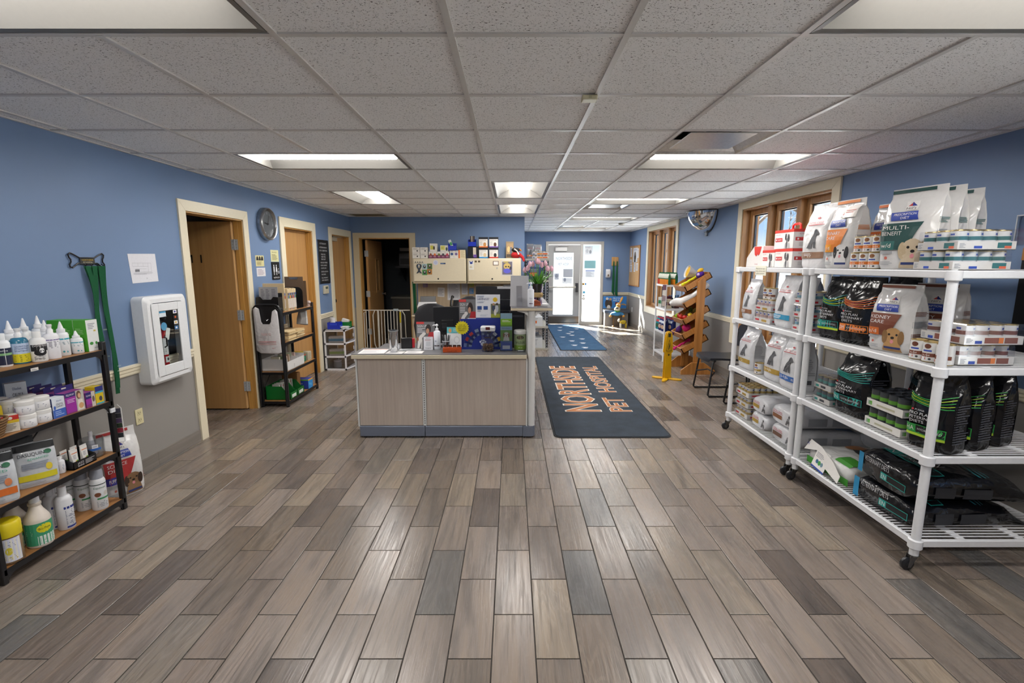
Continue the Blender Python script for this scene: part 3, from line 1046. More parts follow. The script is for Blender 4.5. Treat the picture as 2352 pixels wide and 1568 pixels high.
for i in range(9):
 MB().cbox(0, -.168 + i * .042, 0.012, 0.52, 0.028, 0.002, '8d8068', Matrix.Rotation(.6, 4, 'X')).obj('louvre', t, smooth=0)
t = thing('motion_sensor', 'small cream sensor box on the ceiling grid near the camera', 'sensor', (TX0 + .945 * TS, TY0 + 1.0 * TS, CZ - 0.002))
MB().box(-.036, .036, -.028, .028, -.022, 0, 'cfc9a8/s').obj('body', t, bevel=.004)
MB().box(-.006, .008, -.0295, -.027, -.016, -.004, 'b6b08e/s').obj('button', t, smooth=0)
t = thing('smoke_detector', 'small beige smoke detector on the corridor ceiling', 'smoke detector', (TX0 + 3.89 * TS, TY0 + 13.0 * TS, CZ - .001))
MB().lathe([(0.06, 0), (0.06, -.012), (0.05, -.03), (0.03, -.038)][::-1], 'b9b3a0/s', 16).obj('body', t)
MB().lathe([(0.062, -.006), (0.062, -.002)], '8d8878/s', 16).obj('ring', t)
# quarter dome mirror in the wall-ceiling angle
t = thing('dome_mirror', 'silver quarter dome safety mirror high on the blue wall', 'mirror', (XR - .002, 7.53, CZ - .004))
mb = MB()
R = 0.33
n, m_ = 14, 8
rs = []
for j in range(m_ + 1):
 a = PI / 2 * j / m_
 rs.append([(-R * .93 * math.sin(PI * i / n) * math.cos(a), -R * math.cos(PI * i / n), -R * .93 * math.sin(PI * i / n) * math.sin(a)) for i in range(n + 1)])
mb.rings(rs, M('d8dadd/k'), cap0=False, cap1=False, closed=False)
mb.obj('mirror_dome', t, smooth=80)
b = MB()
b.tube([(-R * .95 * math.sin(PI * i / n), -R * 1.01 * math.cos(PI * i / n), 0) for i in range(n + 1)], .009, BLACKM, 6)
b.tube([(-.004, -R * 1.01 * math.cos(PI * i / n), -R * .95 * math.sin(PI * i / n)) for i in range(n + 1)], .009, BLACKM, 6)
b.obj('rim', t)
MB().box(-.03, 0, -.03, .03, -R - .035, -R + .02, '8f9296/m').obj('bracket', t, bevel=.008)
# ================================================================ reception desk
desk = thing('reception_desk', 'reception desk with pale wood panels, grey kick base and cream ledge', 'desk', (0, 4.165, 0))
P_ = 0.0
def panel(x0, x1):
 return MB().box(x0, x1, 0.004, 0.06, 0.112, 0.722, LAMI)
panel(-1.362, -0.795).obj('front_panel', desk, bevel=0.002)
panel(-0.762, 0.128).obj('front_panel', desk, bevel=0.002)
WT = M('d9dad8/s')
st = MB()
st.box(-0.793, -0.764, 0.0, 0.05, 0.112, 0.722, WT)
for i in range(28):
 z = 0.13 + i * 0.021
 st.box(-0.7815, -0.7755, -0.0008, 0.002, z, z + 0.012, '2a2b2c')
st.obj('slotted_strip', desk, smooth=0)
for a, b in ((-1.378, -1.364), (0.128, 0.141)):
 MB().box(a, b, 0.0, 0.06, 0.105, 0.722, WT).obj('edge_trim', desk, smooth=0)
KICK = M('6d7484/s')
MB().box(-1.366, -0.781, -0.006, 0.07, 0.012, 0.108, KICK).obj('kick_base', desk, bevel=0.006)
mb = MB()
mb.box(-0.777, 0.10, -0.006, 0.07, 0.012, 0.108, KICK)
mb.obj('kick_base', desk, bevel=0.006)
mb = MB()
poly = [(0.102, -0.006)] + [(0.165 + 0.045 * math.sin(a), 0.039 - 0.045 * math.cos(a)) for a in [PI / 2 * k / 6 for k in range(7)]] + [(0.21, 2.4), (0.14, 2.4), (0.14, 0.07), (0.102, 0.07)]
mb.prism(poly, 0.012, 0.108, KICK)
mb.obj('kick_base', desk)
for x in (-1.33, 0.05):
 MB().lathe([(0.016, 0), (0.016, 0.014)], BLACKM, 10, (x, 0.03, 0)).obj('foot', desk)
# side return panel with round front edge
mb = MB()
poly = [(0.143 + 0.0325 - 0.0325 * math.cos(a), 0.0325 - 0.0325 * math.sin(a)) for a in [PI * k / 10 for k in range(11)]] + [(0.208, 2.4), (0.143, 2.4)]
mb.prism(poly, 0.108, 1.148, M('dcdcda/s'))
mb.obj('return_panel', desk)
# lower front ledge
mb = MB()
mb.box(-1.404, 0.132, -0.028, 0.31, 0.727, 0.762, M('d3c8ae/s'))
mb.obj('ledge', desk, bevel=0.003)
MB().box(-1.402, 0.130, -0.025, 0.308, 0.7615, 0.768, M('6a696b/s')).obj('ledge_top', desk, smooth=0)
# inner work surface, side panel
mb = MB()
mb.box(-1.38, 0.14, 0.31, 1.05, 0.655, 0.69, M('6a696b/s')).box(-1.38, -1.34, 0.06, 1.0, 0.02, 0.655, LAMB)
mb.obj('work_surface', desk, smooth=0)
tc = thing('transaction_counter', 'raised grey counter with cream edge on top of the desk side panel', 'counter', (0, 4.165, 0))
MB().box(-0.008, 0.352, -0.02, 2.35, 1.149, 1.170, M('d6c9ae/s')).obj('counter_edge', tc, bevel=0.003)
MB().box(-0.005, 0.349, -0.017, 2.347, 1.169, 1.175, M('77767a/s')).obj('counter_top', tc, smooth=0)
for y in (0.02, 1.2):
 for s in (-1, 1):
  b = MB()
  xs = 0.1755 + s * 0.034
  b.prism([(xs, 1.148), (xs + s * 0.10, 1.148), (xs + s * 0.09, 1.138), (xs + s * 0.03, 1.125), (xs, 1.10)], 0, 0.03, M('dcdcda/s'), Matrix(((1, 0, 0, 0), (0, 0, -1, y + .03), (0, 1, 0, 0), (0, 0, 0, 1))))
  b.obj('bracket', tc, smooth=0)
# ================================================================ floor mats
def matmesh(x0, x1, y0, y1, r, z0, z1, mat, mb=None):
 mb = mb or MB()
 pts = []
 for cx, cy, a0 in ((x1 - r, y0 + r, -PI / 2), (x1 - r, y1 - r, 0), (x0 + r, y1 - r, PI / 2), (x0 + r, y0 + r, PI)):
  for k in range(7):
   a = a0 + PI / 2 * k / 6
   pts.append((cx + r * math.cos(a), cy + r * math.sin(a)))
 return mb.prism(pts, z0, z1, mat)
def carpet(name, c1, c2):
 m, nt, b = newmat(name, 0.95)
 t_ = nn(nt, 'ShaderNodeTexCoord')
 n = nn(nt, 'ShaderNodeTexNoise')
 n.inputs['Scale'].default_value = 220
 nt.links.new(t_.outputs['Object'], n.inputs[0])
 n2 = nn(nt, 'ShaderNodeTexNoise')
 n2.inputs['Scale'].default_value = 7
 n2.inputs['Detail'].default_value = 6
 nt.links.new(t_.outputs['Object'], n2.inputs[0])
 r = ramp(nt, n2.outputs[0], [(0.3, c1), (0.7, c2)])
 r2 = ramp(nt, n.outputs[0], [(0.3, (0.55, 0.55, 0.55, 1)), (0.6, (1.1, 1.1, 1.1, 1))])
 nt.links.new(mixc(nt, 'MULTIPLY', 1.0, r.outputs[0], r2.outputs[0]), b.inputs['Base Color'])
 bu = nn(nt, 'ShaderNodeBump')
 bu.inputs['Strength'].default_value = 0.7
 bu.inputs['Distance'].default_value = 0.006
 nt.links.new(n.outputs[0], bu.inputs['Height'])
 nt.links.new(bu.outputs[0], b.inputs['Normal'])
 return m
NAVY = carpet('navy_carpet', '2b343f', '38434f')
NAVY_DAYLIT = carpet('navy_carpet_daylit', '33597d', '40698e')  # navy carpet with the entrance's bluish daylight painted into its colour
t = thing('floor_mat', 'dark navy entrance mat with orange clinic lettering beside the desk', 'mat', (0.92, 6.05, 0))
matmesh(-.535, .535, -1.9, 1.9, .07, 0.0, 0.006, M('23262b/f')).obj('rubber_edge', t)
matmesh(-.517, .517, -1.882, 1.882, .06, 0.003, 0.010, NAVY).obj('carpet', t)
SM = flat((0.92 - .92, 0, 0.0095), (0, 1, 0), (-1, 0, 0))     # reads along +y, letter tops towards -x
SMo = lambda u, v, d=0: Vector((-v, u, 0.0101 + d))
def matword(w, u0, u1, xb, xt):
 # xb: baseline x, xt: cap-top x (world), mat centre x = .92, y = 6.05
 vb, vt = -(xb - .92), -(xt - .92)
 its = []
 return (u0 - 6.05, vb, vt - vb, w, u1 - u0)
wh, orr = M('d9d2c8/f'), M('b3764c/f')
for w, u0, u1, xb, xt in (('NORTHSIDE', 4.90, 7.19, .937, .566), ('PET', 4.90, 5.44, 1.268, 1.045), ('HOSPITAL', 5.68, 7.19, 1.268, 1.06)):
 u, v, h, s, wd_ = matword(w, u0, u1, xb, xt)
 prints(t, SMo, [('t', u, v, h, s, wh, wd_, 0.038)], 'lettering_outline', off=0.0)
 prints(t, SMo, [('t', u + .004, v, h, s, orr, wd_ - .008, 0.010)], 'lettering', off=0.0012)
t = thing('paw_print_mat', 'daylight-tinted navy carpet mat with white paw prints in front of the entrance door', 'mat', (1.31, 10.4, 0))
matmesh(-.43, .43, -1.83, 1.83, .06, 0.0, 0.006, M('23262b/f')).obj('rubber_edge', t)
matmesh(-.415, .415, -1.815, 1.815, .05, 0.003, 0.010, NAVY_DAYLIT).obj('carpet', t)
rp_ = random.Random(3)
SP = lambda u, v, d=0: Vector((u, v, 0.0101 + d))
for i in range(13):
 side = -1 if i % 2 else 1
 cx, cy = side * .12 + rp_.uniform(-.12, .12), -1.6 + i * .26
 pr = [('d', cx, cy, .045, .05, 'd5dae0/f')] + [('d', cx + q * .03, cy + .075 - abs(q) * .012, .014, .022, 'd5dae0/f') for q in (-1.6, -.55, .55, 1.6)]
 prints(t, SP, pr, 'paw_print', off=0.0004)
# ================================================================ white wire shelving on the right
def wire_rack(name, label, y0, y1, x0=2.055, x1=2.86, levels=(1.52, 1.06, 0.615, 0.17), cast=((0, 0), (1, 0), (0, 1), (1, 1)), group=None):
 t = thing(name, label, 'shelf', (x0, y0, 0), 0, group)
 D, L = x1 - x0, y1 - y0
 r = 0.021
 for i, j in ((0, 0), (1, 0), (0, 1), (1, 1)):
  px, py = i * D, j * L
  mb = MB()
  mb.lathe([(r, 0.085), (r, levels[0])], SHELFW, 14, (px, py, 0))
  mb.lathe([(r * .6, levels[0]), (r * .6, levels[0] + .004)], SHELFW, 14, (px, py, 0))
  po = mb.obj('post', t)
  for lv in levels:
   MB().lathe([(r + .006, lv - .05), (r + .011, lv - .045), (r + .011, lv - .004), (r + .006, lv)], SHELFW, 14, (px, py, 0)).obj('collar', po)
  # swivel caster
  ca = MB()
  ca.lathe([(.022, .078), (.026, .086)], '9b9c9a/m', 12, (px, py, 0))
  for s in (-.014, .014):
   ca.prism([(-.035, .02), (-.02, .02), (.012, .08), (-.025, .085)], s - .002, s + .002, M('8d8e90/m'), Matrix(((1, 0, 0, px), (0, 0, 1, py), (0, 1, 0, 0), (0, 0, 0, 1))))
  ca.obj('caster_fork', po)
  wl = MB()
  wl.lathe([(.006, -.011), (.026, -.011), (.034, -.006), (.034, .006), (.026, .011), (.006, .011)], M('202125/s'), 16)
  wl.lathe([(.011, -.0125), (.011, .0125)], '7d7f82/m', 10)
  wl.obj('wheel', po, loc=(px - .028, py, .034), rot=(PI / 2, 0, 0))
 for lv in levels:
  fr = MB()
  e = 0.017
  for (a0, a1, b0, b1) in ((0.02, D - 0.02, -e, e * .3), (0.02, D - .02, L - e * .3, L + e), (-e, e * .3, 0.02, L - .02), (D - e * .3, D + e, .02, L - .02)):
   fr.box(a0, a1, b0, b1, lv - .038, lv - .002, SHELFW)
  fo = fr.obj('shelf_frame', t, bevel=.004)
  wi = MB()
  n = int(L / 0.0262)
  for k in range(1, n):
   y = k * L / n
   wi.box(0.004, D - .004, y - .0032, y + .0032, lv - .006, lv - .001, SHELFW)
  w_ = wi.obj('wire_deck', fo, smooth=0)
  w_['kind'] = 'stuff'
  for q in (.3, .68):
   MB().box(D * q - .02, D * q + .02, 0, L, lv - .012, lv - .006, SHELFW).obj('deck_strap', fo, smooth=0)
 return t
RG = 'white wire shelving units on casters'
rackA = wire_rack('wire_shelf', 'white wire shelving unit on casters, the farther one beside the window', 3.385, 4.39, group=RG)
rackB = wire_rack('wire_shelf', 'white wire shelving unit on casters, the nearer one at the right edge', 2.26, 3.305, group=RG)
# price sign taped to the top rail
t = thing('shelf_sign', 'small cream paper note taped on the top rail of the farther white shelf', 'sign', (2.035, 3.98, 1.50), -PI / 2)
MB().box(-.085, .085, -.0015, 0, -.045, .032, 'e9e6d4').obj('paper', t, smooth=0)
prints(t, flat((-.085, -.0015, -.045), (1, 0, 0), (0, 0, 1)), [('t', .012, .05, .011, 'Please do not open', '55524c', .14), ('t', .012, .031, .011, 'boxes. Ask our team', '55524c', .145), ('t', .02, .012, .011, 'with any questions.', '55524c', .13)])
# ================================================================ black metal racks with brown boards (left wall)
def board_rack(name, label, x0, x1, y0, y1, levels, top=None, board=BOARD):
 t = thing(name, label, 'shelf', (x0, y0, 0))
 D, L = x1 - x0, y1 - y0
 r = .014
 top = top or levels[0] + .05
 for i, j in ((0, 0), (1, 0), (0, 1), (1, 1)):
  px, py = (r if i == 0 else D - r), (r if j == 0 else L - r)
  MB().box(px - r, px + r, py - r, py + r, 0, top, BLACKM).obj('post', t, bevel=.004)
 for lv in levels:
  MB().box(.006, D - .006, .012, L - .012, lv - .012, lv, board).obj('shelf_board', t, smooth=0)
  rl = MB()
  for xx in (.006, D - .006):
   rl.box(xx - .006, xx + .006, .012, L - .012, lv - .03, lv - .001, BLACKM)
  for yy in (.012, L - .012):
   rl.box(.012, D - .012, yy - .006, yy + .006, lv - .03, lv - .001, BLACKM)
  ro = rl.obj('shelf_rail', t, smooth=0)
  # curved corner brackets under the rail
  br = MB()
  for xx in (D - .012,):
   for yy, s in ((.028, 1), (L - .028, -1)):
    pts = [(yy, lv - .03), (yy + s * .06, lv - .03)] + [(yy + s * .06 * (1 - math.sin(a)), lv - .03 - .06 * (1 - math.cos(a))) for a in [PI / 2 * k / 5 for k in range(1, 6)]]
    br.prism(pts, xx - .004, xx + .004, BLACKM, Matrix(((0, 0, 1, 0), (1, 0, 0, 0), (0, 1, 0, 0), (0, 0, 0, 1))))
  b_ = br.obj('corner_bracket', ro, smooth=0)
  b_['kind'] = 'stuff'
 cr = MB()
 cr.tube([(.004, .03, .15), (.004, L - .03, levels[0] - .25)], .004, BLACKM, 6)
 cr.tube([(.010, .03, levels[0] - .25), (.010, L - .03, .15)], .004, BLACKM, 6)
 c_ = cr.obj('cross_brace', t)
 c_['kind'] = 'stuff'
 return t
LS = (1.035, 0.715, 0.385, 0.075)
board_rack('storage_rack', 'low black metal rack with brown boards full of bottles, left edge', XL + .03, -2.47, 2.13, 2.90, LS)
L2 = (1.035, 0.71, 0.39, 0.065)
board_rack('storage_rack', 'black metal rack with brown boards between the two doors, holding files', XL + .03, -2.43, 5.09, 5.91, L2)
# ================================================================ product builders
def _lerp(tab, t):
 for (a, x), (b, y) in zip(tab, tab[1:]):
  if t <= b:
   k = (t - a) / (b - a)
   k = k * k * (3 - 2 * k)
   return x + (y - x) * k
 return tab[-1][1]
class Bag:
 """stand-up food bag: front faces -y, base at z = 0"""
 def __init__(s, w, d, h, seed=0, fin=0.93, wr=0.004):
  s.w, s.d, s.h, s.wr = w, d, h, wr
  s.ph = [random.Random(seed).uniform(0, 6.28) for _ in range(6)]
  s.tx = [(0, .47), (.05, .5), (.45, .505), (.75, .5), (fin, .485), (1, .485)]
  s.ty = [(0, .44), (.06, .5), (.4, .52), (.62, .46), (.82, .24), (fin, .03), (1, .012)]
 def hw(s, v):
  return s.w * _lerp(s.tx, v / s.h)
 def hd(s, v):
  return s.d * _lerp(s.ty, v / s.h)
 def wob(s, u, v):
  p = s.ph
  k = min(1, v / s.h * 6) * (1.0 if v / s.h < .9 else .5)
  return s.wr * k * (math.sin(u * 34 + v * 19 + p[0]) * .6 + math.sin(u * -21 + v * 47 + p[1]) * .5 + math.sin(u * 60 + v * 8 + p[2]) * .3)
 def S(s, u, v, d=0):
  a = s.hw(v)
  x = max(-1, min(1, u / a))
  sh = (1 - min(.999, abs(x)) ** 5) ** .2
  return Vector((u, -s.hd(v) * sh - d - 0.001 - s.wob(u, v) * sh, v))
 def SS(s, u, v, d=0):
  """near side (+x) : u from front to back"""
  b = s.hd(v)
  y = max(-1, min(1, u / max(b, 1e-4)))
  sh = (1 - min(.999, abs(y)) ** 5) ** .2
  fold = 0.010 * (1 - abs(y)) * min(1, v / s.h * 3)
  return Vector((s.hw(v) * sh + d - fold + 0.001, u, v))
 def build(s, t, mat):
  mb = MB()
  rs = []
  n = 10
  lv = [0, .03, .06, .12, .2, .28, .36, .44, .52, .6, .68, .75, .82, .88, .93, .965, 1.0]
  us = [-1 + 2 * i / n for i in range(n + 1)]
  us = [math.copysign(abs(x) ** .7, x) for x in us]
  for q in lv:
   v = q * s.h
   a, b = s.hw(v), s.hd(v)
   ring = []
   for x in us:
    p = s.S(x * a * .985, v, -0.001)
    ring.append((p.x, p.y, v))
   for y in (-.6, -.2, .2, .6):
    p = s.SS(y * b, v, -0.001)
    ring.append((p.x, p.y, v))
   for x in reversed(us):
    p = s.S(x * a * .985, v, -0.001)
    ring.append((p.x, -p.y, v))
   for y in (.6, .2, -.2, -.6):
    p = s.SS(y * b, v, -0.001)
    ring.append((-p.x, p.y, v))
   rs.append(ring)
  mb.rings(rs, mat)
  return mb.obj('bag_body', t, smooth=60)
DOGSIT = [(.30, 0), (.42, 0), (.44, .25), (.50, .30), (.56, 0), (.66, 0), (.64, .35), (.60, .55), (.66, .68), (.80, .70), (.84, .78), (.72, .86), (.66, .96), (.56, 1.0), (.46, .92), (.42, .75), (.30, .55), (.20, .30), (.10, .08), (.05, .0)]
def silver_bag(label, loc, rz, w, d, h, band, word='', seed=0, group='silver dog food bags', paper='d3d4d7/b'):
 t = thing('dog_food_bag', label, 'pet food bag', loc, rz, group)
 B = Bag(w, d, h, seed)
 B.build(t, M(paper))
 it = [('t', -.30 * w, .70 * h, .030 * h, 'ROYAL CANIN', 'b5202c', .60 * w), ('r', -.33 * w, .675 * h, .33 * w, .685 * h, 'b5202c'),
   ('p', [(-.05 * w, .77 * h), (.05 * w, .77 * h), (.06 * w, .80 * h), (0.02 * w, .785 * h), (0, .81 * h), (-.02 * w, .785 * h), (-.06 * w, .80 * h)], 'b5202c'),
   # sitting dog sketch
   ('p', [((-.22 + .5 * a) * w, (.31 + .30 * b_) * h) for a, b_ in DOGSIT], '55565a'), ('p', [((-.22 + .5 * a) * w, (.31 + .30 * b_) * h) for a, b_ in ((.5, .95), (.58, .9), (.56, .72), (.48, .74))], '2c2c30'),
   ('r', -.43 * w, .15 * h, .43 * w, .25 * h, band), ('l', -.38 * w, .165 * h, .15 * w, .235 * h, 3, 'e8e6e2')]
 if word:
  it.append(('t', .22 * w, .175 * h, .045 * h, word, 'e8e6e2'))
 prints(t, B.S, it, off=.0034)
 gu = [('r', -.32 * d, .12 * h, .30 * d, .125 * h, '8b8d91'), ('l', -.30 * d, .30 * h, .28 * d, .62 * h, 9, '9b9da1'), ('r', -.12 * d, .14 * h, .14 * d, .22 * h, '55575b')]
 prints(t, B.SS, gu, 'gusset_print', off=.002)
 return t
def hills_bag(label, loc, rz, w, d, h, band, name1, name2, code, codecol, dog, seed=0, group='white prescription food bags', tag_=False):
 t = thing('dog_food_bag', label, 'pet food bag', loc, rz, group)
 B = Bag(w, d, h, seed, fin=.90)
 B.build(t, M('dcdbda/b'))
 it = [('r', -.47 * w, .945 * h, .30 * w, .985 * h, band),
   ('r', -.10 * w, .72 * h, .12 * w, .83 * h, 'e6e4e2'), ('p', [(-.07 * w, .77 * h), (.02 * w, .82 * h), (.02 * w, .77 * h)], 'c23a3a'), ('p', [(0, .82 * h), (.09 * w, .77 * h), (.0, .77 * h)], '24348c'),
   ('t', -.08 * w, .73 * h, .030 * h, "Hill's", '222226', .17 * w),
   ('p', [(-.34 * w, .705 * h), (.16 * w, .705 * h), (.20 * w, .60 * h), (-.30 * w, .60 * h)], '2440a0'),
   ('t', -.27 * w, .66 * h, .030 * h, 'PRESCRIPTION', 'ececf0', .42 * w), ('t', -.12 * w, .615 * h, .030 * h, 'DIET', 'ececf0', .16 * w),
   ('p', [(-.48 * w, .57 * h), (.30 * w, .57 * h), (.05 * w, .24 * h), (-.48 * w, .24 * h)], band),
   ('t', -.42 * w, .49 * h, .050 * h, name1, 'e4e2de', .48 * w), ('t', -.42 * w, .42 * h, .050 * h, name2, 'e4e2de', .36 * w),
   ('r', -.48 * w, .24 * h, -.16 * w, .35 * h, codecol), ('t', -.42 * w, .27 * h, .055 * h, code, 'f0ece4', .20 * w),
   ('r', -.44 * w, .19 * h, -.18 * w, .225 * h, 'a9abae'), ('l', -.44 * w, .05 * h, -.12 * w, .10 * h, 3, 'a0a2a6'), ('d', -.30 * w, .14 * h, .03 * w, .02 * h, 'c86a5a')]
 it += dogface(.17 * w, .235 * h, .20 * w, dog[0], dog[1], dog[2])
 it.append(('r', .0, .055 * h, .36 * w, .085 * h, '27356b'))
 prints(t, B.S, it, off=.0034)
 st = band if band != '1f4a48' else '5b7f7d'
 gu = [('l', -.36 * d, .20 * h, .36 * d, .30 * h, 4, st), ('l', -.36 * d, .38 * h, .36 * d, .48 * h, 5, '9aa0a8'), ('l', -.30 * d, .55 * h, .3 * d, .62 * h, 4, st)]
 prints(t, B.SS, gu, 'gusset_print', off=.002)
 if tag_:
  prints(t, B.S, [('r', .02 * w, .73 * h, .42 * w, .90 * h, 'ece6e0'), ('l', .06 * w, .76 * h, .38 * w, .88 * h, 4, 'cf8a84')], 'paper_tag', off=.010)
 return t
def black_bag(label, loc, rz, w, d, h, col, code, word, strip=None, seed=0, group='black dog food bags'):
 t = thing('dog_food_bag', label, 'pet food bag', loc, rz, group)
 B = Bag(w, d, h, seed, wr=.006)
 B.build(t, M('101116/b'))
 it = []
 for k in range(5):
  y0 = .60 + k * .022
  pts = [(-.48 * w + .96 * w * i / 8, (y0 - .06 * math.sin(PI * (i / 8) * (.8 + .1 * k))) * h) for i in range(9)]
  for (u0, v0), (u1, v1) in zip(pts, pts[1:]):
   it.append(('p', [(u0, v0), (u1, v1), (u1, v1 + .010 * h), (u0, v0 + .010 * h)], col if k % 2 == 0 else strip or col))
 it += [('d', -.34 * w, .485 * h, .03 * w, .012 * h, 'b5202c'), ('t', -.28 * w, .475 * h, .022 * h, 'PURINA', 'b8b8bc', .22 * w),
   ('t', -.40 * w, .425 * h, .036 * h, 'PRO PLAN', 'd5d5d8', .52 * w), ('t', -.40 * w, .375 * h, .036 * h, 'VETERINARY', 'd5d5d8', .66 * w), ('t', -.36 * w, .325 * h, .036 * h, 'DIETS', 'd5d5d8', .32 * w),
   ('r', -.46 * w, .185 * h, .42 * w, .295 * h, col), ('r', -.22 * w, .193 * h, .405 * w, .287 * h, '101116'), ('t', -.44 * w, .21 * h, .06 * h, code, 'e0e0e0', .18 * w),
   ('t', -.18 * w, .228 * h, .026 * h, word, 'd5d5d8', .54 * w)]
 if strip and strip in ('a8c832', 'b8d232'):
  it.append(('r', -.46 * w, .15 * h, .42 * w, .182 * h, strip))
 prints(t, B.S, it, off=.0036)
 prints(t, B.SS, [('l', -.34 * d, .12 * h, .34 * d, .62 * h, 16, '4b4d55'), ('r', -.1 * d, .3 * h, .12 * d, .36 * h, '24262b')], 'gusset_print', off=.002)
 return t
# cans
_can = {}
def canmesh(r, h, body, rim='c8b27a/m', band=None):
 k = (r, h, body, rim, band)
 if k not in _can:
  mb = MB()
  mb.lathe([(r * .95, 0), (r, .002), (r, .004)], rim, 16, cap1=False)
  mb.lathe([(r * .985, .004), (r * .985, h - .005)], body, 16, cap0=False, cap1=False)
  if band:
   mb.lathe([(r * .99, h * .48), (r * .99, h * .68)], band, 16, cap0=False, cap1=False)
   for q in range(3 if body[0] in 'dc' else 0):
    a = -PI / 2 + q * 2.1
    mb.add([((r + .0004) * math.cos(a + e), (r + .0004) * math.sin(a + e), h * zz) for zz in (.74, .84) for e in (-.35, 0, .35)], [(0, 1, 4, 3), (1, 2, 5, 4)], '2d4aa8')
  mb.lathe([(r * .985, h - .005), (r, h - .003), (r * .97, h), (r * .92, h), (r * .9, h - .004)], rim, 16, cap0=False)
  _can[k] = mb.mesh('can_body', 40)
 return _can[k]
def linkmesh(name, me, parent, loc=(0, 0, 0), rz=0):
 o = bpy.data.objects.new(name, me)
 COL.objects.link(o)
 o.parent = parent
 o.location = loc
 o.rotation_euler = (0, 0, rz)
 return o
def food_can(label, loc, rz, band, group, r=.037, h=.095, food='8a5a34'):
 t = thing('food_can', label, 'food can', loc, rz, group)
 linkmesh('can_body', canmesh(r, h, 'dedddb/s'), t)
 a = .8 * r
 prints(t, cylS(r * .985), [('d', 0, .78 * h, .4 * r, .12 * h, food), ('r', -.5 * r, .52 * h, .5 * r, .60 * h, '2d4aa8'), ('r', -1.2 * r, .26 * h, 1.2 * r, .44 * h, band),
        ('t', -.5 * r, .31 * h, .07 * h, 'c/d' if band[0] != '7' else 'k/d', 'f0ece4', .8 * r), ('r', -.9 * r, .12 * h, -.1 * r, .22 * h, 'c0412c'), ('d', .35 * r, .16 * h, .16 * r, .05 * h, '3a3a3e')], off=.0006)
 return t
def can_tray(label, loc, rz, w, d, h, body, tray, marks, group, nx=4, ny=3, film=True, traych=.42, top='c8b27a/m', band=None):
 """shrink-wrapped tray; long side faces -y (w), depth d"""
 t = thing('can_tray', label, 'can tray', loc, rz, group)
 th = h * traych
 mb = MB()
 e = .0015
 mb.box(-w / 2, w / 2, -d / 2, d / 2, 0, .002, tray)
 mb.box(-w / 2, w / 2, -d / 2, -d / 2 + e, 0, th, tray).box(-w / 2, w / 2, d / 2 - e, d / 2, 0, th, tray)
 mb.box(-w / 2, -w / 2 + e, -d / 2 + e, d / 2 - e, 0, th, tray).box(w / 2 - e, w / 2, -d / 2 + e, d / 2 - e, 0, th, tray)
 mb.obj('cardboard_tray', t, smooth=0)
 r = min((w - .006) / nx, (d - .006) / ny) / 2
 for i in range(nx):
  for j in range(ny):
   c = linkmesh('can', canmesh(round(r, 4), h - .004, body, top, band), t, (-w / 2 + .003 + (w - .006) * (i + .5) / nx, -d / 2 + .003 + (d - .006) * (j + .5) / ny, .002))
 tr = MB()
 for sgn, ax, ln_ in ((-1, 'x', w), (1, 'y', d)):
  pass
 P1 = flat((-w / 2, -d / 2, 0), (1, 0, 0), (0, 0, 1))
 P2 = flat((w / 2, -d / 2, 0), (0, 1, 0), (0, 0, 1))
 for S_, L_ in ((P1, w), (P2, d)):
  it = []
  for (a0, a1, b0, b1, c) in marks:
   it.append(('r', a0 * L_, b0 * th, a1 * L_, b1 * th, c))
  it.append(('l', .03 * L_, .2 * th, .14 * L_, .8 * th, 4, '9ea2aa'))
  prints(t, S_, it, 'tray_print', off=.0008)
 if film:
  fm = MB()
  fm.rings([[(sx * (w / 2 + .0006) * q, sy * (d / 2 + .0006) * q, z) for sx, sy in ((-1, -1), (1, -1), (1, 1), (-1, 1))] for z, q in ((.001, 1), (th, 1), (h - .006, .985), (h + .001, .96))], FILM, cap0=False)
  fm.obj('shrink_film', t, smooth=0)
 return t
HM = [(.28, .42, .15, .45, '2f4fb0'), (.68, .92, .2, .85, '2f6d70'), (.80, .92, .15, .45, 'd9694a')]
KM = [(.18, .30, .15, .5, '2f4fb0'), (.34, .62, .2, .85, '8a5348'), (.58, .66, .2, .85, 'd97b3e'), (.68, .90, .2, .85, '7c4f48')]
RM = [(.1, .35, .35, .7, 'b5202c'), (.5, .8, .25, .7, 'a8893a')]
RT = [(.1, .35, .35, .7, 'b5202c'), (.5, .8, .25, .7, '2a8fb8')]
PM = [(.12, .3, .3, .7, '2d8f86'), (.42, .7, .3, .7, '3a3d42')]
PG = [(.06, .16, .25, .75, '5fae3a'), (.3, .8, .35, .6, 'b8b59a')]
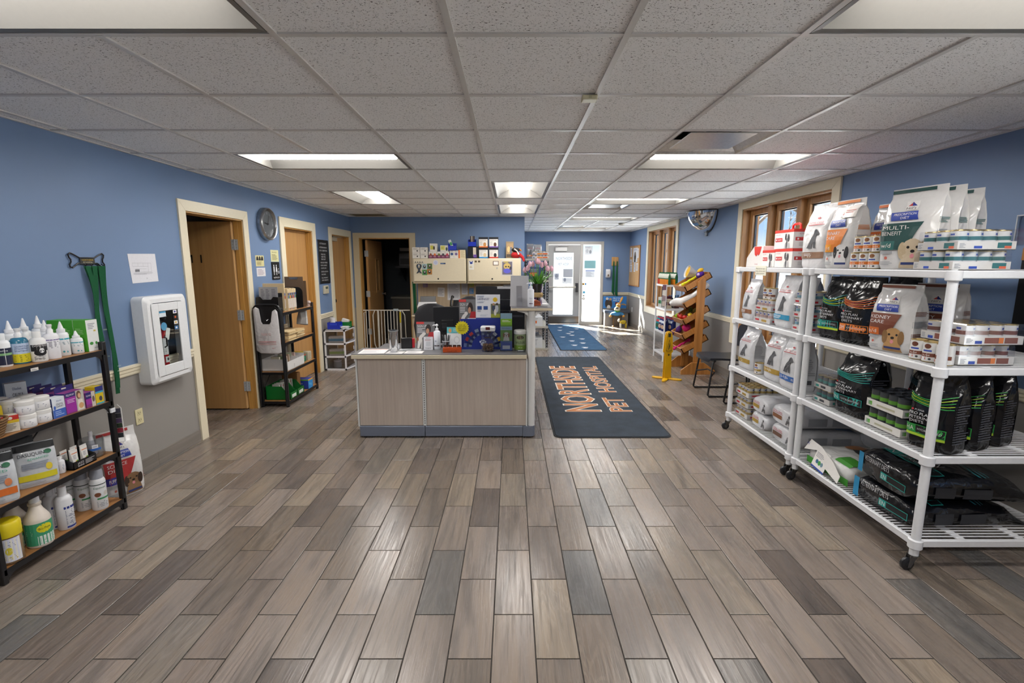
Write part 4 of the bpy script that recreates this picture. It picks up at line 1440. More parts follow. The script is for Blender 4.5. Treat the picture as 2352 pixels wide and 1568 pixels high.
def lying_bag(label, loc, rz, w, l, h, body, topits=(), endits=(), seed=0, group=None, sideits=(), rx=0):
 """food bag lying flat, its bottom end facing -y"""
 t = thing('dog_food_bag', label, 'pet food bag', loc, (rx, 0, rz), group)
 tw = [(0, .84), (.02, .94), (.07, 1), (.7, 1), (.9, .97), (1, .95)]
 tz = [(0, .74), (.02, .88), (.08, .99), (.45, 1), (.75, .85), (.92, .30), (1, .10)]
 ph = random.Random(seed).uniform(0, 6)
 def wob(x, y):
  return .006 * (math.sin(x * 23 + y * 31 + ph) + .7 * math.sin(x * 45 - y * 22 + ph * 2))
 def S(u, v, d=0):          # u across, v from the far seal (0) to front end
  tt = max(0, min(1, v / l))
  a = w / 2 * _lerp(tw, tt)
  x = max(-1, min(1, u / a))
  return Vector((u, -l / 2 + v, h * _lerp(tz, tt) * (.5 + .5 * (1 - min(.999, abs(x)) ** 4) ** .25) + d + wob(u, v) * .5))
 rs = []
 n = 10
 for q in (0, .02, .05, .1, .2, .3, .4, .5, .6, .7, .78, .85, .92, .97, 1.0):
  v = q * l
  a = w / 2 * _lerp(tw, q)
  ring = []
  for i in range(n + 1):
   x = -1 + 2 * i / n
   x = math.copysign(abs(x) ** .7, x)
   p = S(x * a * .985, v)
   ring.append((p.x, p.y, p.z))
  for i in range(n + 1):
   x = 1 - 2 * i / n
   x = math.copysign(abs(x) ** .7, x)
   zb = h * (.5 - .5 * (1 - min(.999, abs(x)) ** 4) ** .25) * _lerp(tz, q)
   ring.append((x * a * .985, -l / 2 + v, max(0.0, zb)))
  rs.append(ring[::-1])
 mb = MB()
 mb.rings(rs, body)
 mb.obj('bag_body', t, smooth=55)
 if topits:
  prints(t, S, list(topits), 'printed_label', off=.004)
 if endits:
  prints(t, flat((0, -l / 2 - .001, 0), (1, 0, 0), (0, 0, 1)), list(endits), 'end_print', off=.001)
 if sideits:
  def SD(u, v, d=0):
   q = max(0, min(1, u / l))
   k = min(.97, abs(2 * v / (h * _lerp(tz, q)) - 1))
   return Vector((w / 2 * _lerp(tw, q) * (1 - k ** 4) ** .25 + d, -l / 2 + u, v))
  prints(t, SD, list(sideits), 'side_print', off=.004)
 return t
R90 = -PI / 2
XFR = 2.10
def at(ynear, yfar, d, x=XFR):
 return (x + d / 2, (ynear + yfar) / 2)
G1 = 'silver dog food bags'
# ---- farther unit, top shelf (z 1.52)
Z1, Z2, Z3, Z4 = 1.521, 1.061, .616, .171
t = thing('carrier_box', 'white cardboard carrier box with a red pointed flap, top of the farther white shelf', 'box', (2.20, 4.24, Z1), R90)
mb = MB()
mb.prism([(-.155, 0), (.13, 0), (.125, .175), (-.03, .175), (-.15, .08)], -.09, .09, 'ddd9d6', Matrix(((1, 0, 0, 0), (0, 0, 1, 0), (0, 1, 0, 0), (0, 0, 0, 1))))
mb.obj('box_body', t, bevel=.002)
prints(t, flat((0, -.09, 0), (1, 0, 0), (0, 0, 1)), [('p', [(-.025, .173), (.10, .173), (.075, .11), (.055, .095), (.04, .108), (.02, .09), (-.01, .105)], 'cf3328'), ('t', .0, .02, .01, 'ROYAL CANIN', 'b5202c', .05)], 'flap')
def redbox(label, y0, y1, z, h, handle, d=.19):
 w = y1 - y0
 x, y = at(y0, y1, d)
 t = thing('starter_kit_box', label, 'box', (x, y, z), R90, 'red and white kit boxes')
 MB().box(-w / 2, w / 2, -d / 2, d / 2, 0, h - .016, 'e3e0dd').obj('box_body', t, bevel=.0015)
 MB().box(-w / 2 - .001, w / 2 + .001, -d / 2 - .001, d / 2 + .001, h - .022, h, 'cf3328').obj('box_lid', t, bevel=.0015)
 if handle:
  MB().tube([(-.055, 0, h), (-.05, 0, h + .035), (-.03, 0, h + .045), (.03, 0, h + .045), (.05, 0, h + .035), (.055, 0, h)], .009, 'd2342c/s', 8).obj('handle', t)
 u = w / 2
 its = [('t', -.85 * u, .72 * h, .009, 'ROYAL CANIN', 'b5202c', .5 * u), ('r', -.88 * u, .38 * h, -.12 * u, .58 * h, 'c22f33'), ('d', -.76 * u, .48 * h, .007, .007, 'ece6e4'), ('t', -.62 * u, .43 * h, .012, 'PUPPY', 'ece6e4', .42 * u)]
 its += [('d', .38 * u, .58 * h, .03, .032, 'c9c7c6'), ('d', .24 * u, .62 * h, .012, .026, '3a3a3d'), ('d', .52 * u, .56 * h, .012, .028, '3a3a3d'), ('d', .38 * u, .46 * h, .014, .012, '6a6a6d'), ('p', [(.2 * u, .3 * h), (.62 * u, .3 * h), (.7 * u, .03 * h), (.12 * u, .03 * h)], 'b4b3b4'), ('d', .36 * u, .2 * h, .010, .03, '4a4a4d')]
 prints(t, flat((0, -d / 2, 0), (1, 0, 0), (0, 0, 1)), its)
 prints(t, flat((w / 2, 0, 0), (0, 1, 0), (0, 0, 1)), [('t', -.05, .72 * h, .009, 'ROYAL CANIN', 'b5202c', .08), ('r', -.08, .40 * h, .08, .58 * h, 'c22f33'), ('d', -.06, .49 * h, .007, .007, 'ece6e4'), ('l', -.05, .12 * h, .06, .32 * h, 3, 'b9b6b4')])
redbox('red-lidded white puppy kit box, lower one next to the white carrier box', 3.91, 4.10, Z1, .138, False)
redbox('red-lidded white puppy kit box, lower one underneath the handled box', 3.665, 3.905, Z1, .142, False)
redbox('red-lidded white puppy kit box with a red carry handle, stacked on another', 3.67, 3.93, Z1 + .1425, .143, True)
x, y = at(3.31, 3.56, .15)
silver_bag('tall white foil dog food bag beside the orange bag on the top shelf', (x, y, Z1), R90 + .10, .25, .15, .435, '8d6a52', seed=1, paper='e0dfe0/b')
x, y = at(3.06, 3.30, .15)
hills_bag('white bag with orange band and a black and white dog, paper tag attached', (x, y, Z1), R90 + .12, .235, .15, .435, 'e0802a', 'URINARY', 'CARE', 'c/d', 'f0a028', ('d8d6d4', '2a2a2c', '1d1d20'), seed=2, tag_=True)
# ---- nearer unit, top shelf
OG = 'white cans with orange band'
for i, yy in enumerate((3.02, 2.944, 2.868)):
 food_can(('white can with orange band, bottom row, far end beside the orange bag', 'white can with orange band, bottom row, the middle one', 'white can with orange band, bottom row, nearest the green-banded bag')[i], (2.135, yy, Z1), R90 + .35, 'e07a28', OG)
for i, yy in enumerate((3.0, 2.924, 2.848)):
 food_can(('white can with orange band, upper row, far end', 'white can with orange band, upper row, the middle one', 'white can with orange band, upper row, against the large green-banded bag')[i], (2.135, yy, Z1 + .0955), R90 + .35, 'e07a28', OG)
hills_bag('white bag with orange top strip, half hidden behind the green-banded bag', (2.31, 2.985, Z1), R90 + .15, .24, .13, .39, 'e0702a', 'URINARY', 'CARE', 'c/d', 'e0802a', ('d8d6d4', '2a2a2c', '1d1d20'), seed=3)
HB = 'white bags with dark green band'
hills_bag('large white bag with dark green band and a cream dog, front of the top shelf', (2.19, 2.68, Z1), R90 + .30, .285, .14, .435, '1f4a48', 'MULTI-', 'BENEFIT', 'w/d', '2d6a66', ('c9b79c', 'a08a6c', 'bda98a'), seed=4, group=HB)
hills_bag('large white bag with green top strip, second in line behind the front one', (2.3315, 2.724, Z1), R90 + .30, .27, .13, .44, '1f4a48', 'MULTI-', 'BENEFIT', 'w/d', '2d6a66', ('c9b79c', 'a08a6c', 'bda98a'), seed=5, group=HB)
hills_bag('large white bag with green top strip, last in line nearest the wall', (2.473, 2.768, Z1), R90 + .30, .26, .14, .43, '1f4a48', 'MULTI-', 'BENEFIT', 'w/d', '2d6a66', ('c9b79c', 'a08a6c', 'bda98a'), seed=6, group=HB)
TG = 'shrink-wrapped can trays with teal print'
can_tray('shrink-wrapped tray of white cans with teal print, lower one on the top shelf', (2.222, 2.42, Z1), R90, .225, .275, .093, 'd9dadb/s', 'e4e2de', HM, TG, 3, 4, band='2f6d70')
can_tray('shrink-wrapped tray of white cans with teal print, upper one on the top shelf', (2.228, 2.415, Z1 + .0945), R90, .225, .275, .093, 'd9dadb/s', 'e4e2de', HM, TG, 3, 4, band='2f6d70')
# ---- farther unit, second shelf (z 1.06)
x, y = at(4.20, 4.41, .15)
silver_bag('silver dog food bag with brown band, far end of the second shelf', (x, y, Z2), R90, .21, .15, .355, '8a5a3a', seed=11, group=G1)
can_tray('shrink-wrapped tray of silver cans with brown print, lower, second shelf', (2.20, 4.03, Z2), R90, .26, .20, .098, 'd5d3d2/s', 'dedcda', RM, 'small can trays', 4, 3, band='c4a4a0')
can_tray('shrink-wrapped tray of silver cans with brown print, upper, second shelf', (2.20, 4.03, Z2 + .0995), R90, .255, .20, .096, 'd5d3d2/s', 'dedcda', RM, 'small can trays', 4, 3, band='c4a4a0')
for i, yy in enumerate((4.035, 3.955)):
 food_can(('loose can with brown band on the wrapped trays, the farther one', 'loose can with brown band on the wrapped trays, beside the teal-banded bag')[i], (2.14, yy, Z2 + .197), R90 + .3, '7a4a34', 'loose cans with brown band')
x, y = at(3.615, 3.87, .15)
silver_bag('silver dog food bag with teal band on the second shelf', (x, y, Z2), R90, .25, .15, .40, '2a8fb8', seed=12, group=G1)
for k in range(3):
 can_tray(('shrink-wrapped tray with blue print, bottom of the stack of three', 'shrink-wrapped tray with blue print, middle of the stack of three', 'shrink-wrapped tray with blue print, top of the stack of three')[k], (2.20, 3.505, Z2 + k * .098), R90, .18, .19, .0965, 'd5d3d2/s', 'dedcda', RT, 'blue printed can trays', 3, 3, band='7fb0c4')
silver_bag('dark grey foil bag standing behind the blue printed trays', (2.48, 3.55, Z2), R90, .26, .15, .40, '55565a', seed=13, group=G1, paper='6c6e73/b')
silver_bag('clear-topped foil bag behind the stacked trays, second shelf', (2.46, 3.98, Z2), R90, .25, .15, .38, '8a8c90', seed=14, group=G1, paper='a9abb0/b')
# ---- farther unit, third shelf (z .615)
x, y = at(4.16, 4.42, .16)
silver_bag('silver dog food bag with gold band, far end of the third shelf', (x, y, Z3), R90, .26, .16, .365, 'a8893a', seed=21, group=G1)
for k in range(3):
 can_tray(('wrapped can tray behind the gold-banded bags, bottom of three', 'wrapped can tray behind the gold-banded bags, middle of three', 'wrapped can tray behind the gold-banded bags, top of three')[k], (2.42, 4.03, Z3 + k * .098), R90, .24, .2, .0965, 'd5d3d2/s', 'dedcda', RM, 'can trays behind the bags', 4, 3)
food_can('single gold-topped can standing at the front of the third shelf', (2.13, 4.06, Z3), R90 + .3, 'a8893a', 'loose gold can')
x, y = at(3.70, 3.95, .16)
silver_bag('silver dog food bag with gold band, middle of the third shelf', (x, y, Z3), R90 + .05, .255, .16, .40, 'a8893a', seed=22, group=G1)
x, y = at(3.43, 3.69, .16)
silver_bag('silver dog food bag with blue band and purple letters, third shelf', (x - .015, y, Z3), R90 + .05, .255, .16, .40, '2f62a8', 'PR', seed=23, group=G1)
# ---- farther unit, bottom shelf (z .17)
for k in range(3):
 can_tray(('tray of gold printed cans on the bottom shelf, lowest of the corner stack', 'tray of gold printed cans on the bottom shelf, middle of the corner stack', 'open tray of gold printed cans, top of the corner stack')[k], (2.24, 4.26, Z4 + k * .098), R90, .235, .28, .0965, 'cfcdc8/s', 'dedcd8', RM, 'corner stack of can trays', 4, 5, film=k < 2, traych=.45, band='b49a58')
def rc_end(w, h, band):
 return [('t', -.36 * w, .58 * h, .10 * h, 'ROYAL CANIN', 'b5202c', .36 * w), ('r', -.38 * w, .52 * h, .02 * w, .545 * h, 'b5202c'), ('r', -.38 * w, .22 * h, .0, .46 * h, band), ('d', .25 * w, .36 * h, .05 * w, .16 * h, '8a8a8d'), ('d', .29 * w, .60 * h, .035 * w, .09 * h, '4a4a4d'), ('p', [(.2 * w, .36 * h), (.34 * w, .36 * h), (.36 * w, .1 * h), (.30 * w, .1 * h), (.27 * w, .25 * h), (.2 * w, .1 * h), (.16 * w, .1 * h)], '5c5c5f')]
QR_ = [('r', .10, .035, .24, .095, '9a9da3'), ('r', .28, .035, .42, .09, '9a9da3')]
GL = 'silver bags lying flat'
for k, (yc, z, band, lab) in enumerate(((3.96, Z4, 'a8893a', 'silver bag with gold label lying flat, lower one beside the can stack'), (3.965, Z4 + .132, 'a8893a', 'silver bag with gold label lying flat, upper one beside the can stack'),
          (3.60, Z4, '6a4a3a', 'silver bag with brown label lying flat, lower one next to the post'), (3.62, Z4 + .142, '8a5a3a', 'silver bag with brown label lying flat, upper one next to the post'))):
 w = .27 if k < 2 else .34
 h = .125 if k < 2 else .135
 lying_bag(lab, (2.46, yc, z), R90, w, .70, h, M('cfd0d4/b'), [('r', -.3 * w, .35, .3 * w, .5, '8fa6c4')], rc_end(w, h, band), seed=30 + k, group=GL, sideits=QR_)
# ---- nearer unit, second shelf (z 1.06)
BG = 'black dog food bags'
x, y = at(3.085, 3.285, .15)
black_bag('black bag with teal swirl, far end of the nearer unit second shelf', (x, y, Z2), R90 + .12, .21, .15, .405, '1f9a92', 'EN', 'GASTROENTERIC', 'b8d232', seed=41, group=BG)
x, y = at(2.835, 3.07, .16)
black_bag('black bag with orange swirl beside the brown-banded white bag', (x, y, Z2), R90 + .20, .235, .16, .41, 'e07a28', 'OM', 'OVERWEIGHT', 'c2481f', seed=42, group=BG)
x, y = at(2.595, 2.825, .16)
hills_bag('white bag with brown band and a tan terrier, front of the second shelf', (x + .01, y, Z2), R90 + .25, .24, .16, .375, '7a4330', 'KIDNEY', 'CARE', 'k/d', 'd8702c', ('b98f5c', '6a4a30', '8a6840'), seed=43)
hills_bag('white bag with brown band standing behind the terrier bag', (2.42, 2.72, Z2), R90 + .45, .25, .15, .38, '7a4330', 'KIDNEY', 'CARE', 'k/d', 'd8702c', ('b98f5c', '6a4a30', '8a6840'), seed=44)
black_bag('black bag deep on the second shelf, behind the orange swirl bag', (2.45, 3.02, Z2), R90, .26, .16, .41, '2a2c33', 'EN', 'GASTROENTERIC', seed=45, group=BG)
for i, yy in enumerate((2.478, 2.40, 2.322)):
 food_can(('white can with brown band next to the terrier bag', 'white can with brown band, middle of three at the shelf edge', 'white can with brown band beside the corner post')[i], (2.125, yy, Z2), R90 + .35, '7a4330', 'white cans with brown band', h=.103, food='6a3a28')
KG = 'shrink-wrapped can trays with brown print'
can_tray('shrink-wrapped tray of white cans with brown print, lower of two', (2.31, 2.425, Z2), R90, .245, .27, .10, 'd9dadb/s', 'e4e2de', KM, KG, 3, 4, band='7c4f48')
can_tray('shrink-wrapped tray of white cans with brown print, upper of two', (2.325, 2.42, Z2 + .1015), R90, .25, .285, .10, 'd9dadb/s', 'e4e2de', KM, KG, 3, 4, band='7c4f48')
# ---- nearer unit, third shelf (z .615)
PK = 'trays of dark cans'
can_tray('small wrapped tray of dark cans with teal print, lower of two', (2.20, 3.17, Z3), R90, .175, .2, .092, '5a5f64/s', 'd2d1cc', PM, PK, 3, 3, band='3a8a84')
can_tray('small wrapped tray of dark cans with teal print, upper of two', (2.20, 3.17, Z3 + .0935), R90, .175, .2, .092, '5a5f64/s', 'd2d1cc', PM, PK, 3, 3, band='3a8a84')
silver_bag('grey foil bag behind the teal printed can trays', (2.42, 3.17, Z3), R90, .22, .15, .40, '6a6c70', seed=51, group=G1, paper='77797e/b')
x, y = at(2.79, 3.06, .18)
black_bag('black bag with blue edge and teal swirl on the third shelf', (x, y, Z3), R90 + .08, .27, .18, .405, '1f9a92', 'EN', 'GASTROENTERIC', seed=52, group=BG)
black_bag('black bag at the back of the third shelf, behind the green label trays', (2.48, 2.72, Z3), R90, .27, .18, .40, '1c4a5a', 'EN', 'GASTROENTERIC', seed=53, group=BG)
can_tray('white tray of dark cans with green labels, lower of two', (2.205, 2.632, Z3), R90, .265, .20, .108, '3e4247/s', 'e0ded8', PG, PK, 4, 3, film=False, traych=.42, top='4a4d52/m', band='5f9a34')
can_tray('white tray of dark cans with green labels, upper of two', (2.205, 2.632, Z3 + .1095), R90, .265, .20, .108, '3e4247/s', 'e0ded8', PG, PK, 4, 3, film=False, traych=.42, top='4a4d52/m', band='5f9a34')
black_bag('black bag with green swirl beside the corner post, third shelf', (2.185, 2.372, Z3), R90 + .32, .205, .165, .405, '2f9a44', 'HA', 'HYDROLYZED', 'a8c832', seed=54, group=BG)
black_bag('black bag with green swirl, second one in from the corner post', (2.355, 2.428, Z3), R90 + .32, .22, .16, .40, '2f9a44', 'HA', 'HYDROLYZED', 'a8c832', seed=55, group=BG)
black_bag('black bag with green swirl, farthest in from the corner post', (2.525, 2.484, Z3), R90 + .32, .22, .16, .40, '2f9a44', 'HA', 'HYDROLYZED', 'a8c832', seed=56, group=BG)
# ---- nearer unit, bottom shelf (z .17)
t = lying_bag('white and green dog food bag lying flat with a dog picture', (2.43, 3.04, Z4), R90, .44, .66, .125, M('d4d4d2/b'),
    [('r', -.2, .40, .2, .62, '4a9a34'), ('d', .0, .30, .13, .10, '2a2a2c'), ('d', .02, .26, .06, .05, 'd8d4d0'), ('d', -.12, .27, .05, .07, '8a5a34'), ('d', .13, .27, .05, .07, '3a2a22'), ('r', .04, .02, .18, .12, '3f8f2c')],
    [('r', -.21, .0, .21, .045, '3f9a2c')], seed=61)
t = thing('product_card', 'white promotion card leaning on the green bag at the shelf edge', 'card', (2.068, 3.06, Z4 + .055), (0, 0, R90))
ca = MB()
ca.prism([(-.20, .03), (-.08, .065), (.0, .055), (.06, -.01), (.2, -.045), (.2, .0), (.10, .052), (-.05, .10), (-.17, .11)], -.002, .0, 'e4e2de', Matrix(((1, 0, 0, 0), (0, 0.35, 1, 0), (0, 1, -.3, 0), (0, 0, 0, 1))))
ca.obj('card', t, smooth=0)
SCd = flat((-.10, -.004, -.02), (1, -.0, -.12), (0, .35, 1))
prints(t, SCd, [('r', .02, -.02, .15, .12, 'eae8e4'), ('r', .02, -.02, .15, -.008, '2a4a9a'), ('t', .03, .098, .010, 'GET TO LIFE NOW', '4a4a52', .10), ('l', .03, .055, .13, .09, 4, '9a9aa0'), ('d', .06, .03, .014, .014, '3a6a8a'), ('d', .085, .028, .014, .016, '3f9a4a'), ('d', .11, .028, .012, .015, '6a8a9a'), ('t', -.09, .085, .02, "Hill's", '2440a0', .06)])
ENT = [('t', -.16, .20, .045, 'PRO PLAN', 'd5d5d8', .26), ('r', -.19, .10, .19, .17, '1f9a92'), ('r', -.10, .105, .185, .165, '101116'), ('t', -.18, .115, .04, 'EN', 'e0e0e0', .07), ('t', -.08, .122, .022, 'GASTROENTERIC', 'd5d5d8', .22),
  ('r', -.19, .34, .19, .352, '1f7a86'), ('r', -.19, .37, .19, .378, '1c6a78'), ('r', -.18, .395, .18, .40, '1f7a86')]
ENE = [('t', -.16, .085, .03, 'VETERINARY DIETS', 'cfcfd2', .2), ('r', -.02, .03, .17, .07, '1f9a92'), ('r', .03, .034, .166, .066, '101116'), ('t', -.014, .036, .026, 'EN', 'e0e0e0', .036), ('r', -.21, .0, -.17, .12, '2a8fc0')]
lying_bag('large black bag with teal print lying flat, lower of two on the bottom shelf', (2.42, 2.56, Z4), R90 + .05, .44, .66, .135, M('101116/b'), ENT, ENE, seed=62, group='black bags lying flat', sideits=[('r', .1, .035, .2, .095, '2c2e34'), ('r', .24, .035, .38, .09, '2c2e34')])
lying_bag('large black bag with teal print lying flat, upper of two on the bottom shelf', (2.43, 2.55, Z4 + .145), R90 - .06, .46, .66, .15, M('101116/b'), ENT, ENE, seed=63, group='black bags lying flat', sideits=[('r', .1, .035, .2, .095, '2c2e34'), ('r', .24, .035, .38, .09, '2c2e34')])
lying_bag('grey foil bag lying flat behind the green bag, bottom shelf', (2.66, 3.12, Z4 + .128), R90 + .2, .36, .36, .10, M('8f9298/b'), [('r', -.1, .05, .1, .2, '7a7d84')], [], seed=64)
# ================================================================ small product builders
def carton(label, loc, w, d, h, col, rz=0, front=(), side=(), left=(), name='carton', cat='box', group=None, lid=None, tab=None):
 """front faces -y; side = +x face, left = -x face; items in fractions of the face"""
 t = thing(name, label, cat, loc, rz, group)
 MB().box(-w / 2, w / 2, -d / 2, d / 2, 0, h, col).obj('box_body', t, bevel=.0012)
 def sc(its, W_, H_):
  out = []
  for i in its:
   k = i[0]
   if k in 'rl':
    out.append((k, i[1] * W_, i[2] * H_, i[3] * W_, i[4] * H_) + tuple(i[5:]))
   elif k == 'd':
    out.append((k, i[1] * W_, i[2] * H_, i[3] * W_, i[4] * H_, i[5]))
   elif k == 't':
    out.append((k, i[1] * W_, i[2] * H_, i[3] * H_, i[4], i[5], i[6] * W_))
   elif k == 'p':
    out.append((k, [(a * W_, b * H_) for a, b in i[1]], i[2]))
  return out
 if front:
  prints(t, flat((-w / 2, -d / 2, 0), (1, 0, 0), (0, 0, 1)), sc(front, w, h), off=.0006)
 if side:
  prints(t, flat((w / 2, -d / 2, 0), (0, 1, 0), (0, 0, 1)), sc(side, d, h), 'side_print', off=.0006)
 if left:
  prints(t, flat((-w / 2, d / 2, 0), (0, -1, 0), (0, 0, 1)), sc(left, d, h), 'side_print', off=.0006)
 if lid:
  MB().box(-w / 2 - .0008, w / 2 + .0008, -d / 2 - .0008, d / 2 + .0008, h * .72, h + .0008, lid).obj('box_lid', t, bevel=.001)
 if tab:
  mb = MB()
  mb.box(-w / 2, w / 2, d / 2 - .001, d / 2, h, h + .032, tab)
  o = mb.obj('hang_tab', t, smooth=0)
  MB().box(-.014, .014, d / 2 - .0016, d / 2 + .0006, h + .014, h + .021, 'd8d4c8').obj('hang_slot', o, smooth=0)
 return t
def bottle(label, loc, r, h, body, cap, kind, its=(), rz=0, group=None, name='bottle', cat='bottle', sx=1.0, sy=1.0):
 t = thing(name, label, cat, loc, rz, group)
 mb = MB()
 cp = MB()
 if kind == 'cone':
  hb = h * .70
  mb.lathe([(r * .9, 0), (r, .004), (r, hb * .88), (r * .85, hb * .96), (r * .45, hb), (r * .42, hb + .006)], body, 16)
  cp.lathe([(r * .62, hb), (r * .62, hb + h * .08), (r * .42, hb + h * .10), (r * .30, h * .88), (r * .10, h)], cap, 14)
  hl = hb * .85
 elif kind == 'mist':
  hb = h * .72
  mb.lathe([(r * .95, 0), (r, .004), (r, hb * .9), (r * .8, hb), (r * .5, hb + .004)], body, 16)
  cp.lathe([(r * .42, hb), (r * .42, h * .84), (r * .30, h * .86), (r * .30, h * .93), (r * .36, h * .94), (r * .36, h)], cap, 12)
  hl = hb * .88
 elif kind == 'spray':           # aerosol-like bottle with grey overcap
  hb = h * .76
  mb.lathe([(r * .93, 0), (r, .005), (r, hb * .93), (r * .86, hb), (r * .8, hb + .004)], body, 16)
  cp.lathe([(r * .80, hb), (r * .80, h * .95), (r * .70, h), (r * .3, h + .001)], cap, 16)
  hl = hb * .9
 elif kind == 'jug':             # squat bottle with long neck
  mb.lathe([(r * .93, 0), (r, .006), (r, h * .52), (r * .92, h * .58), (r * .55, h * .72), (r * .42, h * .80), (r * .50, h * .82), (r * .50, h * .86), (r * .36, h * .88)], body, 18)
  cp.lathe([(r * .40, h * .86), (r * .40, h * .98), (r * .34, h)], cap, 14)
  hl = h * .52
 elif kind == 'screw':
  hb = h * .78
  mb.lathe([(r * .94, 0), (r, .004), (r, hb * .9), (r * .75, hb), (r * .5, hb + .003)], body, 16)
  cp.lathe([(r * .52, hb), (r * .52, h * .98), (r * .48, h)], cap, 14)
  hl = hb * .88
 elif kind == 'jar':
  mb.lathe([(r * .92, 0), (r, .005), (r, h * .66), (r * .94, h * .70)], body, 18)
  cp.lathe([(r * 1.02, h * .66), (r * 1.03, h * .70), (r * 1.03, h * .95), (r * .9, h)], cap, 18)
  hl = h * .66
 else:                            # 'pump'
  hb = h * .74
  mb.lathe([(r * .95, 0), (r, .004), (r, hb * .93), (r * .7, hb * .985), (r * .45, hb)], body, 16)
  cp.lathe([(r * .46, hb), (r * .46, hb + .02), (r * .2, hb + .023), (r * .16, h * .92), (r * .42, h * .93), (r * .40, h * .97), (r * .2, h)], cap, 14)
  cp.tube([(0, 0, h * .955), (-r * .9, 0, h * .955), (-r * 1.25, 0, h * .93)], [r * .16, r * .14, r * .10], cap, 8)
  hl = hb * .9
 if sx != 1 or sy != 1:
  S_ = Matrix.Diagonal((sx, sy, 1, 1))
  mb.xf(S_)
  cp.xf(Matrix.Diagonal(((1 + sx) / 2, (1 + sy) / 2, 1, 1)))
 mb.obj('bottle_body', t, smooth=50)
 cp.obj('cap', t, smooth=50)
 if its:
  C0 = cylS(r)
  S2 = lambda u, v, d=0: (lambda p: Vector((p.x * sx, p.y * sy, p.z)))(C0(u, v, d))
  out = []
  for i in its:
   k = i[0]
   if k in 'rl':
    out.append((k, i[1] * r, i[2] * hl, i[3] * r, i[4] * hl) + tuple(i[5:]))
   elif k == 'd':
    out.append((k, i[1] * r, i[2] * hl, i[3] * r, i[4] * hl, i[5]))
   elif k == 't':
    out.append((k, i[1] * r, i[2] * hl, i[3] * hl, i[4], i[5], i[6] * r))
  prints(t, S2, out, off=.0007)
 return t
RL = math.radians(58)
AN = [('d', -.2, .22, .16, .05, '3a9aa8'), ('d', .3, .2, .1, .05, '3a9aa8')]
BT = 'bottles on the top board of the left rack'
z = LS[0] + .001
bottle('white bottle with navy and green label, leftmost on the top board', (-2.575, 2.405, z), .030, .168, 'e2e4e6/s', 'dfe3e6/s', 'screw', [('r', -1.3, .08, 1.3, .82, '1b2340'), ('r', -1.3, .5, 1.3, .6, '7fae7a'), ('t', -.8, .68, .07, 'Solva', 'dfe3e6', 1.2)], RL, BT)
bottle('blue and yellow shampoo bottle with white cap on the top board', (-2.572, 2.487, z), .036, .183, '2f6f8c/g', 'e6e6e6/s', 'mist', [('r', -1.4, .45, 1.4, .92, 'b9cbe4'), ('r', -1.4, .06, 1.4, .45, 'd8cc22'), ('t', -.8, .76, .07, 'QuikClean', '223a7a', 1.7), ('t', -.8, .66, .07, 'Waterless', '223a7a', 1.6), ('t', -.8, .56, .07, 'Shampoo', '223a7a', 1.5), ('l', -.9, .1, .8, .4, 4, '8a8420')], RL, BT)
SK = [('r', -1.2, .52, 1.2, .84, '17171a'), ('d', 0, .45, .8, .16, '17171a'), ('d', .15, .55, .3, .12, 'e2e2e2'), ('t', -.9, .74, .09, 'DOUXO', 'e2e2e2', 1.8), ('l', -.8, .08, .8, .28, 5, '4a4a4d')]
bottle('white bottle with black oval label, front of the top board', (-2.525, 2.537, z), .034, .16, 'e2e2e0/s', 'e6e6e4/s', 'screw', SK, RL, BT)
bottle('white bottle with black oval label, standing behind the front one', (-2.60, 2.555, z), .034, .175, 'e2e2e0/s', 'e6e6e4/s', 'mist', SK, RL, BT)
bottle('tall white bottle with purple line and clear overcap', (-2.527, 2.615, z), .035, .188, 'e4e4e8/s', 'e8e8ea/s', 'mist', [('r', -1.2, .86, 1.2, .9, '5a4a8a'), ('l', -1, .5, 1, .82, 6, '6a6a78')], RL, BT)
TL = [('r', -1.3, .80, 1.3, .87, '2fa2b4'), ('l', -.8, .55, .8, .76, 4, '6a8a94')] + AN
bottle('white cone-tipped bottle with teal stripe, behind the tall front one', (-2.60, 2.665, z), .031, .205, 'e4e6e8/s', 'e8e8ea/s', 'cone', TL, RL, BT)
bottle('tall white cone-tipped bottle with teal stripe, front of the green cartons', (-2.545, 2.70, z), .031, .193, 'e4e6e8/s', 'e8e8ea/s', 'cone', TL, RL, BT)
bottle('small white cone-tipped bottle half hidden beside the green cartons', (-2.60, 2.758, z), .022, .132, 'e4e6e8/s', 'e8e8ea/s', 'cone', TL, RL, BT)
bottle('small white cone-tipped bottle in front of the green cartons', (-2.53, 2.772, z), .029, .131, 'e4e6e8/s', 'e8e8ea/s', 'cone', TL, RL, BT)
for i, (x, y, h) in enumerate(((-2.68, 2.47, .20), (-2.68, 2.55, .205), (-2.68, 2.63, .21), (-2.68, 2.71, .215))):
 bottle(('white pump cap bottle at the back left of the top board', 'white cone-tipped bottle at the back, second from left', 'white cone-tipped bottle at the back, third from left', 'white cone-tipped bottle at the back, next to the green cartons')[i],
   (x, y, z), .031, h + .01, 'dfe2e4/s', 'e8e8ea/s', 'mist' if i == 0 else 'cone', TL, RL, BT)
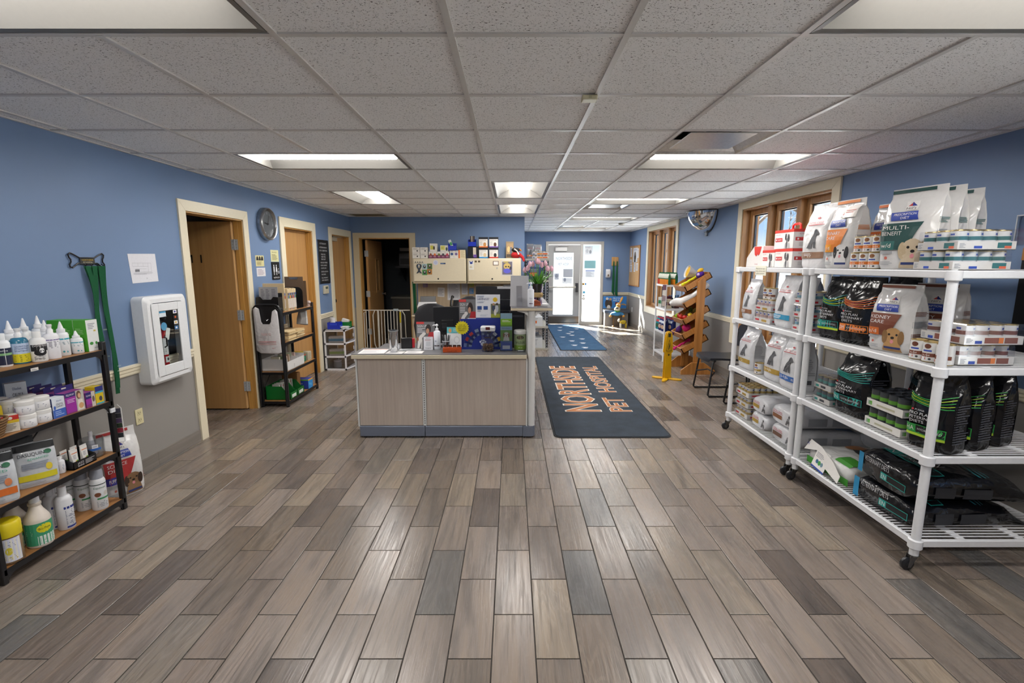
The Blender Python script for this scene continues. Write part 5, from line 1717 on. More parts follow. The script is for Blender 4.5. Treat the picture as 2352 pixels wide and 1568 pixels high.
for i, x in enumerate((-2.537, -2.614, -2.690)):
 carton(('green and white carton at the front end of the top board', 'green carton, middle of three on the top board', 'green carton against the wall on the top board')[i], (x, 2.85, z), .075, .078, .186, '3f9a22' if i else '4aa02a', PI / 2 - PI / 2,
   front=[('l', .15, .55, .8, .75, 4, '8fc27a'), ('d', .35, .4, .15, .05, '2f7a1a'), ('d', .65, .4, .1, .05, '2f7a1a')],
   side=[('r', 0, 0, 1, 1, 'e2e4e2')] + ([('l', .15, .7, .8, .9, 4, '8a9098'), ('r', .6, .62, .8, .67, 'c8b050'), ('d', .3, .25, .16, .05, '3f8f3a'), ('d', .72, .25, .1, .05, '3f8f3a'), ('t', .5, .08, .05, 'dechra', '28406a', .4)] if i == 0 else []), group='green cartons')
# ---- second board
z = LS[1] + .001
t = thing('wicker_basket', 'small brown wicker basket at the left end of the second board', 'basket', (-2.535, 2.235, z))
mb = MB()
for k in range(7):
 rr = .05 + k * .004
 mb.tube([(rr * math.cos(2 * PI * i / 18), rr * math.sin(2 * PI * i / 18), .006 + k * .0135 + .002 * (i % 2)) for i in range(18)], .0062, '7a5a38/f', 6, closed=True)
o = mb.obj('weave', t)
o['kind'] = 'stuff'
MB().lathe([(.046, 0), (.05, .004)], '6a4c2e/f', 16).obj('basket_base', t)
carton('yellow and red medicine carton in front of the white jars', (-2.53, 2.335, z), .062, .05, .085, 'd8d2c4', RL, [('r', 0, .72, 1, 1, 'c22f28'), ('r', 0, .55, 1, .72, 'd8b82a'), ('d', .5, .84, .14, .09, 'e6e0d0'), ('l', .1, .1, .8, .5, 5, '8a8478')], [('r', 0, .72, 1, 1, 'b52a24'), ('l', .1, .1, .8, .6, 5, '9a9488')], group='medicine cartons')
carton('yellow medicine carton stacked behind the red-topped carton', (-2.60, 2.335, z), .055, .05, .13, 'd8bc20', RL, [('d', .5, .6, .16, .1, 'c22f28'), ('d', .5, .6, .1, .06, 'e6e0d0')], group='medicine cartons')
JB = [('l', -.5, .3, .5, .75, 3, '8a90a4'), ('r', -1.5, .2, -1.2, .8, '9a8ab4')]
for i, (x, y) in enumerate(((-2.513, 2.405), (-2.515, 2.49), (-2.60, 2.42), (-2.60, 2.505), (-2.688, 2.44))):
 for k in range(2):
  nm = ('front left', 'front right', 'middle left', 'middle right', 'back')[i]
  bottle('white round ointment jar, %s stack, %s one' % (nm, ('lower', 'upper')[k]), (x, y, z + k * .071), .0385, .070, 'e2e2e4/s', 'e6e5e2/s', 'jar', JB, RL, 'stacked white jars', 'jar', 'jar')
CC = [('r', 0, 0, 1, .42, '3a62b8'), ('l', .15, .1, .85, .36, 3, '9ab4e0'), ('t', .3, .62, .10, 'CALM &', '2a2c3a', .5), ('t', .24, .5, .09, 'COMFORT', '2a2c3a', .58), ('t', .34, .8, .08, 'Elladiet', '6a7aa0', .4), ('d', .15, .52, .08, .1, '3a62b8')]
carton('blue and white calming chews carton lying behind, taller one at the back', (-2.70, 2.55, z), .085, .04, .20, 'd9dfe8', RL, CC, group='calming chews cartons')
carton('blue and white calming chews carton at the front of the second board', (-2.512, 2.562, z), .075, .05, .112, 'd9dfe8', PI / 2, CC, left=[('r', 0, 0, 1, 1, '2c3a6a')], group='calming chews cartons')
FW = [('r', 0, .06, .55, 1, '9a2a9a'), ('r', 0, .78, .55, 1, '28206a'), ('t', .06, .84, .10, 'FELIWAY', 'e6e2ec', .44), ('l', .08, .5, .5, .7, 3, 'd8b0d8'), ('r', .55, .0, 1, 1, 'b9b4ac'), ('d', .72, .78, .13, .2, '6a4a3a'), ('d', .75, .74, .08, .12, 'd8a888'), ('p', [(.6, .05), (.95, .05), (.9, .55), (.65, .55)], 'e0d8cc'), ('d', .8, .25, .14, .14, 'd0a070')]
for i, x in enumerate((-2.512, -2.572, -2.632, -2.692)):
 carton(('purple diffuser carton with a smiling woman, foremost on the second board', 'purple diffuser carton with navy tab, second in line', 'purple diffuser carton with navy tab, third in line', 'purple diffuser carton with navy tab, against the wall')[i],
   (x, 2.658, z), .115, .056, .12, '8a3a80', PI / 2, FW if i == 0 else (), left=[('r', 0, 0, 1, .9, '9a5a90'), ('r', 0, .9, 1, 1, '28206a')], group='purple diffuser cartons', tab='28206a')
FS = [('r', 0, .55, .6, 1, '28206a'), ('r', 0, .2, .6, .58, '9a2a9a'), ('t', .06, .72, .12, 'FELIWAY', 'e6e2ec', .5), ('r', .6, 0, 1, 1, 'c9c0b4'), ('d', .8, .5, .14, .2, '6a5a4a')]
for i, x in enumerate((-2.505, -2.555, -2.605)):
 carton(('small purple refill carton, foremost, beside the yellow carton', 'small purple refill carton, middle of three', 'small purple refill carton, rear of three')[i], (x, 2.755, z), .062, .046, .09, '8a3a80', PI / 2, FS if i == 0 else (), left=[('r', 0, 0, 1, 1, '7a3a78')], group='small refill cartons')
carton('yellow and blue dog collar carton at the right end of the second board', (-2.515, 2.822, z), .055, .06, .108, 'd8bc1c', PI / 2, [('r', 0, .72, 1, 1, '28307a'), ('r', 0, .62, 1, .72, '3aa0c0'), ('d', .6, .3, .2, .14, '4a4a52'), ('r', 0, 0, 1, .08, '3aa0c0')])
# ---- third board
z = LS[2] + .001
def pouch(label, loc, rz, w, h, band, word, seed, accent):
 t = thing('supplement_pouch', label, 'pouch', loc, rz, 'supplement pouches')
 B = Bag(w, .06, h, seed, fin=.9, wr=.003)
 B.build(t, M('c9cdd2/b'))
 prints(t, B.S, [('r', -.48 * w, .84 * h, .48 * w, .985 * h, '14161a'), ('t', -.1 * w, .91 * h, .035 * h, 'ADVANCED', '3aa04a', .5 * w), ('t', -.4 * w, .72 * h, .075 * h, 'DASUQUIN', '1c2430', .62 * w), ('t', -.2 * w, .63 * h, .05 * h, word, '4aa88a', .5 * w), ('d', .3 * w, .76 * h, .09 * w, .05 * h, '2a6a4a'),
     ('l', -.35 * w, .42 * h, .3 * w, .58 * h, 4, '8a93a4'), ('r', -.45 * w, .16 * h, .45 * w, .30 * h, band), ('d', .28 * w, .42 * h, .08 * w, .08 * h, accent), ('l', -.4 * w, .05 * h, .2 * w, .12 * h, 3, '9aa0aa')], off=.003)
 return t
pouch('silver supplement pouch with orange band, left end of the third board', (-2.53, 2.215, z), RL, .165, .25, 'd8702c', 'BAKED', 71, 'e08a5a')
pouch('silver supplement pouch with yellow band, front of the third board', (-2.535, 2.435, z), RL - .1, .165, .232, 'd8cc2a', 'ADVANCED', 72, 'e0c83a')
pouch('silver supplement pouch behind the orange-banded one', (-2.66, 2.26, z), RL, .16, .25, '9aa83a', 'ADVANCED', 73, 'b8c83a')
pouch('silver supplement pouch behind the yellow-banded one', (-2.655, 2.45, z), RL, .16, .25, 'b8b02a', 'ADVANCED', 74, 'b8c83a')
for i, (x, y) in enumerate(((-2.545, 2.575), (-2.615, 2.56))):
 bottle(('small white pill bottle next to the tube display', 'small white pill bottle behind its twin')[i], (x, y, z), .022, .095, 'e2e2e6/s', 'e6e6e8/s', 'screw', [('r', -1.2, .3, 1.2, .8, 'd0d4e0'), ('l', -.8, .35, .7, .75, 4, '8a90a4')], RL, 'white pill bottles')
t = thing('tube_display', 'black counter display holding white ointment tubes', 'display', (-2.545, 2.678, z), PI / 2)
mb = MB()
mb.box(-.075, .075, -.05, .05, 0, .006, BLACKM).box(-.075, .075, -.05, -.047, 0, .045, BLACKM).box(-.075, .075, .047, .05, 0, .085, BLACKM)
for s in (-.075, .0735):
 mb.prism([(-.05, 0), (.05, 0), (.05, .085), (.02, .075), (-.05, .045)], s, s + .0015, BLACKM, Matrix(((0, 0, 1, 0), (1, 0, 0, 0), (0, 1, 0, 0), (0, 0, 0, 1))))
mb.obj('display_tray', t, smooth=0)
prints(t, flat((-.075, -.05, 0), (1, 0, 0), (0, 0, 1)), [('t', .025, .024, .011, 'JAZZ', 'd8d8dc', .04), ('t', .025, .008, .011, 'SHINE', 'd8d8dc', .04), ('l', .075, .008, .14, .036, 4, 'b8b8bc')])
TT = MB()
TT.rings([[(-.013, -.010, 0), (.013, -.010, 0), (.013, .010, 0), (-.013, .010, 0)], [(-.015, -.010, .02), (.015, -.010, .02), (.015, .010, .02), (-.015, .010, .02)], [(-.022, -.001, .10), (.022, -.001, .10), (.022, .001, .10), (-.022, .001, .10)]], 'e4e2de/s')
tm = TT.mesh('tube', 40)
k = 0
for j, yy in enumerate((-.03, 0.0, .03)):
 for xx in (-.045, .02) if j != 1 else (-.02, .05):
  tt = thing('ointment_tube', ('white ointment tube, front left in the black display', 'white ointment tube, front right in the black display', 'white ointment tube, middle left in the black display', 'white ointment tube, middle right in the black display', 'white ointment tube, back left in the black display', 'white ointment tube, back right in the black display')[k], 'tube', (-2.545 - yy, 2.678 + xx, z + .007), PI / 2, 'ointment tubes')
  linkmesh('tube_body', tm, tt)
  prints(tt, lambda u, v, d=0: Vector((u, -.010 * (1 - v / .1) - .001 - d, v)), [('r', -.018, .082, .018, .086, 'd8702c'), ('d', .004, .03, .008, .010, 'd89a2a'), ('d', .01, .036, .005, .006, '5aa03a'), ('l', -.012, .05, .012, .074, 3, '9a9aa2')], off=.0015)
  k += 1
t = thing('glass_jar', 'clear round jar with clinic sticker holding rolled papers', 'jar', (-2.565, 2.81, z))
mb = MB()
mb.lathe([(.050, 0), (.060, .006), (.062, .10), (.060, .115), (.057, .115), (.058, .10), (.056, .01)], PLAST, 20, cap1=False)
mb.obj('jar_body', t, smooth=60)
prints(t, cylS(.062, 0, math.radians(-40)), [('r', -.03, .05, .035, .064, '2f62b0'), ('r', -.008, .064, .02, .085, 'e6e6ea'), ('t', -.004, .07, .009, 'DM', '2a2c6a', .018)], 'sticker')
MB().lathe([(.05, .008), (.05, .012)], 'a89a90/f', 16).obj('jar_filling', t)
for i in range(6):
 a = i * 1.05
 tt = thing('paper_roll', ('rolled leaflet tallest in the clear jar', 'rolled leaflet at the front of the clear jar', 'rolled leaflet at the left of the clear jar', 'rolled leaflet at the back of the clear jar', 'rolled leaflet leaning left in the clear jar', 'rolled leaflet in the middle of the clear jar')[i], 'leaflet', (-2.565 + .018 * math.cos(a), 2.81 + .018 * math.sin(a), z + .014), (0, 0, a), 'rolled leaflets')
 q = MB()
 q.lathe([(.009, 0), (.009, .13 + .008 * (i % 3)), (.006, .13 + .008 * (i % 3)), (.006, .11)], 'd5d4da', 10, cap1=False)
 q.xf(Matrix.Rotation(-.16, 4, 'Y'))
 q.obj('paper', tt, smooth=60)
 q2 = MB()
 q2.lathe([(.0096, .06), (.0096, .066)], 'b4b3bd', 10, cap0=False, cap1=False)
 q2.xf(Matrix.Rotation(-.16, 4, 'Y'))
 q2.obj('rubber_band', tt, smooth=60)
# ---- bottom board
z = LS[3] + .001
def powder_jar(label, x, y):
 t = bottle(label, (x, y, z), .058, .215, M('8a7050/g'), 'd8c41c/s', 'jar', [('r', -.7, .1, .7, .95, 'd5d8e6'), ('r', -.62, .14, .62, .91, 'e6e4da'), ('d', -.2, .5, .25, .14, 'd8c83a'), ('l', -.5, .65, .5, .86, 4, '8a90a8'), ('l', -.5, .18, .5, .36, 3, 'c8b040')], RL, 'yellow-lidded powder jars', 'jar', 'jar', .92, .92)
powder_jar('square powder jar with yellow lid, front left of the bottom board', -2.52, 2.225)
powder_jar('square powder jar with yellow lid, behind the front one', -2.655, 2.215)
BP = [('r', -1.4, .1, 1.4, .95, '3f9a72'), ('r', -.35, .1, 1.3, .45, 'dfe6e0'), ('d', .25, .72, .62, .17, 'd8d022'), ('t', -.2, .68, .09, 'Bio-Pure', '16181a', .9), ('l', -.2, .14, 1.1, .4, 5, '7aa890'), ('l', -1.2, .5, -.6, .7, 3, '9acab0')]
for i, (x, y) in enumerate(((-2.515, 2.375), (-2.625, 2.365), (-2.665, 2.285))):
 bottle(('white cleaner bottle with green and yellow label, foremost', 'white cleaner bottle with green label, just behind the foremost', 'white cleaner bottle with green label, at the back left')[i], (x, y, z), .055, .272, 'd8cfc4/s', 'e2e4e8/s', 'jug', BP, RL, 'cleaner bottles')
SV = [('r', -.3, .72, 1.2, .80, '2a3a8a'), ('l', -.2, .15, 1.1, .68, 11, '6a7088'), ('r', -.2, .06, 1.2, .12, '2a3a8a')]
for i, (x, y) in enumerate(((-2.52, 2.535), (-2.59, 2.535), (-2.66, 2.545))):
 bottle(('white lotion bottle with navy stripes, foremost on the bottom board', 'white lotion bottle with navy stripes, second in line', 'white lotion bottle with navy stripes, third in line')[i], (x, y, z), .039, .245, 'd5d6da/s', 'dfe0e4/s', 'screw', SV, RL, 'navy striped lotion bottles')
EQ = [('r', -1.5, .93, 1.5, .96, '2a3a34'), ('t', -.8, .80, .07, 'Equinox', '4a7a5a', 1.5), ('d', -.4, .58, .4, .08, '7a4a32'), ('d', .6, .6, .3, .08, 'c9c4bc'), ('r', -.5, .40, 1.1, .46, '3a8a5a'), ('l', -.6, .12, .9, .34, 4, '9a9ea4')]
for i, (x, y) in enumerate(((-2.515, 2.755), (-2.60, 2.745), (-2.675, 2.735), (-2.675, 2.645))):
 bottle(('white spray bottle with grey cap and cat label, at the rack end', 'white spray bottle with grey cap, second from the rack end', 'white spray bottle with grey cap, third from the rack end', 'white spray bottle with grey cap, against the wall')[i], (x, y, z), .040, .25, 'd8dadc/s', '9a9ea8/s', 'spray', EQ, RL, 'grey-capped spray bottles')
# shelf label clipped on the top rail
t = thing('shelf_label', 'tiny white price label on the top rail of the left rack', 'label', (-2.4655, 2.44, 1.012), PI / 2)
MB().box(-.02, .02, -.001, .0, -.008, .008, 'e6e4e0').obj('paper', t, smooth=0)
prints(t, flat((-.02, -.001, -.008), (1, 0, 0), (0, 0, 1)), [('l', .004, .003, .036, .013, 2, '8a8a90')])
t = thing('shelf_label', 'white sticker strip wrapped round the right front post of the left rack', 'label', (-2.484, 2.886, .655))
mb = MB()
mb.box(-.0155, .0155, -.0155, .0155, -.014, .014, 'dfe1e6')
mb.obj('sticker', t, smooth=0)
MB().box(-.0158, .0158, -.0158, .0158, -.002, .001, 'c4c8d0').obj('sticker_line', t, smooth=0)
# food bag on the floor behind the rack end
t = hills_bag('tall dog food bag standing on the floor behind the left rack', (-2.645, 3.08, .001), RL + .15, .235, .12, .46, 'b23434', 'SCIENCE', 'DIET', 'PUPPY', '3a3a9a', ('8a6a4a', '2a2220', '3a2a22'), seed=80)
# hanging card strip on the rack end
t = thing('swatch_strip', 'white wire strip with small dark cards on the rack end', 'card rack', (-2.49, 2.935, .55), .5)
mb = MB()
for x in (-.022, .022):
 mb.tube([(x, .004, -.12), (x, .004, .10), (x * .2, .004, .125)], .0022, 'e6e6e6/s', 6)
for zz in (-.12, 0.0):
 mb.tube([(-.022, .004, zz), (.022, .004, zz)], .0022, 'e6e6e6/s', 6)
mb.obj('wire_holder', t)
for i, c in enumerate(('3a3a4a', '2a2c34', '4a3a5a', '2a3a2a', '8a2a3a', '2f3438')):
 MB().box(-.019, .019, -.004, -.001, .07 - i * .032, .10 - i * .032, c).obj('card', t, smooth=0)
# ================================================================ leash hook and leashes on the left wall
hk = thing('leash_hook', 'black bone-shaped metal leash hook on the blue wall', 'hook', (XL + .004, 3.17, 1.565), PI / 2)
mb = MB()
half = [(0, .022), (.055, .022), (.10, .045), (.118, .052), (.132, .042), (.128, .025), (.118, .012), (.118, -.005), (.13, -.02), (.128, -.034), (.112, -.04), (.098, -.03), (.07, -.012), (.03, -.018), (0, -.02)]
pts = [(x, -.008, y) for x, y in half] + [(-x, -.008, y) for x, y in half[::-1][1:-1]]
mb.tube(pts, .0045, BLACKM, 6, closed=True)
mb.obj('bone_frame', hk)
MB().box(-.055, .055, -.010, -.006, -.020, .022, '1d1c1a/s').obj('name_plate', hk, smooth=0)
prints(hk, flat((-.055, -.010, -.02), (1, 0, 0), (0, 0, 1)), [('t', .012, .024, .010, 'NORTHSIDE', 'c8a82a', .085), ('t', .02, .010, .008, 'PET HOSPITAL', 'd8d2b0', .07)])
for i, x in enumerate((-.03, .015, .06, .105)):
 MB().tube([(x, -.006, -.018), (x, -.02, -.028), (x, -.026, -.022), (x, -.028, -.014)], .003, BLACKM, 6).obj('hook', hk)
GRN = M('0f5a35/f')
LG = 'green leashes on the wall hook'
for i, (y, zb, tw) in enumerate(((3.145, 1.02, .10), (3.19, .80, -.05), (3.235, .70, .06), (3.265, .66, -.04))):
 t = thing('leash', ('green leash, shortest one on the bone hook', 'green leash, second on the bone hook', 'green leash, third on the bone hook', 'green leash, rightmost on the bone hook with its loop hanging lowest')[i], 'leash', (XL + .03, y, 1.535), 0, LG)
 n = 14
 L_ = 1.535 - zb
 a = [(.008 * math.sin(k * .5 + i), tw * .35 * math.sin(k / n * 2.2), -L_ * k / n) for k in range(n + 1)]
 mb = MB()
 mb.ribbon(a, (.35, 1, 0), .026, GRN, .0025)
 mb.obj('strap', t)
 mb = MB()
 b = [(p[0] - .012, p[1] + .012 * math.sin(PI * j / n) * 1.2, p[2]) for j, p in enumerate(a)]
 mb.ribbon(b[:-2], (.35, 1, 0), .025, GRN, .0025)
 mb.obj('loop_strap', t)
 prints(t, lambda u, v, d=0, a=a: Vector((.02, a[-4][1] + u, v)), [('t', -.005, -L_ * .82, .008, 'NORTHSIDE', 'b8d0c0', .03)], 'strap_print')
# ================================================================ things on the left wall
t = thing('floor_plan', 'white sheet with a pencil floor plan taped to the blue wall', 'paper', (XL + .0045, 3.65, 1.52), PI / 2)
mb = MB()
mb.prism([(-.135, .10), (.138, .105), (.143, -.105), (-.118, -.112)], 0, .0012, 'dcdce2', Matrix(((1, 0, 0, 0), (0, 0, -1, 0), (0, 1, 0, 0), (0, 0, 0, 1))))
mb.obj('sheet', t, smooth=0)
pl_ = '8a8a92'
def lines(segs, w=.0012, c=pl_):
 out = []
 for u0, v0, u1, v1 in segs:
  out.append(('r', min(u0, u1) - w / 2, min(v0, v1) - w / 2, max(u0, u1) + w / 2, max(v0, v1) + w / 2, c))
 return out
prints(t, flat((0, -.0012, 0), (1, 0, 0), (0, 0, 1)), lines([(-.10, .035, .08, .035), (-.10, .01, .05, .01), (-.10, .01, -.10, .035), (.05, -.03, .05, .035), (-.08, -.03, .08, -.03), (-.08, -.03, -.08, -.008), (-.08, -.008, .03, -.008), (.08, -.03, .08, .035), (0, .01, 0, .035), (-.05, .01, -.05, .035)]) + [('r', -.08, -.028, -.04, -.012, '77777d'), ('l', -.1, -.05, .09, -.035, 2, 'b4b4bc'), ('t', .02, -.085, .012, 'N', pl_)])
# fire extinguisher cabinet
t = thing('extinguisher_cabinet', 'white wall cabinet with a glazed door holding a fire extinguisher', 'cabinet', (XL, 3.72, .98), PI / 2)
EC = M('e2e4e6/s')
w, h = .46, .66
mb = MB()
d = .105
def rr_(a, b, y):
 r = .035
 pts = []
 for cx, cz, a0 in ((a - r, -b + r, -PI / 2), (a - r, b - r, 0), (-a + r, b - r, PI / 2), (-a + r, -b + r, PI)):
  for k in range(5):
   q = a0 + PI / 2 * k / 4
   pts.append((cx + r * math.cos(q), y, cz + r * math.sin(q)))
 return pts
mb.rings([rr_(w / 2 - .05, h / 2 - .05, .0)[::-1], rr_(w / 2 - .05, h / 2 - .05, -.012)[::-1]], EC, cap0=True, cap1=False)
mb.rings([rr_(w / 2, h / 2, 0), rr_(w / 2, h / 2, -d + .02), rr_(w / 2 - .02, h / 2 - .02, -d), rr_(w / 2 - .05, h / 2 - .05, -d)], EC, cap0=False, cap1=False)
mb.rings([rr_(w / 2 - .05, h / 2 - .05, -d), rr_(w / 2 - .05, h / 2 - .05, -.004)], M('b0aeac/s'), cap0=False, cap1=True)
mb.obj('housing', t, smooth=40)
dr = MB()
for a in ((-.175, -.105, -.275, .275), (.105, .175, -.275, .275), (-.105, .105, -.275, -.20), (-.105, .105, .215, .275)):
 dr.box(a[0], a[1], -d - .006, -d + .004, a[2], a[3], EC)
do = dr.obj('cabinet_door', t, bevel=.003, smooth=0)
MB().box(-.107, .107, -d, -d + .003, -.202, .217, GLASS).obj('pane', do, smooth=0)
MB().tube([(-.085, -d - .006, .02), (-.085, -d - .025, .01), (-.085, -d - .025, -.05), (-.085, -d - .006, -.06)], .005, '3a3b3e/m', 6).obj('door_pull', do)
prints(do, flat((-.105, -d - .0005, -.2), (1, 0, 0), (0, 0, 1)), [('r', .005, .37, .075, .41, 'd5e0e6'), ('r', .005, .40, .075, .412, '4a9ac8')] +
  [q for i, (c1, c2) in enumerate((('e4e4e8', '2a3a8a'), ('1c1c20', 'd8602a'), ('e4e4e8', 'c8a02a'), ('2f6fa8', 'e4e4e8'))) for q in (('r', .155, .385 - i * .042, .195, .412 - i * .042, c1), ('d', .175, .398 - i * .042, .010, .008, c2))], 'card_stickers')
t2 = thing('fire_extinguisher', 'red fire extinguisher with inspection tags behind the cabinet glass', 'fire extinguisher', (XL + .052, 3.685, .745), PI / 2)
RED = M('b01c22/g')
MB().lathe([(.034, 0), (.038, .006), (.038, .29), (.030, .325), (.014, .34), (.014, .35)], RED, 16).obj('cylinder', t2, smooth=50)
mb = MB()
mb.lathe([(.016, .35), (.016, .38), (.01, .385)], '2a2a2c/s', 10)
mb.box(-.008, .008, -.05, .03, .385, .395, '1a1a1c/s').cbox(0, -.03, .412, .014, .06, .008, '1a1a1c/s', Matrix.Rotation(.4, 4, 'X'))
mb.obj('valve_handle', t2)
MB().tube([(.016, 0, .37), (.045, 0, .35), (.048, 0, .2), (.046, 0, .10)], .007, '1a1a1c/s', 8).obj('hose', t2)
prints(t2, cylS(.038), [('r', -.04, .11, .04, .24, 'd5d2ce'), ('r', -.02, .05, .02, .095, 'e0dcd8'), ('l', -.03, .13, .03, .22, 6, '8a8884'), ('d', 0, .075, .01, .012, '2a2a2c')])
MB().lathe([(.001, 0), (.032, 0), (.032, .0015), (.001, .0015)], '6ab0d8', 18).obj('inspection_tag', t2, loc=(-.012, -.041, .33), rot=(PI / 2, 0, 0))
mb = MB()
mb.cbox(.018, -.0425, .27, .042, .001, .09, 'e2e0da', Matrix.Rotation(.3, 4, 'Y'))
mb.obj('paper_tag', t2, smooth=0)
t = thing('wall_outlet', 'cream duplex power outlet on the grey lower wall', 'outlet', (XL, 3.44, .433), PI / 2)
MB().box(-.036, .036, -.006, 0, -.058, .058, 'd8cfa6/s').obj('cover_plate', t, bevel=.003)
for s in (-.026, .026):
 mb = MB()
 mb.box(-.016, .016, -.008, -.005, s - .016, s + .016, 'cfc69c/s').box(-.009, -.006, -.0085, -.007, s - .002, s + .009, '3a382e').box(.006, .009, -.0085, -.007, s - .002, s + .009, '3a382e').box(-.002, .002, -.0085, -.007, s - .011, s - .007, '3a382e')
 mb.obj('socket', t, smooth=0)
# wall clock
t = thing('wall_clock', 'round brushed-metal wall clock with a dark face', 'clock', (XL, 5.535, 1.985), PI / 2)
mb = MB()
mb.lathe([(.175, 0), (.178, .03), (.176, .055), (.165, .064), (.150, .058), (.146, .035)], 'b4b5b6/m', 32, cap0=False, cap1=False)
mb.xf(Matrix.Rotation(PI / 2, 4, 'X'))
mb.obj('rim', t, smooth=60)
fc = MB()
fc.lathe([(.0, .034), (.15, .034)], M('4e5256/s'), 32, cap0=False, cap1=False)
fc.xf(Matrix.Rotation(PI / 2, 4, 'X'))
fc.obj('clock_face', t, smooth=0)
its = []
for i in range(12):
 a = PI / 2 - (i + 1) * PI / 6
 its.append(('t', .118 * math.cos(a) - (.008 if i < 9 else .016), .118 * math.sin(a) - .011, .022, str(i + 1), 'd5d6d8'))
prints(t, flat((0, -.034, 0), (1, 0, 0), (0, 0, 1)), its, 'numerals')
mb = MB()
mb.cbox(-.03, -.040, .004, .075, .002, .007, '1a1a1c', Matrix.Rotation(.12, 4, 'Y')).cbox(.006, -.042, .04, .006, .002, .11, '1a1a1c', Matrix.Rotation(.35, 4, 'Y')).lathe([(.008, 0), (.008, .004)], '1a1a1c', 10, (0, -.042, 0))
mb.obj('hands', t, smooth=0)
def notice(label, y0, y1, z0, z1, col, its, name='wall_notice', cat='notice', th=.0012):
 t = thing(name, label, cat, (XL, (y0 + y1) / 2, (z0 + z1) / 2), PI / 2)
 w, h = y1 - y0, z1 - z0
 MB().box(-w / 2, w / 2, -th, 0, -h / 2, h / 2, col).obj('sheet', t, smooth=0)
 out = []
 for i in its:
  if i[0] in 'rl':
   out.append((i[0], i[1] * w, i[2] * h, i[3] * w, i[4] * h) + tuple(i[5:]))
  elif i[0] == 'd':
   out.append(('d', i[1] * w, i[2] * h, i[3] * w, i[4] * h, i[5]))
  elif i[0] == 'p':
   out.append(('p', [(a * w, b * h) for a, b in i[1]], i[2]))
  else:
   out.append(('t', i[1] * w, i[2] * h, i[3] * h, i[4], i[5], i[6] * w))
 prints(t, flat((-w / 2, -th, -h / 2), (1, 0, 0), (0, 0, 1)), out)
 return t
notice('cream notice with three dark figures beside the first door', 5.275, 5.45, 1.52, 1.638, 'd8cf9a', [('p', [(.08, .55), (.34, .55), (.30, .85), (.2, .95), (.1, .8)], '1c1c1e'), ('p', [(.36, .55), (.62, .55), (.58, .85), (.48, .95), (.4, .8)], '1c1c1e'), ('p', [(.64, .55), (.92, .55), (.88, .85), (.78, .95), (.68, .8)], '1c1c1e'), ('l', .12, .1, .88, .45, 4, '8a7a4a')])
notice('small white notice under the cream one', 5.28, 5.465, 1.412, 1.505, 'dcdade', [('l', .12, .15, .88, .85, 5, 'a89aa4')])
notice('pale yellow leaflet above the restroom sign', 5.615, 5.80, 1.572, 1.705, 'd8d4a2', [('t', .15, .75, .1, 'PLEASE', '6a6440', .6), ('l', .12, .12, .85, .65, 5, '8a845a')])
FIG = 'd8dade'
notice('black restroom sign with white figures', 5.61, 5.795, 1.365, 1.568, '14171a/s', [('d', .25, .80, .06, .05, FIG), ('r', .18, .45, .32, .74, FIG), ('r', .20, .26, .24, .46, FIG), ('r', .26, .26, .30, .46, FIG), ('d', .55, .80, .06, .05, FIG), ('p', [(.49, .74), (.61, .74), (.66, .45), (.44, .45)], FIG), ('r', .50, .26, .535, .46, FIG), ('r', .565, .26, .60, .46, FIG), ('d', .82, .42, .10, .08, FIG), ('d', .82, .42, .065, .05, '14171a/s'), ('d', .80, .60, .04, .03, FIG), ('t', .14, .07, .09, 'RESTROOM', FIG, .72)], 'restroom_sign', 'sign', .006)
# letter board
t = thing('letter_board', 'black felt letter board with white letters in a grey frame', 'board', (XL, 7.17, 1.575), PI / 2)
w, h = .36, .60
mb = MB()
mb.box(-w / 2, w / 2, -.008, 0, -h / 2, h / 2, '141416/f')
mb.obj('felt', t, smooth=0)
fm = MB()
for a in ((-w / 2 - .012, -w / 2, -h / 2 - .012, h / 2 + .012), (w / 2, w / 2 + .012, -h / 2 - .012, h / 2 + .012), (-w / 2, w / 2, h / 2, h / 2 + .012), (-w / 2, w / 2, -h / 2 - .012, -h / 2)):
 fm.box(a[0], a[1], -.016, 0, a[2], a[3], '8a8c8e/m')
fm.obj('frame', t, smooth=0)
lw = 'd8d8da'
prints(t, flat((-w / 2, -.008, -h / 2), (1, 0, 0), (0, 0, 1)), [('t', .06, .55, .022, 'DOCTORS ON DUTY', lw, .24), ('t', .04, .495, .022, 'VETERINARIANS', lw, .28), ('t', .04, .45, .022, 'DR. K. SEBASTIAN', lw, .28), ('t', .09, .395, .022, 'MON TUE', lw, .16), ('t', .09, .36, .022, 'WED THU', lw, .16), ('t', .09, .325, .022, 'FRI SAT', lw, .16), ('t', .05, .28, .018, 'SERVICES OFFERED', lw, .26), ('t', .05, .24, .018, 'DENTAL SURGERY', lw, .24), ('t', .05, .20, .018, 'X RAYS LAB', lw, .2), ('t', .06, .15, .018, 'BOARDING GROOMING', lw, .26), ('t', .06, .11, .018, 'VACCINES', lw, .16), ('t', .06, .06, .018, 'FULL PHARMACY', lw, .24), ('t', .06, .025, .018, 'OPEN WEEKDAYS', lw, .24)], 'letters')
t = thing('thermostat', 'beige thermostat under the letter board', 'thermostat', (XL, 7.165, 1.17), PI / 2)
MB().box(-.08, .08, -.03, 0, -.06, .06, 'c4bda6/s').obj('body', t, bevel=.005)
MB().box(-.045, .045, -.0315, -.029, .012, .042, '5f6a5c/s').obj('display', t, smooth=0)
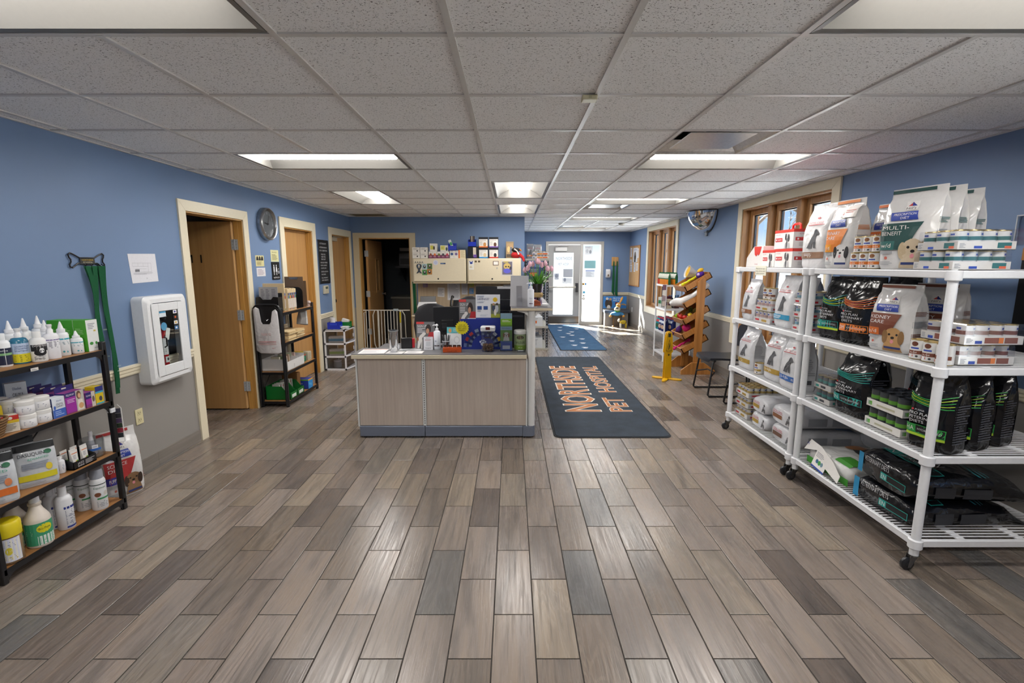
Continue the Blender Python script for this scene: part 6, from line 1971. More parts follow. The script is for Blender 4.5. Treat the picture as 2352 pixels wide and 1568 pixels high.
# ================================================================ files rack between doors
z = L2[0] + .001
t = thing('desk_file_holder', 'black mesh file holder with folded notice, on the files rack', 'file holder', (-2.60, 5.20, z), 0)
mb = MB()
mb.box(-.13, .11, -.05, .05, 0, .006, BLACKM)
mb.prism([(-.13, 0), (.11, 0), (.11, .16), (.06, .165), (.035, .135), (-.055, .135), (-.08, .165), (-.13, .16)], -.05, -.046, BLACKM, Matrix(((1, 0, 0, 0), (0, 0, 1, 0), (0, 1, 0, 0), (0, 0, 0, 1))))
mb.prism([(-.13, 0), (.11, 0), (.11, .2), (-.13, .2)], .046, .05, BLACKM, Matrix(((1, 0, 0, 0), (0, 0, 1, 0), (0, 1, 0, 0), (0, 0, 0, 1))))
mb.box(.106, .11, -.046, .046, 0, .16, BLACKM)
mb.obj('holder', t, smooth=0)
t = thing('clip_board_sheet', 'grey printed sheet standing in the black file holder', 'paper', (-2.605, 5.195, z + .007))
MB().box(-.105, .095, -.002, .002, 0, .26, 'a4a4aa/s').obj('sheet', t, smooth=0)
prints(t, flat((-.105, -.002, 0), (1, 0, 0), (0, 0, 1)), [('l', .02, .05, .06, .24, 12, '77777e'), ('l', .075, .05, .115, .24, 12, '77777e'), ('l', .135, .05, .18, .24, 12, '77777e')])
FT = ('c23a2a', '2f5fb0', '3a8a4a', 'd8702c', '2a2a2e', '8a2a6a')
for i in range(9):
 y = 5.29 + i * .026
 hgt = .30 if i == 0 else .245 - .004 * (i % 3)
 t = thing('file_folder', 'manila patient folder with coloured tabs, number %s from the black holder' % ('one', 'two', 'three', 'four', 'five', 'six', 'seven', 'eight', 'nine')[i] if i else 'tall manila folder standing behind the black holder', 'folder', (-2.57, y, z), 0, 'manila folders on the files rack')
 MB().box(-.14, .115 if i else .09, -.011, .011, 0, hgt, 'd5bf98').obj('folder', t, bevel=.002)
 its = [('r', -.008, .03, .008, .13, 'dcd4d0'), ('r', -.009, .135, .009, .165, FT[i % 6]), ('r', -.009, .168, .009, .195, FT[(i * 3 + 1) % 6]), ('r', -.007, .015, .007, .024, FT[(i + 2) % 6])]
 prints(t, flat((.115 if i else .09, 0, 0), (0, 1, 0), (0, 0, 1)), its, 'tab_stickers', off=.0008)
t = thing('file_sorter', 'arched black sorter tray standing on the files rack', 'file sorter', (-2.60, 5.66, z))
mb = MB()
for i in range(7):
 y = -.10 + i * .03
 pts = [(-.12, 0), (.12, 0), (.12, .18)] + [(.06 + .06 * math.cos(a), .18 + .06 * math.sin(a)) for a in [PI / 2 * k / 4 for k in range(1, 5)]] + [(-.12, .24)]
 mb.prism(pts, y, y + .004, BLACKM, Matrix(((1, 0, 0, 0), (0, 0, 1, 0), (0, 1, 0, 0), (0, 0, 0, 1))))
mb.box(-.12, .12, -.1, .084, 0, .005, BLACKM)
mb.obj('sorter_body', t, smooth=0)
MB().box(-.115, .115, -.104, -.100, .0, .05, '202024/s').obj('front_lip', t, smooth=0)
for i, (y, hh) in enumerate(((5.80, .36), (5.835, .31))):
 t = thing('clipboard', ('brown clipboard standing tallest on the files rack', 'brown clipboard behind the taller one')[i], 'clipboard', (-2.60 + i * .02, y, z), 0, 'brown clipboards')
 MB().box(-.11, .11, -.0015, .0015, 0, hh, '7a624c').obj('board', t, smooth=0)
 mb = MB()
 mb.box(-.045, .045, -.006, -.0015, hh - .03, hh - .008, '9a9a9c/m').tube([(-.05, -.006, hh - .012), (.05, -.006, hh - .012)], .004, CHROME, 6)
 mb.obj('clip', t)
t = thing('paper_stack', 'loose stack of pink and white papers at the end of the files rack', 'papers', (-2.53, 5.865, z))
mb = MB()
rs_ = random.Random(4)
for i in range(6):
 mb.cbox(rs_.uniform(-.01, .01), 0, .006 + i * .012, .15, .05, .009, ('d8d4d0', 'c9a4a4', 'dcd8d4', 'b89a94', 'e0dcd8', 'c8b0ac')[i], rs_.uniform(-.15, .15))
o = mb.obj('papers', t, smooth=0)
o['kind'] = 'stuff'
MB().box(-.07, .07, -.026, -.024, .01, .02, 'b04a5a').obj('binder_edge', t, smooth=0)
# bag holder hung on the rack end
t = thing('bag_holder', 'black arched panel on the rack end for carrier bags', 'bag holder', (-2.58, 5.07, 0), 0)
mb = MB()
arch = [(-.14, .02), (-.14, 1.06)] + [(-.08 - .06 * math.cos(a), 1.06 + .06 * math.sin(a)) for a in [PI / 2 * k / 4 for k in range(1, 5)]] + [(.08 + .06 * math.sin(a), 1.06 + .06 * math.cos(a)) for a in [PI / 2 * k / 4 for k in range(0, 5)]] + [(.14, .02)]
mb.tube([(x, 0, z_) for x, z_ in arch], .012, BLACKM, 8)
mb.obj('frame', t)
MB().prism([(-.13, .82), (.13, .82), (.13, 1.06), (.08, 1.11), (-.08, 1.11), (-.13, 1.06)], -.003, .003, M('1a1a1d/s'), Matrix(((1, 0, 0, 0), (0, 0, 1, 0), (0, 1, 0, 0), (0, 0, 0, 1)))).obj('back_panel', t, smooth=0)
MB().tube([(-.012, -.004, .97), (0, -.02, .955), (.012, -.004, .97)], .003, CHROME, 6).obj('hook', t)
t = thing('carrier_bags', 'white plastic carrier bags with red print hanging on the rack end', 'plastic bag', (-2.58, 5.045, 0), 0)
mb = MB()
outl = [(-.125, 1.08), (-.10, 1.10), (-.075, 1.085), (-.06, .95), (-.045, .92), (.04, .92), (.06, .95), (.075, 1.06), (.10, 1.075), (.12, 1.05), (.125, .95), (.135, .62), (.10, .605), (-.08, .61), (-.12, .64)]
n = len(outl)
rs = []
for dy in (-.016, -.010, .008, .012):
 k = 1.0 if dy in (-.010, .008) else .96
 rs.append([(x * k, dy + .006 * math.sin(x * 50 + z_ * 9), .85 + (z_ - .85) * k) for x, z_ in outl])
mb.rings([r[::-1] for r in rs][::-1], M('cfcccd/b'))
mb.obj('bag_film', t, smooth=50)
prints(t, lambda u, v, d=0: Vector((u, -.0215 - d + .006 * math.sin(u * 50 + v * 9), v)), [('r', -.09, .735, .10, .742, 'c98a8a'), ('r', -.09, .722, .10, .727, 'c98a8a'), ('r', -.09, .705, .10, .710, 'd09a9a'), ('t', -.05, .80, .03, 'THANK YOU', 'd0a0a0', .1), ('t', .05, .66, .012, 'PET', 'b05a5a', .04)], off=.001)
# second board: stacks of folders, cap
z = L2[1] + .001
for j, (y, n_) in enumerate(((5.30, 9), (5.52, 8))):
 t = thing('folder_stack', ('stack of manila folders next to the carrier bags', 'stack of manila folders on a black tray in the middle')[j], 'folders', (-2.56, y, z))
 rs_ = random.Random(j)
 for i in range(n_):
  MB().cbox(rs_.uniform(-.012, .012), rs_.uniform(-.01, .01), .006 + i * .0122, .25, .19, .0105, ('d8bf92', 'ccb184', 'dcc69c')[i % 3], rs_.uniform(-.06, .06)).obj('folder', t, smooth=0)
t = thing('grey_pouch', 'grey and white fabric pouch hanging under the top board', 'pouch', (-2.50, 5.73, L2[0] - .035))
mb = MB()
mb.rings([[(-.01, -.07, 0), (.012, -.07, 0), (.012, .085, 0), (-.01, .085, 0)], [(-.03, -.08, -.09), (.03, -.08, -.09), (.03, .09, -.10), (-.03, .09, -.10)], [(-.025, -.11, -.15), (.022, -.11, -.15), (.022, .11, -.19), (-.025, .11, -.19)]], M('85827f/f'))
mb.obj('pouch_body', t, bevel=.006)
MB().box(.012, .03, .05, .08, -.17, -.01, 'd8d8d8/f').obj('white_strip', t, bevel=.004)
# third board: white bin and green boxes
z = L2[2] + .001
t = thing('white_bin', 'white open stacking bin full of small packets on the third board', 'bin', (-2.58, 5.36, z), 0)
mb = MB()
e = .004
mb.box(-.14, .14, -.21, .21, 0, e, 'd5d4d4/s').box(-.14, .14, -.21, -.206, 0, .13, 'd5d4d4/s').box(-.14, .14, .206, .21, 0, .13, 'd5d4d4/s').box(-.14, -.136, -.206, .206, 0, .13, 'd5d4d4/s').box(.136, .14, -.206, .206, 0, .10, 'd5d4d4/s').box(-.136, .136, .05, .054, 0, .12, 'd5d4d4/s')
mb.obj('bin_body', t, smooth=0)
prints(t, flat((.14, -.21, 0), (0, 1, 0), (0, 0, 1)), [('t', .15, .02, .035, '3', '26262a')], 'bin_number')
rs_ = random.Random(9)
for i, c in enumerate(('cfc8b4', '9ab08a', 'c9b0a4', 'd8d4c4', 'b8a088', 'd5d0cc', 'a8b49a', 'c4a8a0')):
 t2 = thing('packet', ('beige', 'green', 'pink', 'cream', 'tan', 'white', 'sage', 'rose')[i] + ' packet standing in the white stacking bin', 'packet', (-2.58 + rs_.uniform(-.06, .05), 5.19 + i * .043, z + .005), rs_.uniform(-.5, .5), 'packets in the white bin')
 MB().cbox(0, 0, .075, .10, .022, .14, c, Matrix.Rotation(rs_.uniform(-.15, .15), 4, 'X')).obj('packet_body', t2, bevel=.004)
 MB().cbox(0, -.012, .09, .05, .004, .04, 'e0dcd4').obj('packet_label', t2, smooth=0)
carton('dark green carton with red stripe on the third board', (-2.54, 5.66, z), .11, .12, .085, '1f6a52', PI / 2, [('l', .1, .2, .9, .8, 4, '5aa88a'), ('r', 0, .85, 1, 1, 'b83a30')], [('d', .5, .5, .2, .3, '6ab09a')])
carton('yellow carton lying on the dark green carton', (-2.56, 5.66, z + .086), .12, .10, .03, 'd8b82a', PI / 2, [('r', 0, .3, .5, .8, 'c23a2a')])
carton('beige tall carton at the end of the third board', (-2.52, 5.80, z), .10, .10, .10, 'b8b09c', PI / 2, [('l', .1, .1, .8, .9, 5, '8a8474')], [('l', .1, .1, .8, .9, 5, '8a8474')])
# bottom board: green bins, blue box, cardboard
z = L2[3] + .001
for j, y in enumerate((5.24, 5.42)):
 t = thing('parts_bin', ('dark green plastic bin at the front of the bottom board', 'dark green plastic bin next to the blue carton')[j], 'bin', (-2.57, y, z), PI / 2, 'dark green bins')
 GB = M('0f6a2a/s')
 mb = MB()
 w2, dd, hh = .085, .135, .15
 mb.box(-w2, w2, -dd, dd, 0, .004, GB).box(-w2, w2, dd - .004, dd, 0, hh, GB).box(-w2, w2, -dd, -dd + .004, 0, .075, GB)
 for s in (-w2, w2 - .004):
  mb.prism([(-dd, 0), (dd, 0), (dd, hh), (-dd * .3, hh), (-dd * .75, .075), (-dd, .075)], s, s + .004, GB, Matrix(((0, 0, 1, 0), (1, 0, 0, 0), (0, 1, 0, 0), (0, 0, 0, 1))))
 mb.obj('bin_body', t, smooth=0)
 MB().box(-.05, .05, -dd - .002, -dd, .015, .05, 'd8dcd8').obj('label_card', t, smooth=0)
 for q in range(3):
  t2 = thing('card_pack', 'white card pack in the %s green bin, %s' % (('front', 'second')[j], ('left', 'middle', 'right')[q]), 'packet', (-2.60, y - .05 + q * .05, z + .006), .2 * (q - 1), 'white card packs in green bins')
  MB().cbox(0, 0, .085, .09, .012, .15, 'd0cfcc', Matrix.Rotation(.1, 4, 'X')).obj('pack', t2, smooth=0)
  MB().cbox(0, -.010, .13, .06, .003, .03, 'b85a50').obj('pack_label', t2, smooth=0)
carton('blue bag carton lying on the bottom board of the files rack', (-2.53, 5.69, z), .19, .13, .115, '1c3a9a', 0, [('t', .15, .5, .2, 'Ziploc', 'd5dcea', .5), ('r', 0, .88, 1, 1, '6ab02a')], [('r', 0, 0, 1, 1, '2a8ad0'), ('d', .3, .5, .1, .15, '6ab8e8'), ('d', .6, .4, .12, .15, '6ab8e8'), ('r', 0, .85, 1, 1, 'd8a02a')])
t = thing('cardboard_box', 'open brown cardboard box at the back of the bottom board', 'box', (-2.60, 5.55, z + .0), 0)
mb = MB()
mb.box(-.09, .09, -.04, .04, 0, .22, '8a6238')
mb.obj('box_body', t, bevel=.002)
mb = MB()
mb.cbox(.09, -.01, .255, .12, .08, .003, '7a562f', Matrix.Rotation(-.5, 4, 'Y'))
mb.obj('box_flap', t, smooth=0)
# ================================================================ three-drawer plastic cart
t = thing('drawer_cart', 'white three-drawer plastic cart with smoky see-through drawers', 'drawer unit', (-2.575, 7.16, 0), 0)
w, d, h = .305, .46, .60
WP = M('dcdcE2/s'.lower())
mb = MB()
for sx in (-1, 1):
 for sy in (-1, 1):
  mb.box(sx * w / 2 - (.02 if sx > 0 else 0), sx * w / 2 + (.02 if sx < 0 else 0), sy * d / 2 - (.02 if sy > 0 else 0), sy * d / 2 + (.02 if sy < 0 else 0), 0, h, WP)
for zz in (0.0, .19, .38, .575):
 mb.box(-w / 2, w / 2, -d / 2, -d / 2 + .02, zz, zz + .025, WP).box(-w / 2, w / 2, d / 2 - .02, d / 2, zz, zz + .025, WP).box(-w / 2, -w / 2 + .02, -d / 2, d / 2, zz, zz + .025, WP).box(w / 2 - .02, w / 2, -d / 2, d / 2, zz, zz + .025, WP)
mb.box(-w / 2, w / 2, -d / 2, d / 2, h - .006, h, WP)
mb.obj('cart_frame', t, smooth=0)
for i in range(3):
 z0 = .027 + i * .19
 m_ = MB()
 a, b, c = w / 2 - .022, d / 2 - .022, .16
 m_.box(-a, a, -b, b, z0, z0 + .004, FROST).box(-a, a, -b, -b + .003, z0, z0 + c, FROST).box(-a, a, b - .003, b, z0, z0 + c, FROST).box(-a, -a + .003, -b, b, z0, z0 + c, FROST)
 do = m_.obj('drawer', t, smooth=0)
 f_ = MB()
 f_.rings([[(w / 2 - .005 + .05 * math.sin(PI * (k / 8)), -d / 2 + .01 + (d - .02) * k / 8, zz) for k in range(9)] for zz in (z0 - .005, z0 + c)], FROST, cap0=False, cap1=False, closed=False)
 f_.obj('drawer_front', do, smooth=60)
 r_ = MB()
 r_.tube([(w / 2 - .003 + .05 * math.sin(PI * (k / 8)), -d / 2 + .01 + (d - .02) * k / 8, z0 - .006) for k in range(9)], .009, WP, 6)
 r_.obj('drawer_rail', do)
 MB().cbox(w / 2 + .047, 0, z0 + .09, .004, .03, .05, WP).obj('drawer_label', do, bevel=.003)
ct = (('blue and white packet lying in the top drawer of the plastic cart', 'top', '2f8fb8', .407), ('green and pale bag in the middle drawer of the plastic cart', 'mid', '9ab86a', .217), ('grey round tub in the bottom drawer of the plastic cart', 'low', '9a9a9e', .032))
for lab, k, c, zz in ct:
 t2 = thing('drawer_packet', lab, 'packet', (-2.58, 7.02, zz), .1)
 if k == 'low':
  MB().lathe([(.05, 0), (.055, .01), (.055, .09), (.05, .10)], c, 16).obj('tub', t2)
  MB().lathe([(.057, .09), (.057, .105)], 'c9c9cc', 16).obj('tub_lid', t2)
 else:
  MB().box(-.10, .10, -.05, .05, 0, .09, 'd0cdc8').obj('pack', t2, bevel=.008)
  MB().box(-.101, .101, -.051, .051, .02, .06, c).obj('pack_band', t2, bevel=.004)
t = thing('blue_bin', 'bright blue stacking bin on top of the plastic cart', 'bin', (-2.60, 7.05, .601), 0)
mb = MB()
BB = M('1630a8/s')
mb.box(-.09, .09, -.06, .06, 0, .004, BB).box(-.09, .09, -.06, -.056, 0, .10, BB).box(-.09, .09, .056, .06, 0, .10, BB).box(-.09, -.086, -.056, .056, 0, .10, BB).box(.086, .09, -.056, .056, 0, .06, BB)
mb.obj('bin_body', t, smooth=0)
MB().box(-.05, .05, -.062, -.06, .06, .09, '2a48c8/s').obj('bin_lip', t, smooth=0)
t = thing('paper_cups', 'stack of white paper cups standing in the blue bin', 'cups', (-2.63, 7.05, .606))
for i in range(4):
 MB().lathe([(.028, 0), (.036, .09), (.038, .093)], 'e2e2e6', 16, (0, 0, i * .022)).obj('cup', t)
t = thing('green_bin', 'dark green stacking bin with papers on top of the plastic cart', 'bin', (-2.50, 7.20, .601), 0)
mb = MB()
mb.box(-.08, .08, -.06, .06, 0, .004, GB).box(-.08, .08, -.06, -.056, 0, .09, GB).box(-.08, .08, .056, .06, 0, .09, GB).box(-.08, -.076, -.056, .056, 0, .09, GB).box(.076, .08, -.056, .056, 0, .06, GB)
mb.obj('bin_body', t, smooth=0)
MB().cbox(0, 0, .075, .10, .06, .11, 'd5d4d2', Matrix.Rotation(.3, 4, 'Y')).obj('paper_wad', t, bevel=.004)
t = thing('paper_pile', 'loose white papers lying on the corner of the plastic cart', 'papers', (-2.46, 7.06, .602))
mb = MB()
rs_ = random.Random(5)
for i in range(5):
 mb.cbox(rs_.uniform(-.015, .015), rs_.uniform(-.01, .01), .004 + i * .007, .09, .12, .006, ('dcdcdc', 'd0d8dc', 'e0e0e0', 'ccd4d8', 'e2e2e2')[i], rs_.uniform(-.5, .5))
o = mb.obj('papers', t, smooth=0)
o['kind'] = 'stuff'
# ================================================================ things on the desk ledge
z = .7685
t = thing('steel_tumbler', 'polished steel tumbler on the left of the desk ledge', 'tumbler', (-1.054, 4.254, z))
MB().lathe([(.031, 0), (.034, .004), (.043, .19), (.044, .197), (.041, .197), (.033, .02)], M('c4c6c9/k'), 24, cap1=False).obj('cup', t, smooth=60)
MB().lathe([(.0445, .186), (.0452, .192), (.0445, .198), (.041, .198)], M('d8dadc/m'), 24, cap0=False, cap1=False).obj('rim', t, smooth=60)
def sheet(label, x, y, w, d, rz, col='e2e0de', its=(), zz=None):
 t = thing('paper_sheet', label, 'paper', (x, y, zz or z), rz, 'papers on the desk ledge')
 MB().box(-w / 2, w / 2, -d / 2, d / 2, 0, .0012, col).obj('sheet', t, smooth=0)
 prints(t, flat((-w / 2, -d / 2, .0012), (1, 0, 0), (0, 1, 0)), its or [('l', .02, .02, w - .03, d - .03, 8, 'b4b4ba')], off=.0003)
sheet('printed form lying at the left end of the ledge', -1.245, 4.285, .23, .22, .05, its=[('l', .02, .02, .2, .16, 7, 'b4b4ba'), ('r', .01, .19, .22, .205, 'c86a3a')])
sheet('white sheet under the steel tumbler', -1.035, 4.23, .15, .12, -.1)
sheet('white sheet to the right of the tumbler', -.87, 4.24, .16, .12, .0)
sheet('pale folded sheet behind the tumbler', -.93, 4.37, .20, .09, .0, 'c9cccf')
t = thing('card_terminal', 'black card terminal with a red side behind the sheets', 'card reader', (-.985, 4.46, z), .3)
MB().box(-.05, .05, -.035, .0, 0, .10, BLACKM).obj('body', t, bevel=.006)
MB().box(.05, .075, -.03, .01, .005, .09, 'c01c2c/s').obj('red_cover', t, bevel=.003)
MB().lathe([(.012, 0), (.012, .03), (.008, .04)], 'e2e2e6/s', 10, (-.075, -.02, 0)).obj('white_tip', t)
def poster(label, x, y, zz, w, h, col, its, name='poster_stand', cat='poster', tilt=.12, leg=True, th=.004, group=None):
 t = thing(name, label, cat, (x, y, zz), (-tilt, 0, 0), group)
 MB().box(-w / 2, w / 2, 0, th, 0, h, col).obj('panel', t, smooth=0)
 out = []
 for i in its:
  if i[0] in 'rl':
   out.append((i[0], i[1] * w, i[2] * h, i[3] * w, i[4] * h) + tuple(i[5:]))
  elif i[0] == 'd':
   out.append(('d', i[1] * w, i[2] * h, i[3] * w, i[4] * h, i[5]))
  elif i[0] == 'p':
   out.append(('p', [(a * w, b * h) for a, b in i[1]], i[2]))
  else:
   out.append(('t', i[1] * w, i[2] * h, i[3] * h, i[4], i[5], i[6] * w))
 prints(t, flat((-w / 2, 0, 0), (1, 0, 0), (0, 0, 1)), out)
 if leg:
  MB().prism([(0, .002), (.07, .07 * math.tan(tilt) + .001), (0, h * .7)], -.03, .03, col, Matrix(((0, 0, 1, 0), (1, 0, 0, th), (0, 1, 0, 0), (0, 0, 0, 1)))).obj('easel_leg', t, smooth=0)
 return t
SG = [('r', 0, .92, .42, 1, 'c23a3a'), ('t', .06, .80, .09, 'SIGN UP', 'e2e2e4', .5), ('l', .06, .58, .5, .78, 4, 'c9c9cc'), ('d', .66, .74, .15, .17, '2c211e'), ('d', .62, .66, .09, .1, 'b98a70'), ('p', [(.58, .38), (.98, .38), (.98, .62), (.72, .62)], 'b02a30'), ('p', [(.05, .02), (.16, .02), (.34, .42), (.46, .50), (.38, .60), (.2, .50), (.1, .38)], 'd8d4d0'), ('d', .42, .56, .1, .06, 'd8d4d0'), ('d', .08, .36, .05, .08, '8a5a3a'), ('p', [(.26, .02), (.32, .02), (.34, .35), (.28, .35)], 'd0ccc8')]
QC = [('t', .2, .86, .07, 'TEXT', '3a3a42', .5), ('l', .15, .68, .85, .82, 2, 'b08a8a'), ('r', .26, .28, .74, .62, 'c9ccd2'), ('t', .2, .1, .09, 'Hungama', '3a3a42', .6)]
poster('grey poster of a woman with a white dog, at the desk front', -.80, 4.42, z, .17, .25, '6a6a6c', SG, group='sign up posters')
poster('small white message card before the front poster', -.765, 4.365, z, .085, .12, 'dcdce2', QC, 'message_card', 'card', .1, group='white message cards')
bottle('white pump bottle of lotion beside the front poster', (-.688, 4.40, z), .031, .235, 'dfe3ea/s', 'e6e8ec/s', 'pump', [('d', -.3, .5, .3, .06, 'b0b4c4'), ('r', -.8, .2, .8, .26, '3a2a2a'), ('l', -.6, .3, .6, .42, 2, 'a4b0cc')], 0)
poster('white leaflet with a teal top and an orange cartoon cat, behind the pen cup', -.535, 4.43, z, .135, .20, 'dfe0e2', [('r', 0, .72, 1, 1, '5ab4c0'), ('d', .22, .84, .1, .1, 'd89a5a'), ('t', .45, .88, .05, 'National', 'e2eef0', .4), ('t', .45, .80, .05, 'Feline', 'e2eef0', .3), ('d', .68, .4, .2, .18, 'c9c9cc'), ('d', .68, .4, .15, .13, 'dfe0e2')])
t = thing('pen_cup', 'clear cup full of grey and white pens on the desk', 'pen cup', (-.60, 4.36, z))
MB().lathe([(.030, 0), (.032, .003), (.036, .085), (.034, .085), (.030, .006)], PLAST, 18, cap1=False).obj('cup', t, smooth=60)
MB().lathe([(.0365, .080), (.037, .085), (.0345, .086)], 'c9ccd2/s', 18, cap0=False, cap1=False).obj('cup_rim', t, smooth=60)
rs_ = random.Random(2)
for i in range(7):
 a = i * .9
 t2 = thing('pen', ('grey pen leaning left in the clear cup', 'dark grey pen at the back of the clear cup', 'white pen in the clear cup', 'black pen in the clear cup', 'silver pen in the clear cup', 'light grey pen in the clear cup', 'charcoal pen leaning right in the clear cup')[i], 'pen', (-.60 + .012 * math.cos(a), 4.36 + .012 * math.sin(a), z + .006), (.18 * math.sin(a), .18 * math.cos(a), 0), 'pens in the clear cup')
 c = ('6a6c70/s', '3a3c40/s', 'd8d8da/s', '1c1c1e/s', '9a9ca0/s', 'b4b6ba/s', '2c2e32/s')[i]
 MB().lathe([(.0018, 0), (.0045, .01), (.0045, .12), (.003, .135)], c, 8).obj('barrel', t2)
 MB().box(-.001, .001, .004, .006, .09, .13, 'a8aab0/m').obj('clip', t2, smooth=0)
t = thing('flip_display', 'orange block with black flip numbers at the desk front', 'display', (-.53, 4.245, z))
MB().box(-.082, .082, -.02, .03, 0, .046, 'c2501c/s').obj('block', t, bevel=.003)
prints(t, flat((-.082, -.02, 0), (1, 0, 0), (0, 0, 1)), [('t', .04, .008, .012, 'CareCredit', '2a1410', .085)])
for i, (x, s_) in enumerate(((-.055, '12'), (-.018, '10'), (.022, '30'), (.06, '06'))):
 fp = MB().box(x - .016, x + .016, -.012, -.006, .03, .068, '2a1612/s').obj('flip_card', t, smooth=0)
 prints(fp, flat((x - .016, -.012, .03), (1, 0, 0), (0, 0, 1)), [('t', .006, .012, .018, s_, 'c86a3a', .02)])
# blue collar display with the white offer poster on top
t = thing('collar_display', 'dark blue counter display of fanned packets with a paw print', 'display', (-.285, 4.45, z))
w, h = .385, .275
NV = '1d2f86/s'
MB().box(-w / 2, w / 2, 0, .012, 0, h, NV).obj('back_card', t, smooth=0)
fr = [(-w / 2, 0), (w / 2, 0), (w / 2, .02)] + [(.02 + .105 * math.cos(a), .02 + .115 * math.sin(a)) for a in [PI * k / 12 for k in range(13)]] + [(-w / 2, .02)]
MB().prism(fr, .0, .004, NV, Matrix(((1, 0, 0, 0), (0, 0, -1, -.05), (0, 1, 0, 0), (0, 0, 0, 1)))).obj('front_card', t, smooth=0)
MB().box(-w / 2, w / 2, -.05, .012, 0, .004, NV).obj('base_card', t, smooth=0)
PW_ = flat((.02, -.054, .05), (1, 0, 0), (0, 0, 1))
prints(t, PW_, [('d', 0, 0, .020, .018, 'd0d4e0'), ('d', -.024, .020, .007, .010, 'd0d4e0'), ('d', -.009, .031, .007, .010, 'd0d4e0'), ('d', .009, .031, .007, .010, 'd0d4e0'), ('d', .024, .020, .007, .010, 'd0d4e0')], 'paw_print')
for i in range(9):
 a = math.radians(8 + i * 20.5)
 pk = MB()
 pk.box(-.018, .018, -.003, .003, .06, .185, ('33406e/g', '4a567e/g', '3c4870/g')[i % 3])
 pk.box(-.018, .018, -.0042, .0042, .155, .182, ('8a9a3a', 'b89a2a', 'b0b4c0', '2a2c34', 'b8903a', '7a8aa8', 'b03a3a', '9a2a3a', '5a6a9a')[i])
 pk.box(-.009, .009, -.005, .005, .08, .135, '7a88a8/g')
 pk.obj('packet', t, loc=(.02, -.02 + .003 * (i % 2), .01), rot=(0, -(a - PI / 2), 0), smooth=0)
t = thing('offer_poster', 'white savings offer poster with a family photo above the blue display', 'poster', (-.22, 4.468, z + .0))
w, h = .225, .50
MB().box(-w / 2, w / 2, 0, .004, 0, .285, '27408f').obj('lower_panel', t, smooth=0)
MB().box(-w / 2, w / 2, -.001, .003, .285, h, 'dcdee4').obj('upper_panel', t, smooth=0)
prints(t, flat((-w / 2, -.001, .285), (1, 0, 0), (0, 0, 1)), [('t', .012, .163, .022, 'SAVINGS!', '2a3a6a', .11), ('l', .012, .188, .09, .205, 2, '7a88a8'), ('l', .012, .135, .11, .155, 3, 'a4acc0'), ('r', .014, .075, .055, .108, '2a4a8a'), ('r', .072, .075, .112, .108, '2a4a8a'), ('l', .014, .055, .05, .07, 2, '6a7090'), ('r', .14, .0, w, .13, '6a7058'), ('r', .14, .0, w, .035, '9aa03a'), ('d', .18, .168, .021, .021, 'd8b42a'), ('d', .165, .09, .016, .03, '3a4258'), ('d', .195, .085, .016, .036, 'b4b8c0'), ('d', .165, .125, .01, .012, 'b0886a'), ('d', .197, .126, .01, .012, '3a2a22'), ('d', .18, .05, .012, .03, 'd0ccc4'), ('l', .04, .012, .12, .03, 3, 'b4bac8')])
prints(t, flat((-w / 2, 0, 0), (1, 0, 0), (0, 0, 1)), [('l', .012, .255, .18, .278, 2, '8a9ad0')], 'lower_print')
t = thing('star_burst', 'yellow starburst price card clipped on the blue display', 'sign', (-.455, 4.395, z + .20))
st = [((.066 if k % 2 == 0 else .054) * math.cos(PI * k / 18), (.066 if k % 2 == 0 else .054) * math.sin(PI * k / 18)) for k in range(36)]
MB().prism(st, 0, .002, 'd8cc1c', Matrix(((1, 0, 0, 0), (0, 0, -1, 0), (0, 1, 0, 0), (0, 0, 0, 1)))).obj('card', t, smooth=0)
MB().tube([(0, .001, -.05), (.01, .03, -.10), (.02, .05, -.19)], .0015, '8a8c90/m', 6).obj('clip_wire', t)
prints(t, flat((0, -.002, 0), (1, 0, 0), (0, 0, 1)), [('t', -.028, .020, .012, 'ASK US', '2a2a1a', .056), ('t', -.038, .003, .012, 'ABOUT OUR', '2a2a1a', .076), ('t', -.040, -.014, .012, 'NEW APP &', '2a2a1a', .08), ('t', -.032, -.031, .012, 'PHARMACY', '2a2a1a', .064)])
poster('grey poster of a woman with a white dog, raised behind the starburst', -.415, 4.53, z + .15, .16, .30, '6a6a6c', SG, 'poster_stand', 'poster', .0, False, group='sign up posters')
MB().box(-.02, .02, .004, .008, -.15, .02, '3a3a3c/s').obj('stand_post', [o for o in COL.objects if o.name.startswith('poster_stand')][-1], smooth=0)
poster('small white message card on the raised poster', -.372, 4.518, z + .155, .085, .12, 'dcdce2', QC, 'message_card', 'card', .0, False, group='white message cards')
# treat canister
t = thing('treat_canister', 'clear square canister of brown treats with a white lid', 'canister', (-.212, 4.30, z))
def rq(a, b, r, zz):
 pts = []
 for cx, cy, a0 in ((a - r, -b + r, -PI / 2), (a - r, b - r, 0), (-a + r, b - r, PI / 2), (-a + r, -b + r, PI)):
  for k in range(4):
   q = a0 + PI / 2 * k / 3
   pts.append((cx + r * math.cos(q), cy + r * math.sin(q), zz))
 return pts
mb = MB()
mb.rings([rq(.050, .045, .012, .0), rq(.056, .05, .012, .01), rq(.060, .052, .012, .19)], PLAST, cap1=False)
mb.obj('canister_body', t, smooth=40)
mb = MB()
mb.rings([rq(.064, .056, .014, .188), rq(.066, .058, .014, .195), rq(.066, .058, .014, .222), rq(.058, .05, .014, .228)], 'dcdce0/s')
mb.obj('lid', t, smooth=40)
MB().box(-.02, .02, -.0595, -.05, .2, .226, '5a1c1c/s').obj('latch', t, bevel=.002)
prints(t, flat((-.06, -.0525, 0), (1, 0, 0), (0, 0, 1)), [('r', .03, .125, .09, .138, '2a2030')], 'canister_label')
mb = MB()
rs_ = random.Random(6)
